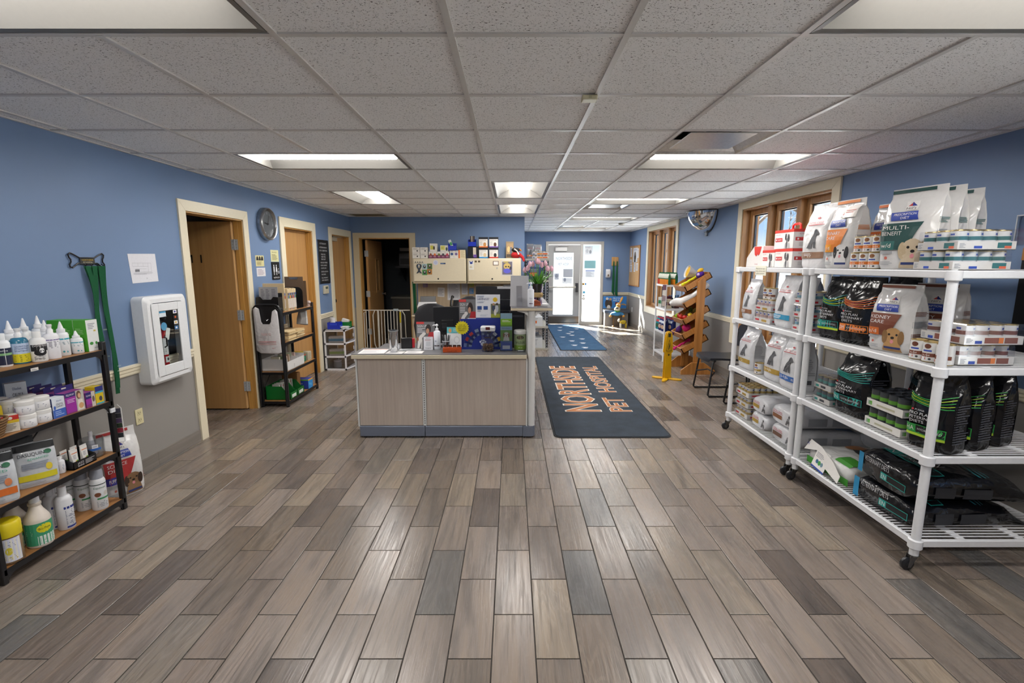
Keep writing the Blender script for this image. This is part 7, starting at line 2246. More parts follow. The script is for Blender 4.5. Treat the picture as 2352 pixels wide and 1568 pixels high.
for i in range(150):
 mb.cbox(rs_.uniform(-.042, .042), rs_.uniform(-.036, .036), .012 + .05 * rs_.random(), .014, .012, .010, ('6a4a32/f', '54382a/f', '7a5a40/f')[i % 3], Matrix.Rotation(rs_.uniform(0, 3), 4, (rs_.random(), rs_.random(), .5)))
o = mb.obj('treats', t, smooth=0)
o['kind'] = 'stuff'
# brochure holder
t = thing('brochure_holder', 'clear holder of dog health brochures beside the round jar', 'brochure holder', (-.048, 4.32, z))
mb = MB()
mb.box(-.056, .056, -.02, .02, 0, .004, PLAST).box(-.056, .056, -.022, -.020, 0, .24, PLAST).box(-.056, .056, .018, .02, 0, .33, PLAST)
mb.obj('holder', t, smooth=0)
t2 = thing('brochure', 'tall brochure with a brown and white dog in the clear holder', 'brochure', (-.048, 4.322, z + .005))
MB().box(-.052, .052, -.012, .006, 0, .215, '3f6ab0').obj('front_brochure', t2, smooth=0)
MB().box(-.052, .052, .007, .012, 0, .335, '86a8bc').obj('back_brochure', t2, smooth=0)
MB().box(-.052, .052, -.0005 + .0065, .0075, .21, .285, '7aac2a').obj('middle_brochure', t2, smooth=0)
prints(t2, flat((-.052, -.012, 0), (1, 0, 0), (0, 0, 1)), [('r', 0, .085, .104, .215, '6a9a4a'), ('r', 0, .185, .104, .215, '9ab8d0')] + dogface(.052, .14, .026, 'd8d4d0', '7a5236', '8a6240') + [('p', [(0, 0), (.104, 0), (.104, .06), (0, .08)], '2f58b0'), ('r', .018, .012, .085, .045, 'd5dae6'), ('t', .012, .197, .010, 'Heart & Kidney', '2a4a7a', .07)])
prints(t2, flat((-.052, .006, .21), (1, 0, 0), (0, 0, 1)), [('l', .015, .045, .09, .065, 2, 'e0e8c8')], 'middle_print')
# round jar
t = thing('treat_jar', 'round jar with white lid and green label beside the white post', 'jar', (.078, 4.36, z))
MB().lathe([(.050, 0), (.054, .005), (.054, .150), (.048, .155)], M('7a8468/g'), 22).obj('jar_body', t, smooth=50)
MB().lathe([(.055, .150), (.057, .156), (.057, .180), (.053, .185)], 'd5d5d2/s', 22).obj('lid', t, smooth=50)
prints(t, cylS(.054), [('r', -.08, .012, .08, .05, '6a8a2a'), ('r', -.08, .05, .08, .145, '8a9a72'), ('d', 0, .122, .034, .018, '3a3328'), ('d', 0, .12, .02, .012, '8a7a5a'), ('t', -.045, .065, .022, 'WILDLIFE', '14160f', .09), ('t', -.018, .025, .012, '40 ct', 'd5dac0', .036)])
t = thing('phone_dish', 'flat dark tray under the round jar front edge', 'tray', (.085, 4.275, z))
MB().box(-.035, .035, -.018, .018, 0, .008, '4a4c52/s').obj('tray_body', t, bevel=.003)
MB().box(-.028, .02, -.012, .012, .008, .010, 'c9ccd2').obj('card', t, smooth=0)
# ================================================================ raised counter
z = 1.1755
t = thing('picture_easel', 'grey picture frame seen from behind, leaning on its easel leg', 'picture frame', (.06, 4.27, z), (-.20, 0, -.12))
MB().box(-.075, .085, 0, .006, 0, .275, 'b4b4b8/s').obj('frame_back', t, smooth=0)
mb = MB()
mb.cbox(.01, -.035, .085, .05, .003, .19, 'a4a4aa/s', Matrix.Rotation(.36, 4, 'X'))
mb.obj('easel_leg', t, smooth=0)
mb = MB()
mb.cbox(.01, -.02, .07, .025, .04, .025, '9a9aa0/s', Matrix.Rotation(.3, 4, 'X'))
mb.obj('leg_hinge', t, smooth=0)
bottle('white pump bottle of hand sanitiser on the raised counter', (.168, 4.24, z), .029, .215, 'e0e2e8/s', 'e6e8ec/s', 'pump', [('t', -.5, .5, .07, 'Ophia', 'a4aab8', 1.0), ('r', -.5, .18, .6, .23, '4a3a5a')], 0)
t = thing('tulip_vase', 'purple glass vase tied with burlap on the raised counter', 'vase', (.245, 4.52, z))
MB().lathe([(.038, 0), (.042, .004), (.036, .05), (.040, .10), (.052, .19), (.050, .19), (.037, .1), (.036, .02)], clear('purple_glass', (.52, .38, .52, 1), 1, .05), 20, cap1=False).obj('vase_body', t, smooth=60)
MB().lathe([(.041, .065), (.045, .075), (.045, .10), (.042, .11)], 'b49a6a/f', 18, cap0=False, cap1=False).obj('burlap_band', t, smooth=60)
mb = MB()
mb.sphere((.03, -.034, .09), .018, 'b49a6a/f', 8, 6, 1, .6, .8)
mb.obj('burlap_knot', t)
GRS, GRL = M('5a9a2a/s'), M('4a8a26/s')
rs_ = random.Random(12)
PK_ = ('f4ccd8/s', 'f6d6e0/s', 'f0b8c8/s')
tl = 'pink tulip in the purple vase'
pos = ['far left', 'left', 'left of centre, high', 'centre left, low', 'centre, highest', 'centre, front', 'centre right', 'right of centre, high', 'right, low', 'far right, drooping']
for i in range(10):
 ax = -.125 + i * .027 + rs_.uniform(-.006, .006)
 ay = rs_.uniform(-.05, .05)
 hz = .345 - abs(i - 4.7) * .016 + rs_.uniform(-.012, .012) + (.03 if i in (2, 4, 7) else 0)
 t = thing('tulip', 'pink tulip in the purple vase, ' + pos[i], 'flower', (.245, 4.52, z + .02), 0, 'pink tulips')
 MB().tube([(0, 0, 0), (ax * .15, ay * .15, .10), (ax * .55, ay * .5, hz * .65), (ax, ay, hz)], .0035, GRS, 6).obj('stem', t)
 fl = MB()
 for q in range(6):
  a = q * PI / 3
  c, s_ = math.cos(a), math.sin(a)
  r0 = .014 if q % 2 else .011
  rows = []
  for v, (rr, ww) in enumerate(((.3, .3), (1, 1), (1.1, 1.05), (.75, .75), (.35, .15))):
   zz = hz - .005 + v * .014
   rows.append([(ax + c * r0 * rr * 1.2 - s_ * ww * k_ * .012, ay + s_ * r0 * rr * 1.2 + c * ww * k_ * .012, zz) for k_ in (-1, 0, 1)])
  fl.rings(rows, PK_[q % 3], cap0=False, cap1=False, closed=False)
 fl.obj('petals', t, smooth=60)
 for q in range(2):
  a = rs_.uniform(0, 6.28)
  la, lb = .10 + .05 * rs_.random(), .16 + .09 * rs_.random()
  d_ = Vector((math.cos(a), math.sin(a) * .6, 0))
  sd = Vector((-d_.y, d_.x, 0)).normalized()
  rows = []
  for v in range(6):
   k_ = v / 5
   p = d_ * (la * k_ ** 1.5) + Vector((0, 0, .10 + lb * k_ - .05 * k_ ** 3))
   ww = .019 * math.sin(PI * (.12 + .85 * k_))
   rows.append([p - sd * ww, p + Vector((0, 0, -.003)), p + sd * ww])
  MB().rings(rows, GRL, cap0=False, cap1=False, closed=False).obj('leaf', t, smooth=60)
t = thing('leather_pouch', 'folded brown leather pouch on the raised counter', 'pouch', (.225, 4.36, z), .4)
mb = MB()
mb.prism([(-.03, 0), (.035, 0), (.03, .035), (-.01, .055), (-.03, .05)], -.02, .025, 'a04a24/s', Matrix(((1, 0, 0, 0), (0, 0, 1, 0), (0, 1, 0, 0), (0, 0, 0, 1))))
mb.obj('pouch_body', t, bevel=.004)
MB().cbox(0, -.021, .03, .05, .003, .02, '84391c/s').obj('flap', t, bevel=.002)
sheet('white card lying at the right edge of the raised counter', .30, 4.55, .07, .10, .1, zz=1.1755)
sheet('dark card lying at the front of the raised counter', .27, 4.23, .09, .05, .0, '2a2c34', zz=1.1755)
t = thing('file_stand', 'black tiered file stand behind the blue display', 'file sorter', (-.06, 4.95, .691), 0)
mb = MB()
mb.box(-.10, .10, .0, .006, 0, .60, BLACKM).box(-.10, .10, -.12, .006, 0, .008, BLACKM)
mb.obj('stand_back', t, smooth=0)
for i in range(4):
 m_ = MB()
 zz = .16 + i * .11
 m_.prism([(0, 0), (-.10, .02), (-.115, .12), (0, .10)], -.10, .10, '1b1b1e/s', Matrix(((0, 0, 1, 0), (1, 0, 0, 0), (0, 1, 0, zz), (0, 0, 0, 1))))
 po = m_.obj('file_pocket', t, smooth=0)
 MB().cbox(0, -.065, zz + .125, .17, .004, .03, 'c9c9cc', Matrix.Rotation(.2, 4, 'X')).obj('paper_edge', po, smooth=0)
def monitor(label, x, y, zz, w, h, rz, stand=True):
 t = thing('monitor', label, 'monitor', (x, y, zz), rz, 'black computer monitors')
 b = .12 if stand else .02
 MB().box(-w / 2, w / 2, -.012, .012, b, b + h, M('15161a/s')).obj('screen_case', t, bevel=.004)
 MB().box(-w * .22, w * .2, -.03, -.012, b + .05, b + h * .55, M('101114/s')).obj('rear_cover', t, bevel=.006)
 MB().box(-.02, .02, -.03, -.012, .01, b + h * .3, M('101114/s')).obj('stand_neck', t, bevel=.003)
 MB().box(-.11, .11, -.10, .06, 0, .012, M('101114/s')).obj('stand_foot', t, bevel=.003)
 return t
m_ = monitor('black computer monitor seen from behind, left of the raised poster', -.665, 4.98, .691, .29, .30, .15)
prints(m_, flat((-.06, -.031, .2), (1, 0, 0), (0, 0, 1)), [('t', 0, .04, .012, 'EPSON', '55565c', .05), ('l', 0, .0, .07, .03, 3, '3a3a44')])
t = thing('speaker_box', 'tall black computer case behind the round jar', 'computer', (.055, 4.82, .691))
MB().box(-.075, .075, -.10, .12, 0, .40, M('16171b/s')).obj('case', t, bevel=.006)
MB().box(-.06, .06, -.102, -.10, .34, .36, '3a3c42/s').obj('drive_slot', t, smooth=0)
# ================================================================ desk alcove
z = .73
t = thing('back_desk', 'long back desk with cream edge under the wall cabinets', 'desk', (0, 8.4, 0))
MB().box(-1.62, .12, -.62, 0, z - .03, z - .002, 'cfc3a6/s').obj('desk_edge', t, bevel=.003)
MB().box(-1.615, .115, -.615, -.0, z - .003, z, '57565a/s').obj('desk_top', t, smooth=0)
for x in (-1.60, -.75, .08):
 MB().box(x, x + .03, -.58, -.02, 0, z - .03, LAMB).obj('side_panel', t, smooth=0)
MB().box(-1.62, .14, -.02, -.004, z, 1.25, LAMB).obj('back_panel', t, smooth=0)
MB().box(-.76, -.735, -.024, -.004, z, 1.25, 'a8916f').obj('panel_joint', t, smooth=0)
for i, (x0, x1) in enumerate(((-1.635, -.752), (-.735, .155))):
 t = thing('wall_cabinet', ('cream overhead cabinet with photos and a ribbon magnet, left one', 'cream overhead cabinet with a dog poster, right one')[i], 'cabinet', ((x0 + x1) / 2, 8.41, 1.245), 0, 'cream overhead cabinets')
 w = x1 - x0
 CB = M('d3c7ac/s')
 MB().box(-w / 2, w / 2, -.34, 0, 0, .39, CB).obj('body', t, bevel=.004)
 do = MB().box(-w / 2 + .016, w / 2 - .012, -.362, -.34, .012, .384, CB).obj('cabinet_door', t, bevel=.008)
 MB().lathe([(.013, 0), (.013, .004), (.008, .005)], '17171a/s', 12).obj('lock', do, loc=(-.02 if i == 0 else -.03, -.362, .055), rot=(PI / 2, 0, 0))
 MB().box(-w / 2, w / 2, -.34, -.02, -.022, 0, 'a8997c/s').obj('light_valance', t, smooth=0)
YD = 8.41 - .3625
def magnet(label, x, zz, w, h, col, its, name='magnet', cat='magnet', poly=None):
 t = thing(name, label, cat, (x, YD, zz))
 if poly:
  MB().prism([(a * w, b * h) for a, b in poly], 0, .002, col, Matrix(((1, 0, 0, 0), (0, 0, -1, 0), (0, 1, 0, 0), (0, 0, 0, 1)))).obj('sheet', t, smooth=0)
 else:
  MB().box(-w / 2, w / 2, -.002, 0, -h / 2, h / 2, col).obj('sheet', t, smooth=0)
 out = []
 for i in its:
  if i[0] in 'rl':
   out.append((i[0], i[1] * w, i[2] * h, i[3] * w, i[4] * h) + tuple(i[5:]))
  elif i[0] == 'd':
   out.append(('d', i[1] * w, i[2] * h, i[3] * w, i[4] * h, i[5]))
  else:
   out.append(('t', i[1] * w, i[2] * h, i[3] * h, i[4], i[5], i[6] * w))
 if out:
  prints(t, flat((0, -.002, 0), (1, 0, 0), (0, 0, 1)), out)
magnet('row of tiny dog silhouettes on the left cabinet', -1.525, 1.57, .16, .035, 'cfc6b0', [('d', -.35 + .23 * q, .1, .05, .25, '2a2a2a') for q in range(4)] + [('r', -.48, -.35, .48, -.2, '2a2a2a')])
rb = MB()
rbp = [(-.035, -.08), (-.018, -.065), (.026, .03), (.024, .06), (0, .075), (-.024, .06), (-.026, .03), (.018, -.065), (.035, -.08)]
t = thing('ribbon_magnet', 'dark looped ribbon magnet on the left cabinet', 'magnet', (-1.525, YD - .003, 1.47))
rb.ribbon([(x * 1.1, -.001 * i, zz) for i, (x, zz) in enumerate(rbp)], (1, 0, 0), .028, '2a3442/s', .002)
rb.obj('ribbon', t)
MB().lathe([(.012, 0), (.012, .002)], 'c9ccd2', 12).obj('badge', t, loc=(0, -.008, .05), rot=(PI / 2, 0, 0))
for i, (dx, dz, c1, c2) in enumerate(((-.035, .045, '9ab0b4', '2a2a2c'), (.05, .05, '4a6a3a', '3a2a22'), (-.035, -.05, '4a8a4a', '1c1c22'), (.045, -.04, 'a8702c', '3a2a1c'))):
 magnet('small pet photo on the left cabinet, ' + ('upper left of four', 'upper right of four', 'lower left of four', 'lower right of four')[i], -1.40 + dx, 1.455 + dz, .082, .088, c1, [('d', 0, 0, .28, .32, c2), ('d', .02, .1, .12, .12, 'd8d4cc')], 'pet_photo', 'photo')
magnet('pale round magnet on the left cabinet', -1.25, 1.565, .08, .08, 'c9ccdc', [('d', 0, 0, .36, .36, 'b4b8d0')], 'round_magnet', 'magnet', [(.5 * math.cos(PI * k / 9), .5 * math.sin(PI * k / 9)) for k in range(18)])
magnet('narrow blue magnet on the left cabinet', -1.13, 1.55, .085, .022, '24406a', [('l', -.4, -.3, .4, .3, 1, '6a8ab0')])
magnet('white card with a blue paw on the right cabinet', -.665, 1.52, .085, .14, 'dcdad2', [('d', 0, .28, .28, .14, '1c3a8a'), ('d', -.25, .44, .1, .07, '1c3a8a'), ('d', .25, .44, .1, .07, '1c3a8a'), ('l', -.3, -.3, .3, -.05, 3, 'b09a4a')], 'paw_card', 'card')
for i, x in enumerate((-.59, -.535)):
 magnet(('tiny brown dog magnet beside the paw card', 'tiny brown dog magnet, farther from the paw card')[i], x, 1.583, .034, .03, '5a4a34', [('d', .1, .1, .2, .25, '3a2e20')], 'dog_magnet')
magnet('small framed white card on the right cabinet', -.26, 1.555, .095, .07, '6a4a3a', [('r', -.4, -.38, .4, .38, 'e0dcd4')], 'framed_card', 'card')
magnet('round silver badge below the framed card', -.24, 1.475, .026, .026, '8a8c84', [('d', 0, 0, .3, .3, 'c9c9c4')], 'badge', 'magnet', [(.5 * math.cos(PI * k / 8), .5 * math.sin(PI * k / 8)) for k in range(16)])
magnet('colourful dog poster taped on the right cabinet', -.075, 1.475, .19, .25, 'c9c4bc', [('r', -.42, -.42, .45, .42, '6a6472'), ('d', 0, .12, .3, .22, 'c4a860'), ('d', -.1, .1, .07, .05, '2a221c'), ('d', .12, .1, .07, .05, '2a221c'), ('d', 0, -.18, .32, .16, '5a5ac0'), ('d', .3, .0, .1, .12, '3a3a44'), ('l', -.3, .35, .3, .46, 2, 'd8c44a')], 'dog_poster', 'poster')
# papers pinned to the panel
for i, (x, zz, w, h, c, lab) in enumerate(((-1.49, 1.19, .085, .09, '8a6a92', 'purple flyer at the left of the desk panel'), (-1.22, 1.06, .12, .16, 'd5d0cc', 'small tilted white note on the desk panel'), (-1.0, 1.08, .22, .31, 'd5d5d8', 'large printed sheet on the desk panel'), (-.80, 1.13, .13, .22, 'cdcdd2', 'medium printed sheet on the desk panel'), (-.69, 1.20, .075, .08, 'b4c03a', 'lime sticky note on the desk panel'), (-.695, 1.08, .075, .09, '3a86c8', 'blue sticky note on the desk panel'), (-.56, 1.12, .10, .14, 'c4bcb4', 'beige printed note right of the sticky notes'), (-.54, .97, .09, .13, 'dcdce0', 'white note standing by the toy frog'))):
 t = thing('pinned_note', lab, 'paper', (x, 8.378, zz), (0, .06 if i == 1 else 0, 0))
 MB().box(-w / 2, w / 2, -.0012, 0, -h / 2, h / 2, c).obj('sheet', t, smooth=0)
 prints(t, flat((-w / 2, -.0012, -h / 2), (1, 0, 0), (0, 0, 1)), [('l', w * .1, h * .12, w * .9, h * .9, max(2, int(h / .028)), 'a4a4ac')], off=.0004)
t = thing('scanner', 'white and black sheet-fed scanner on the back desk', 'scanner', (-1.40, 8.02, z + .001))
mb = MB()
mb.prism([(-.10, 0), (.09, 0), (.09, .16), (.02, .19), (-.09, .13), (-.10, .10)], -.15, .15, 'd8d8da/s', Matrix(((0, 0, 1, 0), (1, 0, 0, 0), (0, 1, 0, 0), (0, 0, 0, 1))))
mb.obj('scanner_body', t, bevel=.008)
MB().cbox(0, .07, .22, .26, .012, .12, '26272a/s', Matrix.Rotation(-.3, 4, 'X')).obj('feed_tray', t, bevel=.004)
MB().box(-.135, .135, -.103, -.09, .085, .115, '1c1c1f/s').obj('output_slot', t, smooth=0)
MB().box(-.13, .13, -.104, -.09, .02, .05, '3a3b3f/s').obj('lower_slot', t, smooth=0)
t = thing('desk_phone', 'black desk phone with handset on the back desk', 'telephone', (-.86, 7.98, z + .001))
mb = MB()
mb.prism([(-.10, 0), (.10, 0), (.10, .20), (.06, .22), (-.10, .06)], -.11, .12, '16171a/s', Matrix(((0, 0, 1, 0), (1, 0, 0, 0), (0, 1, 0, 0), (0, 0, 0, 1))))
mb.obj('base', t, bevel=.006)
MB().tube([(-.13, -.06, .12), (-.14, 0, .20), (-.13, .06, .26), (-.125, .09, .27)], [.026, .018, .018, .028], '101113/s', 8).obj('handset', t)
MB().cbox(.03, -.01, .155, .12, .06, .003, '4a5a52/s', Matrix.Rotation(.9, 4, 'X')).obj('display', t, smooth=0)
monitor('wide black monitor under the right wall cabinet', -.31, 7.98, z + .001, .56, .33, -.05)
monitor('black monitor turned away at the end of the back desk', .0, 7.82, z + .001, .30, .36, .5)
# office chairs
def office_chair(label, x, y, rz, ht, tilt=0):
 t = thing('office_chair', label, 'office chair', (x, y, 0), rz, 'dark office chairs')
 CH = M('2c2c30/f')
 mb = MB()
 rs = []
 for zz, ww in ((.0, .15), (.05, .20), (.2, .22), (.34, .20), (.42, .15), (.46, .06)):
  rs.append([(ww * math.cos(a), .03 * math.sin(a) + .05 * (zz - .2) * tilt, ht + zz) for a in [2 * PI * k / 12 for k in range(12)]])
 mb.rings(rs, CH)
 mb.obj('backrest', t, smooth=50)
 MB().lathe([(.20, .43), (.235, .45), (.235, .48), (.21, .50)], CH, 18, (0, .22, 0)).obj('seat', t)
 MB().tube([(0, .03, ht + .1), (0, .05, .46), (0, .2, .43)], .02, BLACKM, 8).obj('back_bar', t)
 MB().tube([(0, .22, .08), (0, .22, .44)], .025, '3a3b3f/m', 10).obj('gas_post', t)
 for k in range(5):
  a = k * 2 * PI / 5
  MB().tube([(0, .22, .09), (.26 * math.cos(a), .22 + .26 * math.sin(a), .065)], [.022, .014], BLACKM, 8).obj('base_arm', t)
  MB().sphere((.26 * math.cos(a), .22 + .26 * math.sin(a), .03), .03, '1b1b1e/s', 8, 6).obj('caster', t)
office_chair('dark grey office chair nearest the reception desk', -.95, 5.75, .15, .62)
office_chair('dark grey office chair behind the nearer one', -1.12, 6.55, -.2, .55)
office_chair('black office chair with a leaning backrest by the phone', -.62, 7.05, .5, .62, -1.2)
t = thing('leash_bundle', 'dark green leashes hanging beside the left wall cabinet', 'leash', (-1.685, 8.36, 1.24))
for i in range(3):
 MB().ribbon([(.012 * i - .01, -.01 * i, 0), (.012 * i, -.012 * i, -.3), (.014 * i - .004, -.01 * i, -.62 - .05 * i)], (1, .3, 0), .03, GRN, .003).obj('strap', t)
# items on top of the cabinets
z = 1.636
def ctop(label, x, w, h, d=.10, col='d8d4cc', its=(), zz=None, y=8.14, name='medicine_carton', group='cartons on the wall cabinets', rz=0):
 return carton(label, (x, y, zz or z), w, d, h, col, rz, its, name=name, group=group)
WB = [('l', .12, .55, .9, .85, 3, '9a948c'), ('d', .65, .35, .1, .14, '3a3a3c')]
for i, (x, k) in enumerate(((-1.575, 0), (-1.445, 0), (-1.575, 1), (-1.445, 1))):
 ctop('white tablet carton at the left end, ' + ('lower left', 'lower right', 'upper left', 'upper right')[i], x, .125, .088, its=WB, zz=z + k * .089)
PB = lambda c: [('r', 0, 0, 1, .5, '6a1f4a'), ('d', .5, .55, .3, .2, c), ('t', .2, .15, .2, 'NEXG', 'd8b0c0', .6)]
for i, c in enumerate(('8a4a2a', 'c86a2a', '6a7a2a', '3a3a3c', 'b03a4a')):
 ctop('narrow maroon and cream carton, ' + ('first', 'second', 'third', 'fourth', 'fifth')[i] + ' from the left in its row', -1.335 + i * .068, .066, .108, its=PB(c))
ctop('cream carton with a yellow note, left one on the maroon row', -1.29, .12, .13, its=[('r', .1, .25, .5, .75, 'c8c04a'), ('d', .6, .45, .12, .25, '3a3428')], zz=z + .109)
ctop('white carton with a large yellow sticky note, on the maroon row', -1.11, .13, .10, its=[('r', .05, .25, .6, .95, 'd0cc6a'), ('l', .1, .4, .5, .8, 3, '9a9640'), ('d', .8, .4, .12, .3, '3a4a4a')], zz=z + .109)
for i, x in enumerate((-.985, -.915)):
 ctop('white carton with a round ' + ('blue seal', 'purple seal')[i], x, .068, .125, its=[('d', .5, .55, .34, .18, ('2f4a7a', '6a5a8a')[i]), ('l', .15, .8, .85, .95, 2, '6a6a74')])
ctop('orange-edged cream carton at the end of the left cabinet', -.82, .115, .135, col='d8cba8', its=[('r', 0, 0, .22, 1, 'd8702c'), ('l', .35, .1, .9, .9, 6, 'b8a880')])
for i, (x, zz) in enumerate(((-.98, z + .127), (-.65, z + .19))):
 t = thing('small_blue_bin', ('dark blue bin with a green packet above the seal cartons', 'dark blue bin of dark sticks above the black display')[i], 'bin', (x, 8.14, zz), 0, 'dark blue bins on the cabinets')
 mb = MB()
 mb.box(-.065, .065, -.06, .06, 0, .004, BB).box(-.065, .065, -.06, -.056, 0, .075, BB).box(-.065, .065, .056, .06, 0, .12, BB).box(-.065, -.061, -.056, .056, 0, .11, BB).box(.061, .065, -.056, .056, 0, .11, BB)
 mb.obj('bin_body', t, smooth=0)
 if i == 0:
  MB().cbox(-.02, 0, .10, .045, .01, .15, 'd5d8d4', Matrix.Rotation(-.4, 4, 'Y')).obj('packet', t, smooth=0)
  MB().cbox(-.022, -.0065, .11, .035, .004, .05, '3a9a5a', Matrix.Rotation(-.4, 4, 'Y')).obj('packet_label', t, smooth=0)
 else:
  for q in range(4):
   MB().box(-.035 + q * .02, -.02 + q * .02, -.01, .01, .01, .17, ('3a2a22', 'b4a890', '5a4634', '2a201a')[q]).obj('stick', t, smooth=0)
t = thing('black_display_bin', 'black display bin with a purple and white packet, right cabinet', 'bin', (-.635, 8.14, z))
MB().box(-.085, .085, -.06, .06, 0, .188, M('15161a/s')).obj('bin_body', t, bevel=.004)
MB().box(.0, .05, -.064, -.06, .03, .175, 'c9bca8').obj('packet', t, smooth=0)
MB().box(.005, .06, -.066, -.064, .01, .06, '6a4a9a').obj('packet_foot', t, bevel=.001)
FL = lambda c, d: [('r', .04, .02, .96, .80, 'dcd8d0'), ('t', .12, .66, .09, 'FRONTLINE', '3a3a44', .66), ('r', .04, .02, .96, .14, c), ('d', .65, .3, .16, .2, d), ('l', .12, .25, .45, .6, 4, 'a8a49c')]
for i, (x, k, c, dd) in enumerate(((-.465, 0, '2f8ac8', 'c9b08a'), (-.295, 0, 'c23a30', '26262a'), (-.465, 1, 'd8702c', 'b9844a'), (-.295, 1, '7a5aa8', '5a3a2a'))):
 carton('black-topped flea treatment box, ' + ('lower left with blue stripe', 'lower right with red stripe', 'upper left with orange stripe', 'upper right with purple stripe')[i], (x, 8.14, z + k * .172), .155, .10, .17, '15161a/s', 0, FL(c, dd), name='flea_treatment_box', group='black-topped flea boxes')
t = thing('photo_plaque', 'wooden pet photo plaque leaning on the wall above the right cabinet', 'plaque', (-.03, 8.24, z), (-.1, 0, 0))
MB().box(-.065, .065, 0, .012, 0, .28, '8a7654').obj('plaque', t, bevel=.002)
prints(t, flat((-.065, 0, 0), (1, 0, 0), (0, 0, 1)), [('r', .01, .02, .12, .25, 'a8885a'), ('d', .045, .15, .025, .05, 'd8b87a'), ('d', .085, .13, .02, .07, '5a6270'), ('d', .085, .2, .012, .014, 'b08a70'), ('r', .01, .02, .12, .07, '4a3a2a')])
t = thing('plush_toy', 'black and orange plush toy in a red vest on the right cabinet', 'plush toy', (.075, 8.12, z), .2)
MB().sphere((0, 0, .055), .075, 'b01c20/f', 12, 8, 1.15, .8, .75).obj('body', t)
MB().sphere((-.01, -.01, .135), .055, '1f1a18/f', 12, 8, 1.3, .9, .7).obj('head', t)
MB().tube([(-.045, -.05, .15), (.0, -.06, .12), (.03, -.065, .06)], [.012, .010, .014], 'd8d0c8/f', 8).obj('stripe', t)
MB().tube([(.05, .0, .15), (.09, .0, .12)], [.018, .01], 'c8802a/f', 8).obj('ear', t)
MB().tube([(.06, -.03, .05), (.10, -.06, .01), (.115, -.08, -.05)], [.03, .025, .018], 'b01c20/f', 8).obj('leg', t)
# baby gate in the alcove doorway
t = thing('pet_gate', 'white metal pet gate across the dark doorway', 'gate', (-2.178, 8.40, 0))
GW = M('d2cfc6/s')
z0, z1 = .06, .745
def bar(x, a=None, b=None, r=.008, nm='bar'):
 MB().tube([(x, 0, a or z0), (x, 0, b or z1)], r, GW, 8).obj(nm, t)
MB().tube([(-.41, 0, z1), (.40, 0, z1)], .010, GW, 8).obj('top_rail', t)
MB().tube([(-.41, 0, z0), (.40, 0, z0)], .010, GW, 8).obj('bottom_rail', t)
for x in (-.365, -.315, -.10, -.045, .01, .065, .12, .175):
 bar(x)
bar(-.155, r=.017, nm='gate_post')
bar(.235, r=.017, nm='gate_post')
for pts in ([(-.21, 0, z1), (-.245, 0, .66), (-.235, 0, .15), (-.20, 0, z0)], [(-.355, 0, .72), (-.40, 0, .70), (-.405, 0, .10), (-.375, 0, z0)], [(.26, 0, z1), (.31, 0, .66), (.325, 0, z0)]):
 MB().tube(pts, .009, GW, 8).obj('curved_bar', t)
MB().box(.115, .20, -.018, .018, z1 - .012, z1 + .025, 'b4c4cc/s').obj('latch', t, bevel=.006)
MB().box(.222, .248, -.019, -.016, .53, .72, 'd0b81c').obj('warning_sticker', t, smooth=0)
# treatment room furniture seen in the dark
t = thing('treatment_counter', 'grey counter in the dark room behind the pet gate', 'counter', (-2.0, 10.2, 0))
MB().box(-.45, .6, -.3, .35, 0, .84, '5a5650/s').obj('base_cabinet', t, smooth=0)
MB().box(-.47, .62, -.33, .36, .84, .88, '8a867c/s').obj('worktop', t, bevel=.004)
t = thing('lab_analyser', 'boxy lab machine with white top in the dark room', 'lab machine', (-2.08, 10.05, 1.50))
MB().box(-.20, .13, -.15, .2, 0, .26, '6a6a6e/s').obj('case', t, bevel=.008)
MB().box(-.18, .06, -.155, -.15, .03, .15, '1c1c20/s').obj('front_panel', t, smooth=0)
MB().box(-.18, .18, -.15, .2, .30, .36, 'b4b4b8/s').obj('top_tray', t, smooth=0)
MB().box(-.17, .15, -.10, .15, .26, .30, '26262a/s').obj('tray_base', t, smooth=0)
t = thing('wall_ledge', 'dark wall shelf under the lab machine', 'shelf', (-2.0, 10.3, 1.46))
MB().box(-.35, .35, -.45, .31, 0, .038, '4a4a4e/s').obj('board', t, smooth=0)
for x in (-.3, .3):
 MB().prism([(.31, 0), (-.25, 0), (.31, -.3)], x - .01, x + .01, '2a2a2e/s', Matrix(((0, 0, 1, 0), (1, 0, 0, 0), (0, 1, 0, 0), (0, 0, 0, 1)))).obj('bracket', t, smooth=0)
t = thing('rabbit_figurine', 'small white rabbit figurine on the dark counter', 'figurine', (-1.86, 10.0, .881))
MB().sphere((0, 0, .035), .03, 'd8d8d8/s', 10, 8, 1, 1, 1.2).obj('body', t)
MB().sphere((0, 0, .09), .025, 'd8d8d8/s', 10, 8).obj('head', t)
for s_ in (-.012, .012):
 MB().tube([(s_, 0, .10), (s_ * 1.6, 0, .15)], [.009, .005], 'd8d8d8/s', 6).obj('ear', t)
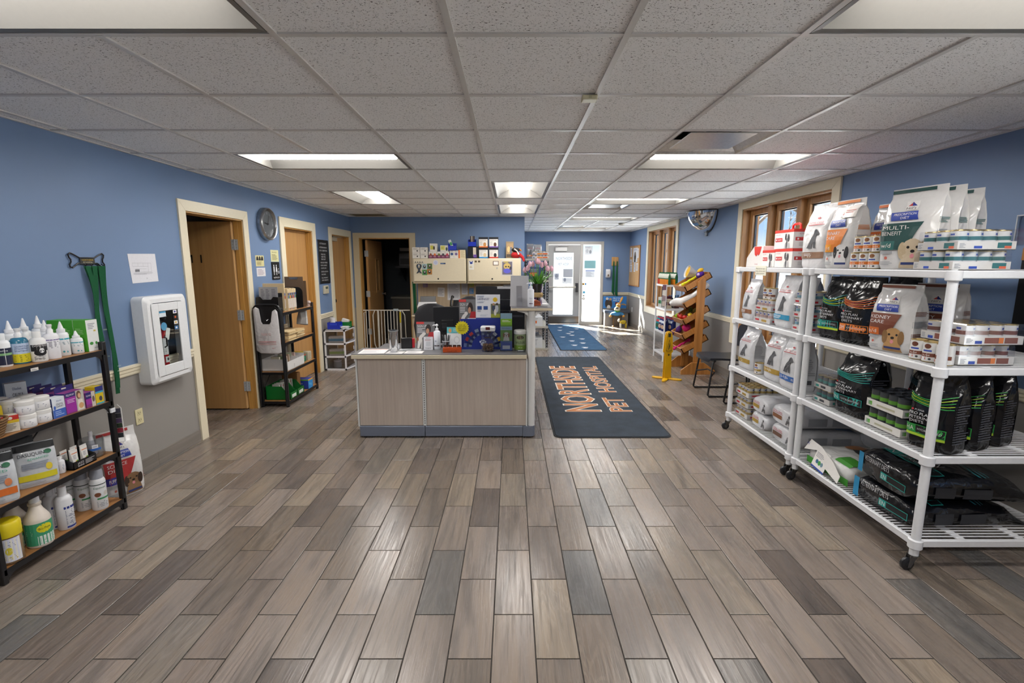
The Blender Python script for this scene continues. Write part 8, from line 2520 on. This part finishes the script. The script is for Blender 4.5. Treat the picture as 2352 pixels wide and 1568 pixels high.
# ================================================================ right-hand corridor side
def stack_chair(label, x, y):
 t = thing('stacking_chair', label, 'chair', (x, y, 0), 0, 'black stacking chairs')
 PL_ = M('24262c/s')
 mb = MB()
 rs = []
 for xx, zz, hw in ((-.235, .425, .19), (-.22, .452, .21), (-.10, .455, .225), (.10, .445, .225), (.21, .45, .21)):
  rs.append([(xx, -hw, zz + .012), (xx, 0, zz), (xx, hw, zz + .012), (xx, hw, zz - .012), (xx, 0, zz - .022), (xx, -hw, zz - .012)])
 mb.rings(rs, PL_)
 mb.obj('seat', t, smooth=40)
 mb = MB()
 rs = []
 for xx, zz, hw in ((.225, .56, .17), (.24, .60, .205), (.265, .74, .21), (.28, .80, .19), (.285, .825, .14)):
  rs.append([(xx, -hw, zz), (xx + .02, 0, zz), (xx, hw, zz), (xx + .016, hw, zz), (xx + .036, 0, zz), (xx + .016, -hw, zz)])
 mb.rings(rs, PL_)
 mb.obj('backrest', t, smooth=40)
 for s in (-1, 1):
  yy = s * .205
  MB().tube([(-.16, yy * .95, .44), (-.19, yy, .40), (-.235, yy * 1.1, .03), (-.22, yy * 1.1, .012), (.20, yy * 1.1, .012), (.22, yy * 1.1, .03), (.20, yy, .42), (.235, yy * .85, .50), (.27, yy * .85, .72)], .0105, BLACKM, 8).obj('side_frame', t)
 MB().tube([(-.16, -.2, .43), (-.12, -.1, .40), (-.12, .1, .40), (-.16, .2, .43)], .009, BLACKM, 8).obj('front_brace', t)
 MB().tube([(-.215, -.21, .23), (-.12, -.1, .27), (-.12, .1, .27), (-.215, .21, .23)], .009, BLACKM, 8).obj('cross_bar', t)
stack_chair('black stacking chair against the right wall beside the wooden toy rack', 2.53, 5.70)
stack_chair('black stacking chair half hidden behind the white wire shelf', 2.60, 4.98)
# wooden toy rack
t = thing('toy_rack', 'stained pine rack with five tilted bins of pet toys', 'rack', (2.62, 6.93, 0))
for s in (-1, 1):
 yy = s * .24
 MB().prism([(-.055, .02), (.055, .02), (.055, 1.33), (.02, 1.37), (-.055, 1.30)], yy - .011, yy + .011, PINE, Matrix(((1, 0, 0, 0), (0, 0, 1, 0), (0, 1, 0, 0), (0, 0, 0, 1)))).obj('upright', t, bevel=.002)
 MB().prism([(-.23, 0), (.25, 0), (.25, .06), (.09, .17), (-.09, .17), (-.23, .06)], yy - .034 if s < 0 else yy + .012, yy - .012 if s < 0 else yy + .034, PINE, Matrix(((1, 0, 0, 0), (0, 0, 1, 0), (0, 1, 0, 0), (0, 0, 0, 1)))).obj('foot', t, bevel=.002)
BZ = (1.29, 1.06, .83, .62, .42)
for i, zz in enumerate(BZ):
 m_ = MB()
 a, b, hh = .20, .228, .085
 m_.box(-a, a, -b, b, 0, .010, PINE).box(-a, -a + .012, -b, b, 0, hh, PINE).box(a - .012, a, -b, b, 0, hh, PINE).box(-a, a, -b, -b + .012, 0, hh, PINE).box(-a, a, b - .012, b, 0, hh, PINE)
 m_.obj('bin', t, smooth=0, loc=(-.02, 0, zz - .03), rot=(0, math.radians(-31), 0))
def toy(label, dx, dy, i, build, name='dog_toy', cat='pet toy', lift=.03):
 a = math.radians(31)
 o = thing(name, label, cat, (2.60 + dx * math.cos(a) - lift * math.sin(a), 6.93 + dy, BZ[i] - .03 + dx * math.sin(a) + lift * math.cos(a)), (0, -a, 0), 'pet toys in the wooden rack')
 build(o)
def rope(c1, c2, n=8, L=.2):
 def f(o):
  MB().tube([(L * (k / n - .5), .015 * math.sin(k * 2.1), .02) for k in range(n + 1)], [.014 + .005 * (k % 2) for k in range(n + 1)], c1, 8).obj('rope', o)
  for s in (-1, 1):
   MB().sphere((s * L / 2, 0, .02), .024, c2, 8, 6).obj('knot', o)
 return f
def ball(c1, c2, r=.035):
 def f(o):
  MB().sphere((0, 0, r), r, c1, 10, 8).obj('ball', o)
  MB().sphere((r * .5, 0, r * 1.6), r * .5, c2, 8, 6).obj('ball_tuft', o)
 return f
toy('long fluorescent yellow rope toy in the top bin', .0, .02, 0, rope('d8dc1c/f', 'e0e43a/f', L=.26), lift=.05)
toy('cream bone-shaped toy in the top bin', -.06, .12, 0, rope('d8cfa0/f', 'ddd6b0/f', L=.16))
def cone(o):
 q = MB()
 q.lathe([(.03, 0), (.095, .16), (.092, .16), (.028, .004)], 'dcdcdc/s', 20, cap1=False)
 q.xf(Matrix.Rotation(-.7, 4, 'Y'))
 q.obj('cone', o, smooth=60)
 q = MB()
 q.lathe([(.02, .03), (.075, .145), (.03, .15)], 'd8a820/f', 16)
 q.xf(Matrix.Rotation(-.7, 4, 'Y'))
 q.obj('plush_filling', o, smooth=60)
toy('white plastic cone with a yellow plush toy on top of the wooden rack', .13, .08, 0, cone, 'pet_cone', 'pet cone', .07)
def duck(o):
 MB().sphere((0, 0, .05), .06, '4a1c8a/f', 10, 8, 1, 1, .8).obj('body', o)
 MB().sphere((.03, .0, .10), .04, 'd8a820/f', 10, 8, 1.2, 1, .7).obj('head', o)
 MB().sphere((-.03, -.03, .07), .022, 'c9b8e0/f', 8, 6).obj('spot', o)
toy('purple and yellow plush toy at the corner of the top bin', .10, -.13, 0, duck, lift=.05)
def plastic(o):
 q = MB()
 q.tube([(-.20, .18, .03), (-.19, .0, .06), (-.15, -.14, .05), (.0, -.20, .07), (.18, -.20, .09), (.22, -.17, .10)], [.05, .06, .06, .035, .035, .06], M('cfccca/b'), 10)
 q.obj('film', o, smooth=60)
 MB().sphere((-.18, .02, .075), .04, 'b9988a/f', 8, 6).obj('wrapped_toy', o)
toy('crumpled white plastic wrap over the second bin', -.02, .0, 1, plastic, 'plastic_wrap', 'plastic wrap', .04)
for k, (dx, dy, c1, c2, lab) in enumerate(((-.12, .12, 'b8201c/s', '8a1c18/s', 'red ball toy at the left of the third bin'), (-.13, .03, 'c2281c/s', 'd85a1c/s', 'red and orange ball toy in the third bin'), (-.12, -.10, 'b81c1c/s', '2a1c1c/s', 'dark red ball toy near the front of the third bin'), (-.05, -.14, 'd8b81c/s', '6a5a14/s', 'yellow ball toy at the right of the third bin'), (-.03, .0, '4a3a20/f', '8a6a2a/f', 'brown plush ball in the middle of the third bin'), (.05, .08, '5a6a1c/f', '8a9a2a/f', 'olive plush ball at the back of the third bin'), (.05, -.08, '7a6a24/f', 'a89a3a/f', 'khaki plush ball at the back right of the third bin'), (-.14, .17, '8ab81c/s', 'b8d83a/s', 'lime packet toy at the far corner of the third bin'))):
 toy(lab, dx, dy, 2, ball(c1, c2))
toy('purple plush toy in the fourth bin', -.12, .10, 3, ball('4a1a6a/f', '6a2a8a/f', .045))
toy('dark violet flat toy beside the purple plush', -.16, .16, 3, rope('3a1a5a/f', '4a2a6a/f', L=.14))
toy('pink and black striped plush toy in the fourth bin', -.05, -.06, 3, ball('c01c6a/f', '2a2420/f', .06))
toy('long magenta plush toy hanging over the lowest bin', -.12, -.05, 4, rope('b81468/f', 'c8247a/f', L=.24), lift=.06)
# narrow white wire rack
t = thing('snack_rack', 'narrow white wire rack of treats under the corridor window', 'shelf', (2.42, 7.58, 0))
D, L, LV = .42, .50, (1.22, .845, .47, .12)
for i, j in ((0, 0), (1, 0), (0, 1), (1, 1)):
 MB().lathe([(.013, .0), (.013, 1.23)], SHELFW, 10, (i * D, j * L, 0)).obj('post', t)
for lv in LV:
 q = MB()
 for a in ((0, D, -.008, .008), (0, D, L - .008, L + .008), (-.008, .008, 0, L), (D - .008, D + .008, 0, L)):
  q.box(a[0], a[1], a[2], a[3], lv - .03, lv - .002, SHELFW)
 so_ = q.obj('shelf_frame', t, smooth=0)
 q = MB()
 for k in range(1, 17):
  q.box(.005, D - .005, k * L / 17 - .004, k * L / 17 + .004, lv - .01, lv - .001, SHELFW)
 q.obj('wire_deck', so_, smooth=0)['kind'] = 'stuff'
z = LV[0]
for i in range(10):
 x, y = 2.46 + (i % 2) * .11, 8.03 - (i // 2) * .10
 t = thing('treat_pouch', 'green topped treat pouch on the narrow rack, ' + ('front', 'back')[i % 2] + ' row, ' + ('first', 'second', 'third', 'fourth', 'fifth')[i // 2] + ' from the window', 'pouch', (x, y, z), R90 + .3, 'green topped treat pouches')
 B = Bag(.085, .05, .19, i, fin=.9, wr=.002)
 B.build(t, M('24623a/b'))
 prints(t, B.S, [('r', -.03, .1, .03, .17, 'cfd4c4'), ('r', -.036, .0, .036, .085, ('d8801c', 'c2301c')[i % 5 == 0])], off=.003)
z = LV[1]
for i, (x, y, h, c, cc) in enumerate(((2.47, 7.95, .16, 'd0d4d0', '2a7a4a'), (2.50, 7.72, .19, '5a1f30', 'c9b8a0'), (2.48, 7.64, .15, 'c9bca4', '5a1f30'), (2.62, 7.70, .14, '4a2a2a', 'c9b8a0'))):
 carton(('white and green carton on the second shelf of the narrow rack', 'maroon carton at the near corner of the narrow rack', 'tan carton beside the maroon one', 'dark maroon carton at the back of the second shelf')[i], (x, y, z), .085, .07, h, c, R90 + .3, [('r', .1, .35, .9, .7, cc), ('l', .15, .1, .85, .3, 3, 'a4a094')], [('r', .1, .35, .9, .7, cc)], group='cartons on the narrow rack')
for i in range(4):
 bottle('green-based dark bottle on the narrow rack, ' + ('nearest the wall', 'second from the wall', 'third from the wall', 'closest to the toy rack')[i], (2.70 - i * .05, 7.85 - .04 * (i % 2), z), .026, .20, '20404a/g', '3a6a9a/s', 'screw', [('r', -1.2, .05, 1.2, .25, '2a7a3a'), ('r', -1.2, .35, 1.2, .7, 'b4c4cc')], R90 + .5, 'dark bottles on the narrow rack')
t = thing('hang_cards', 'strip of hanging product cards at the near corner of the narrow rack', 'card rack', (2.40, 7.60, .90), R90 + .5)
for i, c in enumerate(('6a4a5a', 'c9c4bc', '8a7a80', 'b4a8a0')):
 MB().box(-.035, .035, -.006, -.001, .24 - i * .085, .32 - i * .085, c).obj('card', t, smooth=0)
MB().tube([(0, 0, -.02), (0, 0, .33)], .002, CHROME, 6).obj('clip_strip', t)
z = LV[2]
for i in range(6):
 x, y = 2.47 + (i % 2) * .12, 8.0 - (i // 2) * .14
 t = thing('blue_snack_bag', ('teal and red snack bag, front row nearest the window' if i == 0 else 'dark blue snack bag on the narrow rack, ' + ('front', 'back')[i % 2] + ' row, ' + ('first', 'second', 'third')[i // 2] + ' from the window'), 'pouch', (x, y, z), R90 + .25, 'snack bags on the narrow rack')
 B = Bag(.125, .08, .22, 40 + i, fin=.9, wr=.003)
 B.build(t, M(('1f8a98/b' if i == 0 else '17245e/b')))
 prints(t, B.S, [('r', -.045, .13, .045, .165, ('b83a3a' if i == 0 else 'c0c8d8')), ('d', .0, .07, .035, .035, ('3a5a3a' if i == 0 else 'c8a890')), ('r', -.05, .19, .05, .215, 'a83040')], off=.003)
# wet floor sign
t = thing('wet_floor_sign', 'yellow folded wet floor sign standing on the floor', 'floor sign', (2.105, 6.39, 0), .25)
YL = M('d8a408/s')
for k in range(4):
 a = math.radians(45 + 90 * k)
 q = MB()
 q.prism([(.02, -.03), (.12, -.035), (.19, -.018), (.20, 0), (.19, .018), (.12, .035), (.02, .03)], 0, .022, YL, Matrix.Rotation(a, 4, 'Z'))
 q.obj('foot', t, bevel=.006)
for s in (-1, 1):
 q = MB()
 yy = s * .016
 q.prism([(-.055, .02), (.055, .02), (.045, .36), (.065, .38), (.05, .58), (.035, .64), (.015, .655), (-.015, .655), (-.035, .64), (-.05, .58), (-.065, .38), (-.045, .36)], yy - .006, yy + .006, YL, Matrix(((1, 0, 0, 0), (0, 0, 1, 0), (0, 1, 0, 0), (0, 0, 0, 1))))
 q.obj('sign_panel', t, bevel=.004)
q = MB()
q.box(-.02, .02, -.0235, -.020, .58, .63, '3a3a1c').obj('grip_hole', t, bevel=.006)
prints(t, flat((0, -.022, 0), (1, 0, 0), (0, 0, 1)), [('p', [(-.042, .39), (.042, .39), (0, .55)], '1c1c14'), ('p', [(-.034, .396), (.034, .396), (0, .535)], 'd8a408/s'), ('d', .0, .485, .007, .009, '1c1c14'), ('p', [(-.012, .41), (.0, .41), (.012, .47), (-.004, .475)], '1c1c14'), ('d', 0, .34, .012, .015, '3a300c'), ('t', -.03, .372, .01, 'CUIDADO', '1c1c14', .06)])
# ================================================================ far corner
t = thing('corner_table', 'low grey table with a blue pet poster in the entrance corner', 'table', (2.62, 12.14, 0))
MB().box(-.30, .32, -.17, .17, .33, .40, '4a4e58/s').obj('table_top', t, bevel=.004)
MB().box(-.28, .30, -.10, .15, 0, .33, '8f8a86/s').obj('table_base', t, smooth=0)
poster('blue standing poster of two dogs', 2.615, 12.22, .401, .59, .33, '2a78c0', [('t', .42, .78, .13, 'PROTECT', 'e2ecf4', .42), ('t', .42, .62, .13, 'AND PLAY', 'e2ecf4', .40), ('d', .17, .45, .09, .34, '2c2420'), ('d', .30, .42, .09, .34, '3a2c22'), ('d', .17, .82, .06, .1, 'c9c0b4'), ('d', .31, .78, .06, .1, 'a8886a'), ('d', .24, .15, .08, .18, 'd0ccc8'), ('r', .0, 0, 1, .08, '7a7468'), ('r', .52, .35, .64, .55, '7a2a2a')], 'pet_poster', 'poster', .04, False)
# yard-art dog on a bench
t = thing('dog_statue', 'painted metal dog statue with long ears and a blue shirt', 'statue', (2.60, 11.86, 0), -.1)
TN = M('c8903a/s')
MB().sphere((0, 0, .33), .10, '2a78b0/s', 12, 8, 1.3, .8, .6).obj('shirt', t)
MB().sphere((0, -.02, .44), .075, 'd8d0b8/s', 12, 8, 1.0, .9, .9).obj('muzzle', t)
MB().sphere((.03, 0, .53), .06, TN, 12, 8, 1, .9, 1.3).obj('head', t)
MB().sphere((-.01, -.075, .475), .028, '15110f/s', 10, 6, 1.3, .8, .8).obj('nose', t)
for s in (-1, 1):
 MB().sphere((.02 + s * .025, -.055, .555), .014, 'e2e0d4/s', 8, 6).obj('eye', t)
MB().tube([(.06, 0, .59), (.10, 0, .68), (.12, -.01, .74)], [.015, .03, .018], 'd8a050/s', 8).obj('ear', t)
MB().tube([(.09, 0, .56), (.16, 0, .56), (.21, -.01, .54)], [.012, .022, .014], '7a5a2a/s', 8).obj('ear', t)
MB().ribbon([(-.06, -.06, .40), (0, -.085, .385), (.06, -.06, .40)], (0, 0, 1), .03, '4a8a2a/s', .006).obj('collar', t)
for s in (-1, 1):
 MB().tube([(s * .10, -.01, .34), (s * .155, -.02, .30)], [.035, .03], '2a78b0/s', 8).obj('sleeve', t)
 MB().sphere((s * .16, -.03, .27), .034, TN, 10, 6).obj('paw', t)
 MB().tube([(s * .07, 0, .29), (s * .09, -.02, .04)], .007, '8a6a3a/s', 6).obj('leg', t)
 MB().sphere((s * .09, -.035, .022), .03, 'b88a4a/s', 10, 6, .9, 1.4, .7).obj('foot', t)
MB().box(-.12, .14, .02, .10, .26, .275, '5a4a3a/s').obj('bench_seat', t, smooth=0)
MB().box(-.10, .12, .05, .07, 0, .26, '5a4a3a/s').obj('bench_leg', t, smooth=0)
t = thing('cow_figurine', 'small yellow and white striped animal figurine by the dog statue', 'figurine', (2.70, 11.68, 0), .15)
MB().sphere((.02, 0, .14), .06, 'd0b41c/s', 10, 8, 1.5, .7, .8).obj('body', t)
for q in range(3):
 MB().box(-.035 + q * .05, -.025 + q * .05, -.046, -.040, .11, .18, '4a3a14').obj('stripe', t, smooth=0)
MB().sphere((-.10, -.01, .18), .035, 'dcd8cc/s', 10, 6, .9, .8, 1.1).obj('head', t)
for s in (-1, 1):
 MB().tube([(-.10, s * .02, .20), (-.085, s * .04, .235)], [.008, .004], 'dcd8cc/s', 6).obj('horn', t)
 for xx in (-.05, .09):
  MB().tube([(xx, s * .025, .11), (xx, s * .028, 0)], [.016, .012], ('dcd8cc/s' if xx < 0 else 'd0b41c/s'), 6).obj('leg', t)
t = thing('leash_board', 'small wooden board with hooks on the far wall', 'hook', (2.61, YF - .002, 1.60))
MB().box(-.085, .085, -.018, 0, -.11, .11, OAK).obj('board', t, bevel=.004)
for i, x in enumerate((-.04, .045)):
 MB().tube([(x, -.018, .01), (x, -.05, .0), (x, -.055, .025)], .005, '8a7a4a/m', 6).obj('hook', t)
 t2 = thing('leash', ('green leash on the far wall board, left one', 'green leash on the far wall board, right one')[i], 'leash', (2.61 + x, YF - .075, 1.60), 0, 'green leashes by the entrance')
 for q in range(3):
  MB().ribbon([(0, 0, 0), (.012 * (q - 1), .004 * q, -.35), (-.02 + .02 * q, .004 * q, -.78 - .05 * i - .03 * q)], (1, .2 * q, 0), .032, GRN, .003).obj('strap', t2)
t = thing('soap_dispenser', 'white wall soap dispenser beside the sidelight', 'dispenser', (2.435, YF, 1.30))
q = MB()
q.prism([(0, -.10), (-.06, -.10), (-.10, -.05), (-.10, .07), (-.06, .11), (0, .11)], -.055, .055, 'd8d8da/s', Matrix(((0, 0, 1, 0), (1, 0, 0, 0), (0, 1, 0, 0), (0, 0, 0, 1))))
q.obj('housing', t, bevel=.012)
MB().box(-.018, .018, -.104, -.09, -.07, -.02, '6a5a4a/s').obj('sensor_window', t, bevel=.003)
t = thing('cork_board', 'cork notice board with pinned flyers near the entrance corner', 'notice board', (XR, 11.88, 1.49), -PI / 2)
w, h = 1.0, .93
CK = wood('cork', 'b08a5c', 'c9a274', sc=.6, rough=.9)
MB().box(-w / 2, w / 2, -.010, 0, -h / 2, h / 2, CK).obj('cork', t, smooth=0)
for a in ((-w / 2 - .02, -w / 2, -h / 2 - .02, h / 2 + .02), (w / 2, w / 2 + .02, -h / 2 - .02, h / 2 + .02), (-w / 2, w / 2, h / 2, h / 2 + .02), (-w / 2, w / 2, -h / 2 - .02, -h / 2)):
 MB().box(a[0], a[1], -.02, 0, a[2], a[3], PINE).obj('frame_strip', t, smooth=0)
for i, (x, zz, ww, hh) in enumerate(((-.32, .33, .16, .22), (.08, .26, .42, .34), (-.33, .10, .18, .12), (-.30, -.06, .22, .18), (.05, .0, .16, .28), (.28, -.02, .16, .18), (.34, .30, .10, .22))):
 p = MB().box(x - ww / 2, x + ww / 2, -.012, -.010, zz - hh / 2, zz + hh / 2, ('d8d8dc', 'd5d6da', 'cfd0d4')[i % 3]).obj('flyer', t, smooth=0)
 its = [('l', .02, .02, ww - .02, hh - .03, max(3, int(hh / .035)), '8a8a94')]
 if i == 1:
  its = [('t', .06, .28, .03, 'LOST DOG', '4a6ab0', .3), ('d', .2, .14, .10, .11, '4a4440'), ('d', .2, .2, .05, .05, '8a7a6a')]
 prints(p, flat((x - ww / 2, -.012, zz - hh / 2), (1, 0, 0), (0, 0, 1)), its)
t = thing('wall_switch_plate', 'white cover plate low on the right wall near the corner', 'outlet', (XR, 11.95, .42), -PI / 2)
MB().box(-.036, .036, -.006, 0, -.058, .058, 'dcdcdc/s').obj('cover_plate', t, bevel=.003)
MB().box(-.012, .012, -.0075, -.006, -.03, .03, 'c9c9cc/s').obj('socket', t, smooth=0)
# ================================================================ black slotted rack behind the alcove wall
t = thing('slotted_rack', 'black slotted-post rack with grey shelves behind the alcove wall', 'shelf', (.26, 8.62, 0))
D, L, LV = .375, .95, (1.63, 1.255, .43, .03)
for i, j in ((0, 0), (1, 0), (0, 1), (1, 1)):
 q = MB()
 px, py = i * D, j * L
 q.box(px - .02, px + .02, py - .002, py + .002, 0, LV[0], '1d2026/s').box(px + (.018 if i else -.02), px + (.02 if i else -.018), py - .002, py + .036, 0, LV[0], '1d2026/s')
 po = q.obj('post', t, smooth=0)
 q = MB()
 for k in range(32):
  q.box(px - .005, px + .005, py - .0028, py - .002, .03 + k * .05, .055 + k * .05, 'b4bcc8')
 q.obj('post_slots', po, smooth=0)['kind'] = 'stuff'
for lv in LV:
 MB().box(-.022, D + .022, -.012, L + .012, lv - .03, lv + .006, 'aba89e/s').obj('shelf_board', t, bevel=.003)
z = LV[0] + .007
silver_bag('small foil bag on the slotted rack, left one', (.33, 8.78, z + .0), 0, .13, .12, .26, 'd8702c', seed=91, group='foil bags on the slotted rack', paper='8d9096/b')
silver_bag('small foil bag on the slotted rack, right one', (.47, 8.85, z + .0), 0, .14, .12, .25, 'd8702c', seed=92, group='foil bags on the slotted rack', paper='a4a7ac/b')
OM = [(.05, .15, .2, .6, '2f4fb0'), (.3, .6, .2, .8, 'd8801c'), (.62, .9, .2, .8, 'd8601c')]
for k in range(2):
 can_tray(('orange printed can tray on the slotted rack, lower one', 'orange printed can tray on the slotted rack, upper one')[k], (.51, 8.685, z + k * .063), 0, .30, .13, .062, 'c9c9cc/s', 'd8d4ce', OM, 'orange printed trays', 5, 2, traych=.6)
for i, (zz, n_) in enumerate(((LV[1], 0), (LV[2], 1), (LV[3], 2))):
 for q in range(3):
  c = ('c4c8cc', 'd0d0d0', 'b8bcc4')[q] if i else ('2a3a6a', '24486a', '3a4a72')[q]
  carton(('carton', 'pale carton', 'white storage carton')[i] + ' on the slotted rack, ' + ('second', 'third', 'lowest')[i] + ' shelf, ' + ('nearest', 'middle', 'farthest')[q], (.43 - .0 * q, 8.74 + q * .28, zz + .007), .26 - .03 * q, .2, (.22, .16, .18)[i], c, 0, [('r', .1, .3, .6, .6, ('c86a3a', 'c2602a', 'b4b8bc')[i]), ('l', .1, .65, .8, .9, 2, '8a8e94')], group='cartons on the slotted rack')
# acrylic holder and dark panel on the right wall beyond the shelf
t = thing('acrylic_holder', 'clear acrylic sheet holder on the dark right wall', 'sign holder', (XR, 2.72, 1.74), -PI / 2)
MB().box(-.20, .25, -.012, -.009, -.08, .09, PLAST).obj('front_sheet', t, smooth=0)
for a in ((-.2, .25, .086, .092), (-.2, -.195, -.08, .09)):
 MB().box(a[0], a[1], -.014, -.008, a[2], a[3], 'c9ccd0/s').obj('sheet_edge', t, smooth=0)
t = thing('wall_panel', 'black panel with brown wooden top edge at the right picture edge', 'panel', (XR, 2.515, 1.35), -PI / 2)
MB().box(-.32, .3, -.03, 0, -.35, .22, BLACKM).obj('panel', t, smooth=0)
MB().box(-.32, .3, -.035, 0, .22, .29, PINE).obj('wood_edge', t, smooth=0)
# ================================================================ outside the glass
def tree(label, x, y, h, seed):
 t = thing('bare_tree', label, 'tree', (x, y, -.1), 0, 'bare trees outside')
 BK = M('4a4038/f')
 r_ = random.Random(seed)
 tr = MB()
 tr.tube([(0, 0, 0), (.1, .05, h * .4), (.0, .1, h * .7)], [.22, .16, .09], BK, 8)
 tr.obj('trunk', t)
 br = MB()
 def grow(p, d, l, r, n):
  q = p + d * l
  br.tube([p, (p + q) / 2 + Vector((r_.uniform(-.1, .1), r_.uniform(-.1, .1), 0)) * l, q], [r, r * .8, r * .55], BK, 5)
  if n:
   for _ in range(3):
    e = (d + Vector((r_.uniform(-.8, .8), r_.uniform(-.8, .8), r_.uniform(-.1, .6)))).normalized()
    grow(q, e, l * .68, r * .55, n - 1)
 for k in range(5):
  a = k * 1.3
  grow(Vector((.05, .05, h * (.35 + .08 * k))), Vector((math.cos(a), math.sin(a), .7)).normalized(), h * .26, .08, 4)
 o = br.obj('branches', t)
 o['kind'] = 'stuff'
tree('bare tree outside the near window', 9.6, 19.6, 4.6, 1)
tree('bare tree outside, seen through the right pane of the near window', 12.3, 20.2, 6.5, 5)
tree('bare tree outside, seen through the corridor window', 8.3, 27.5, 6, 9)
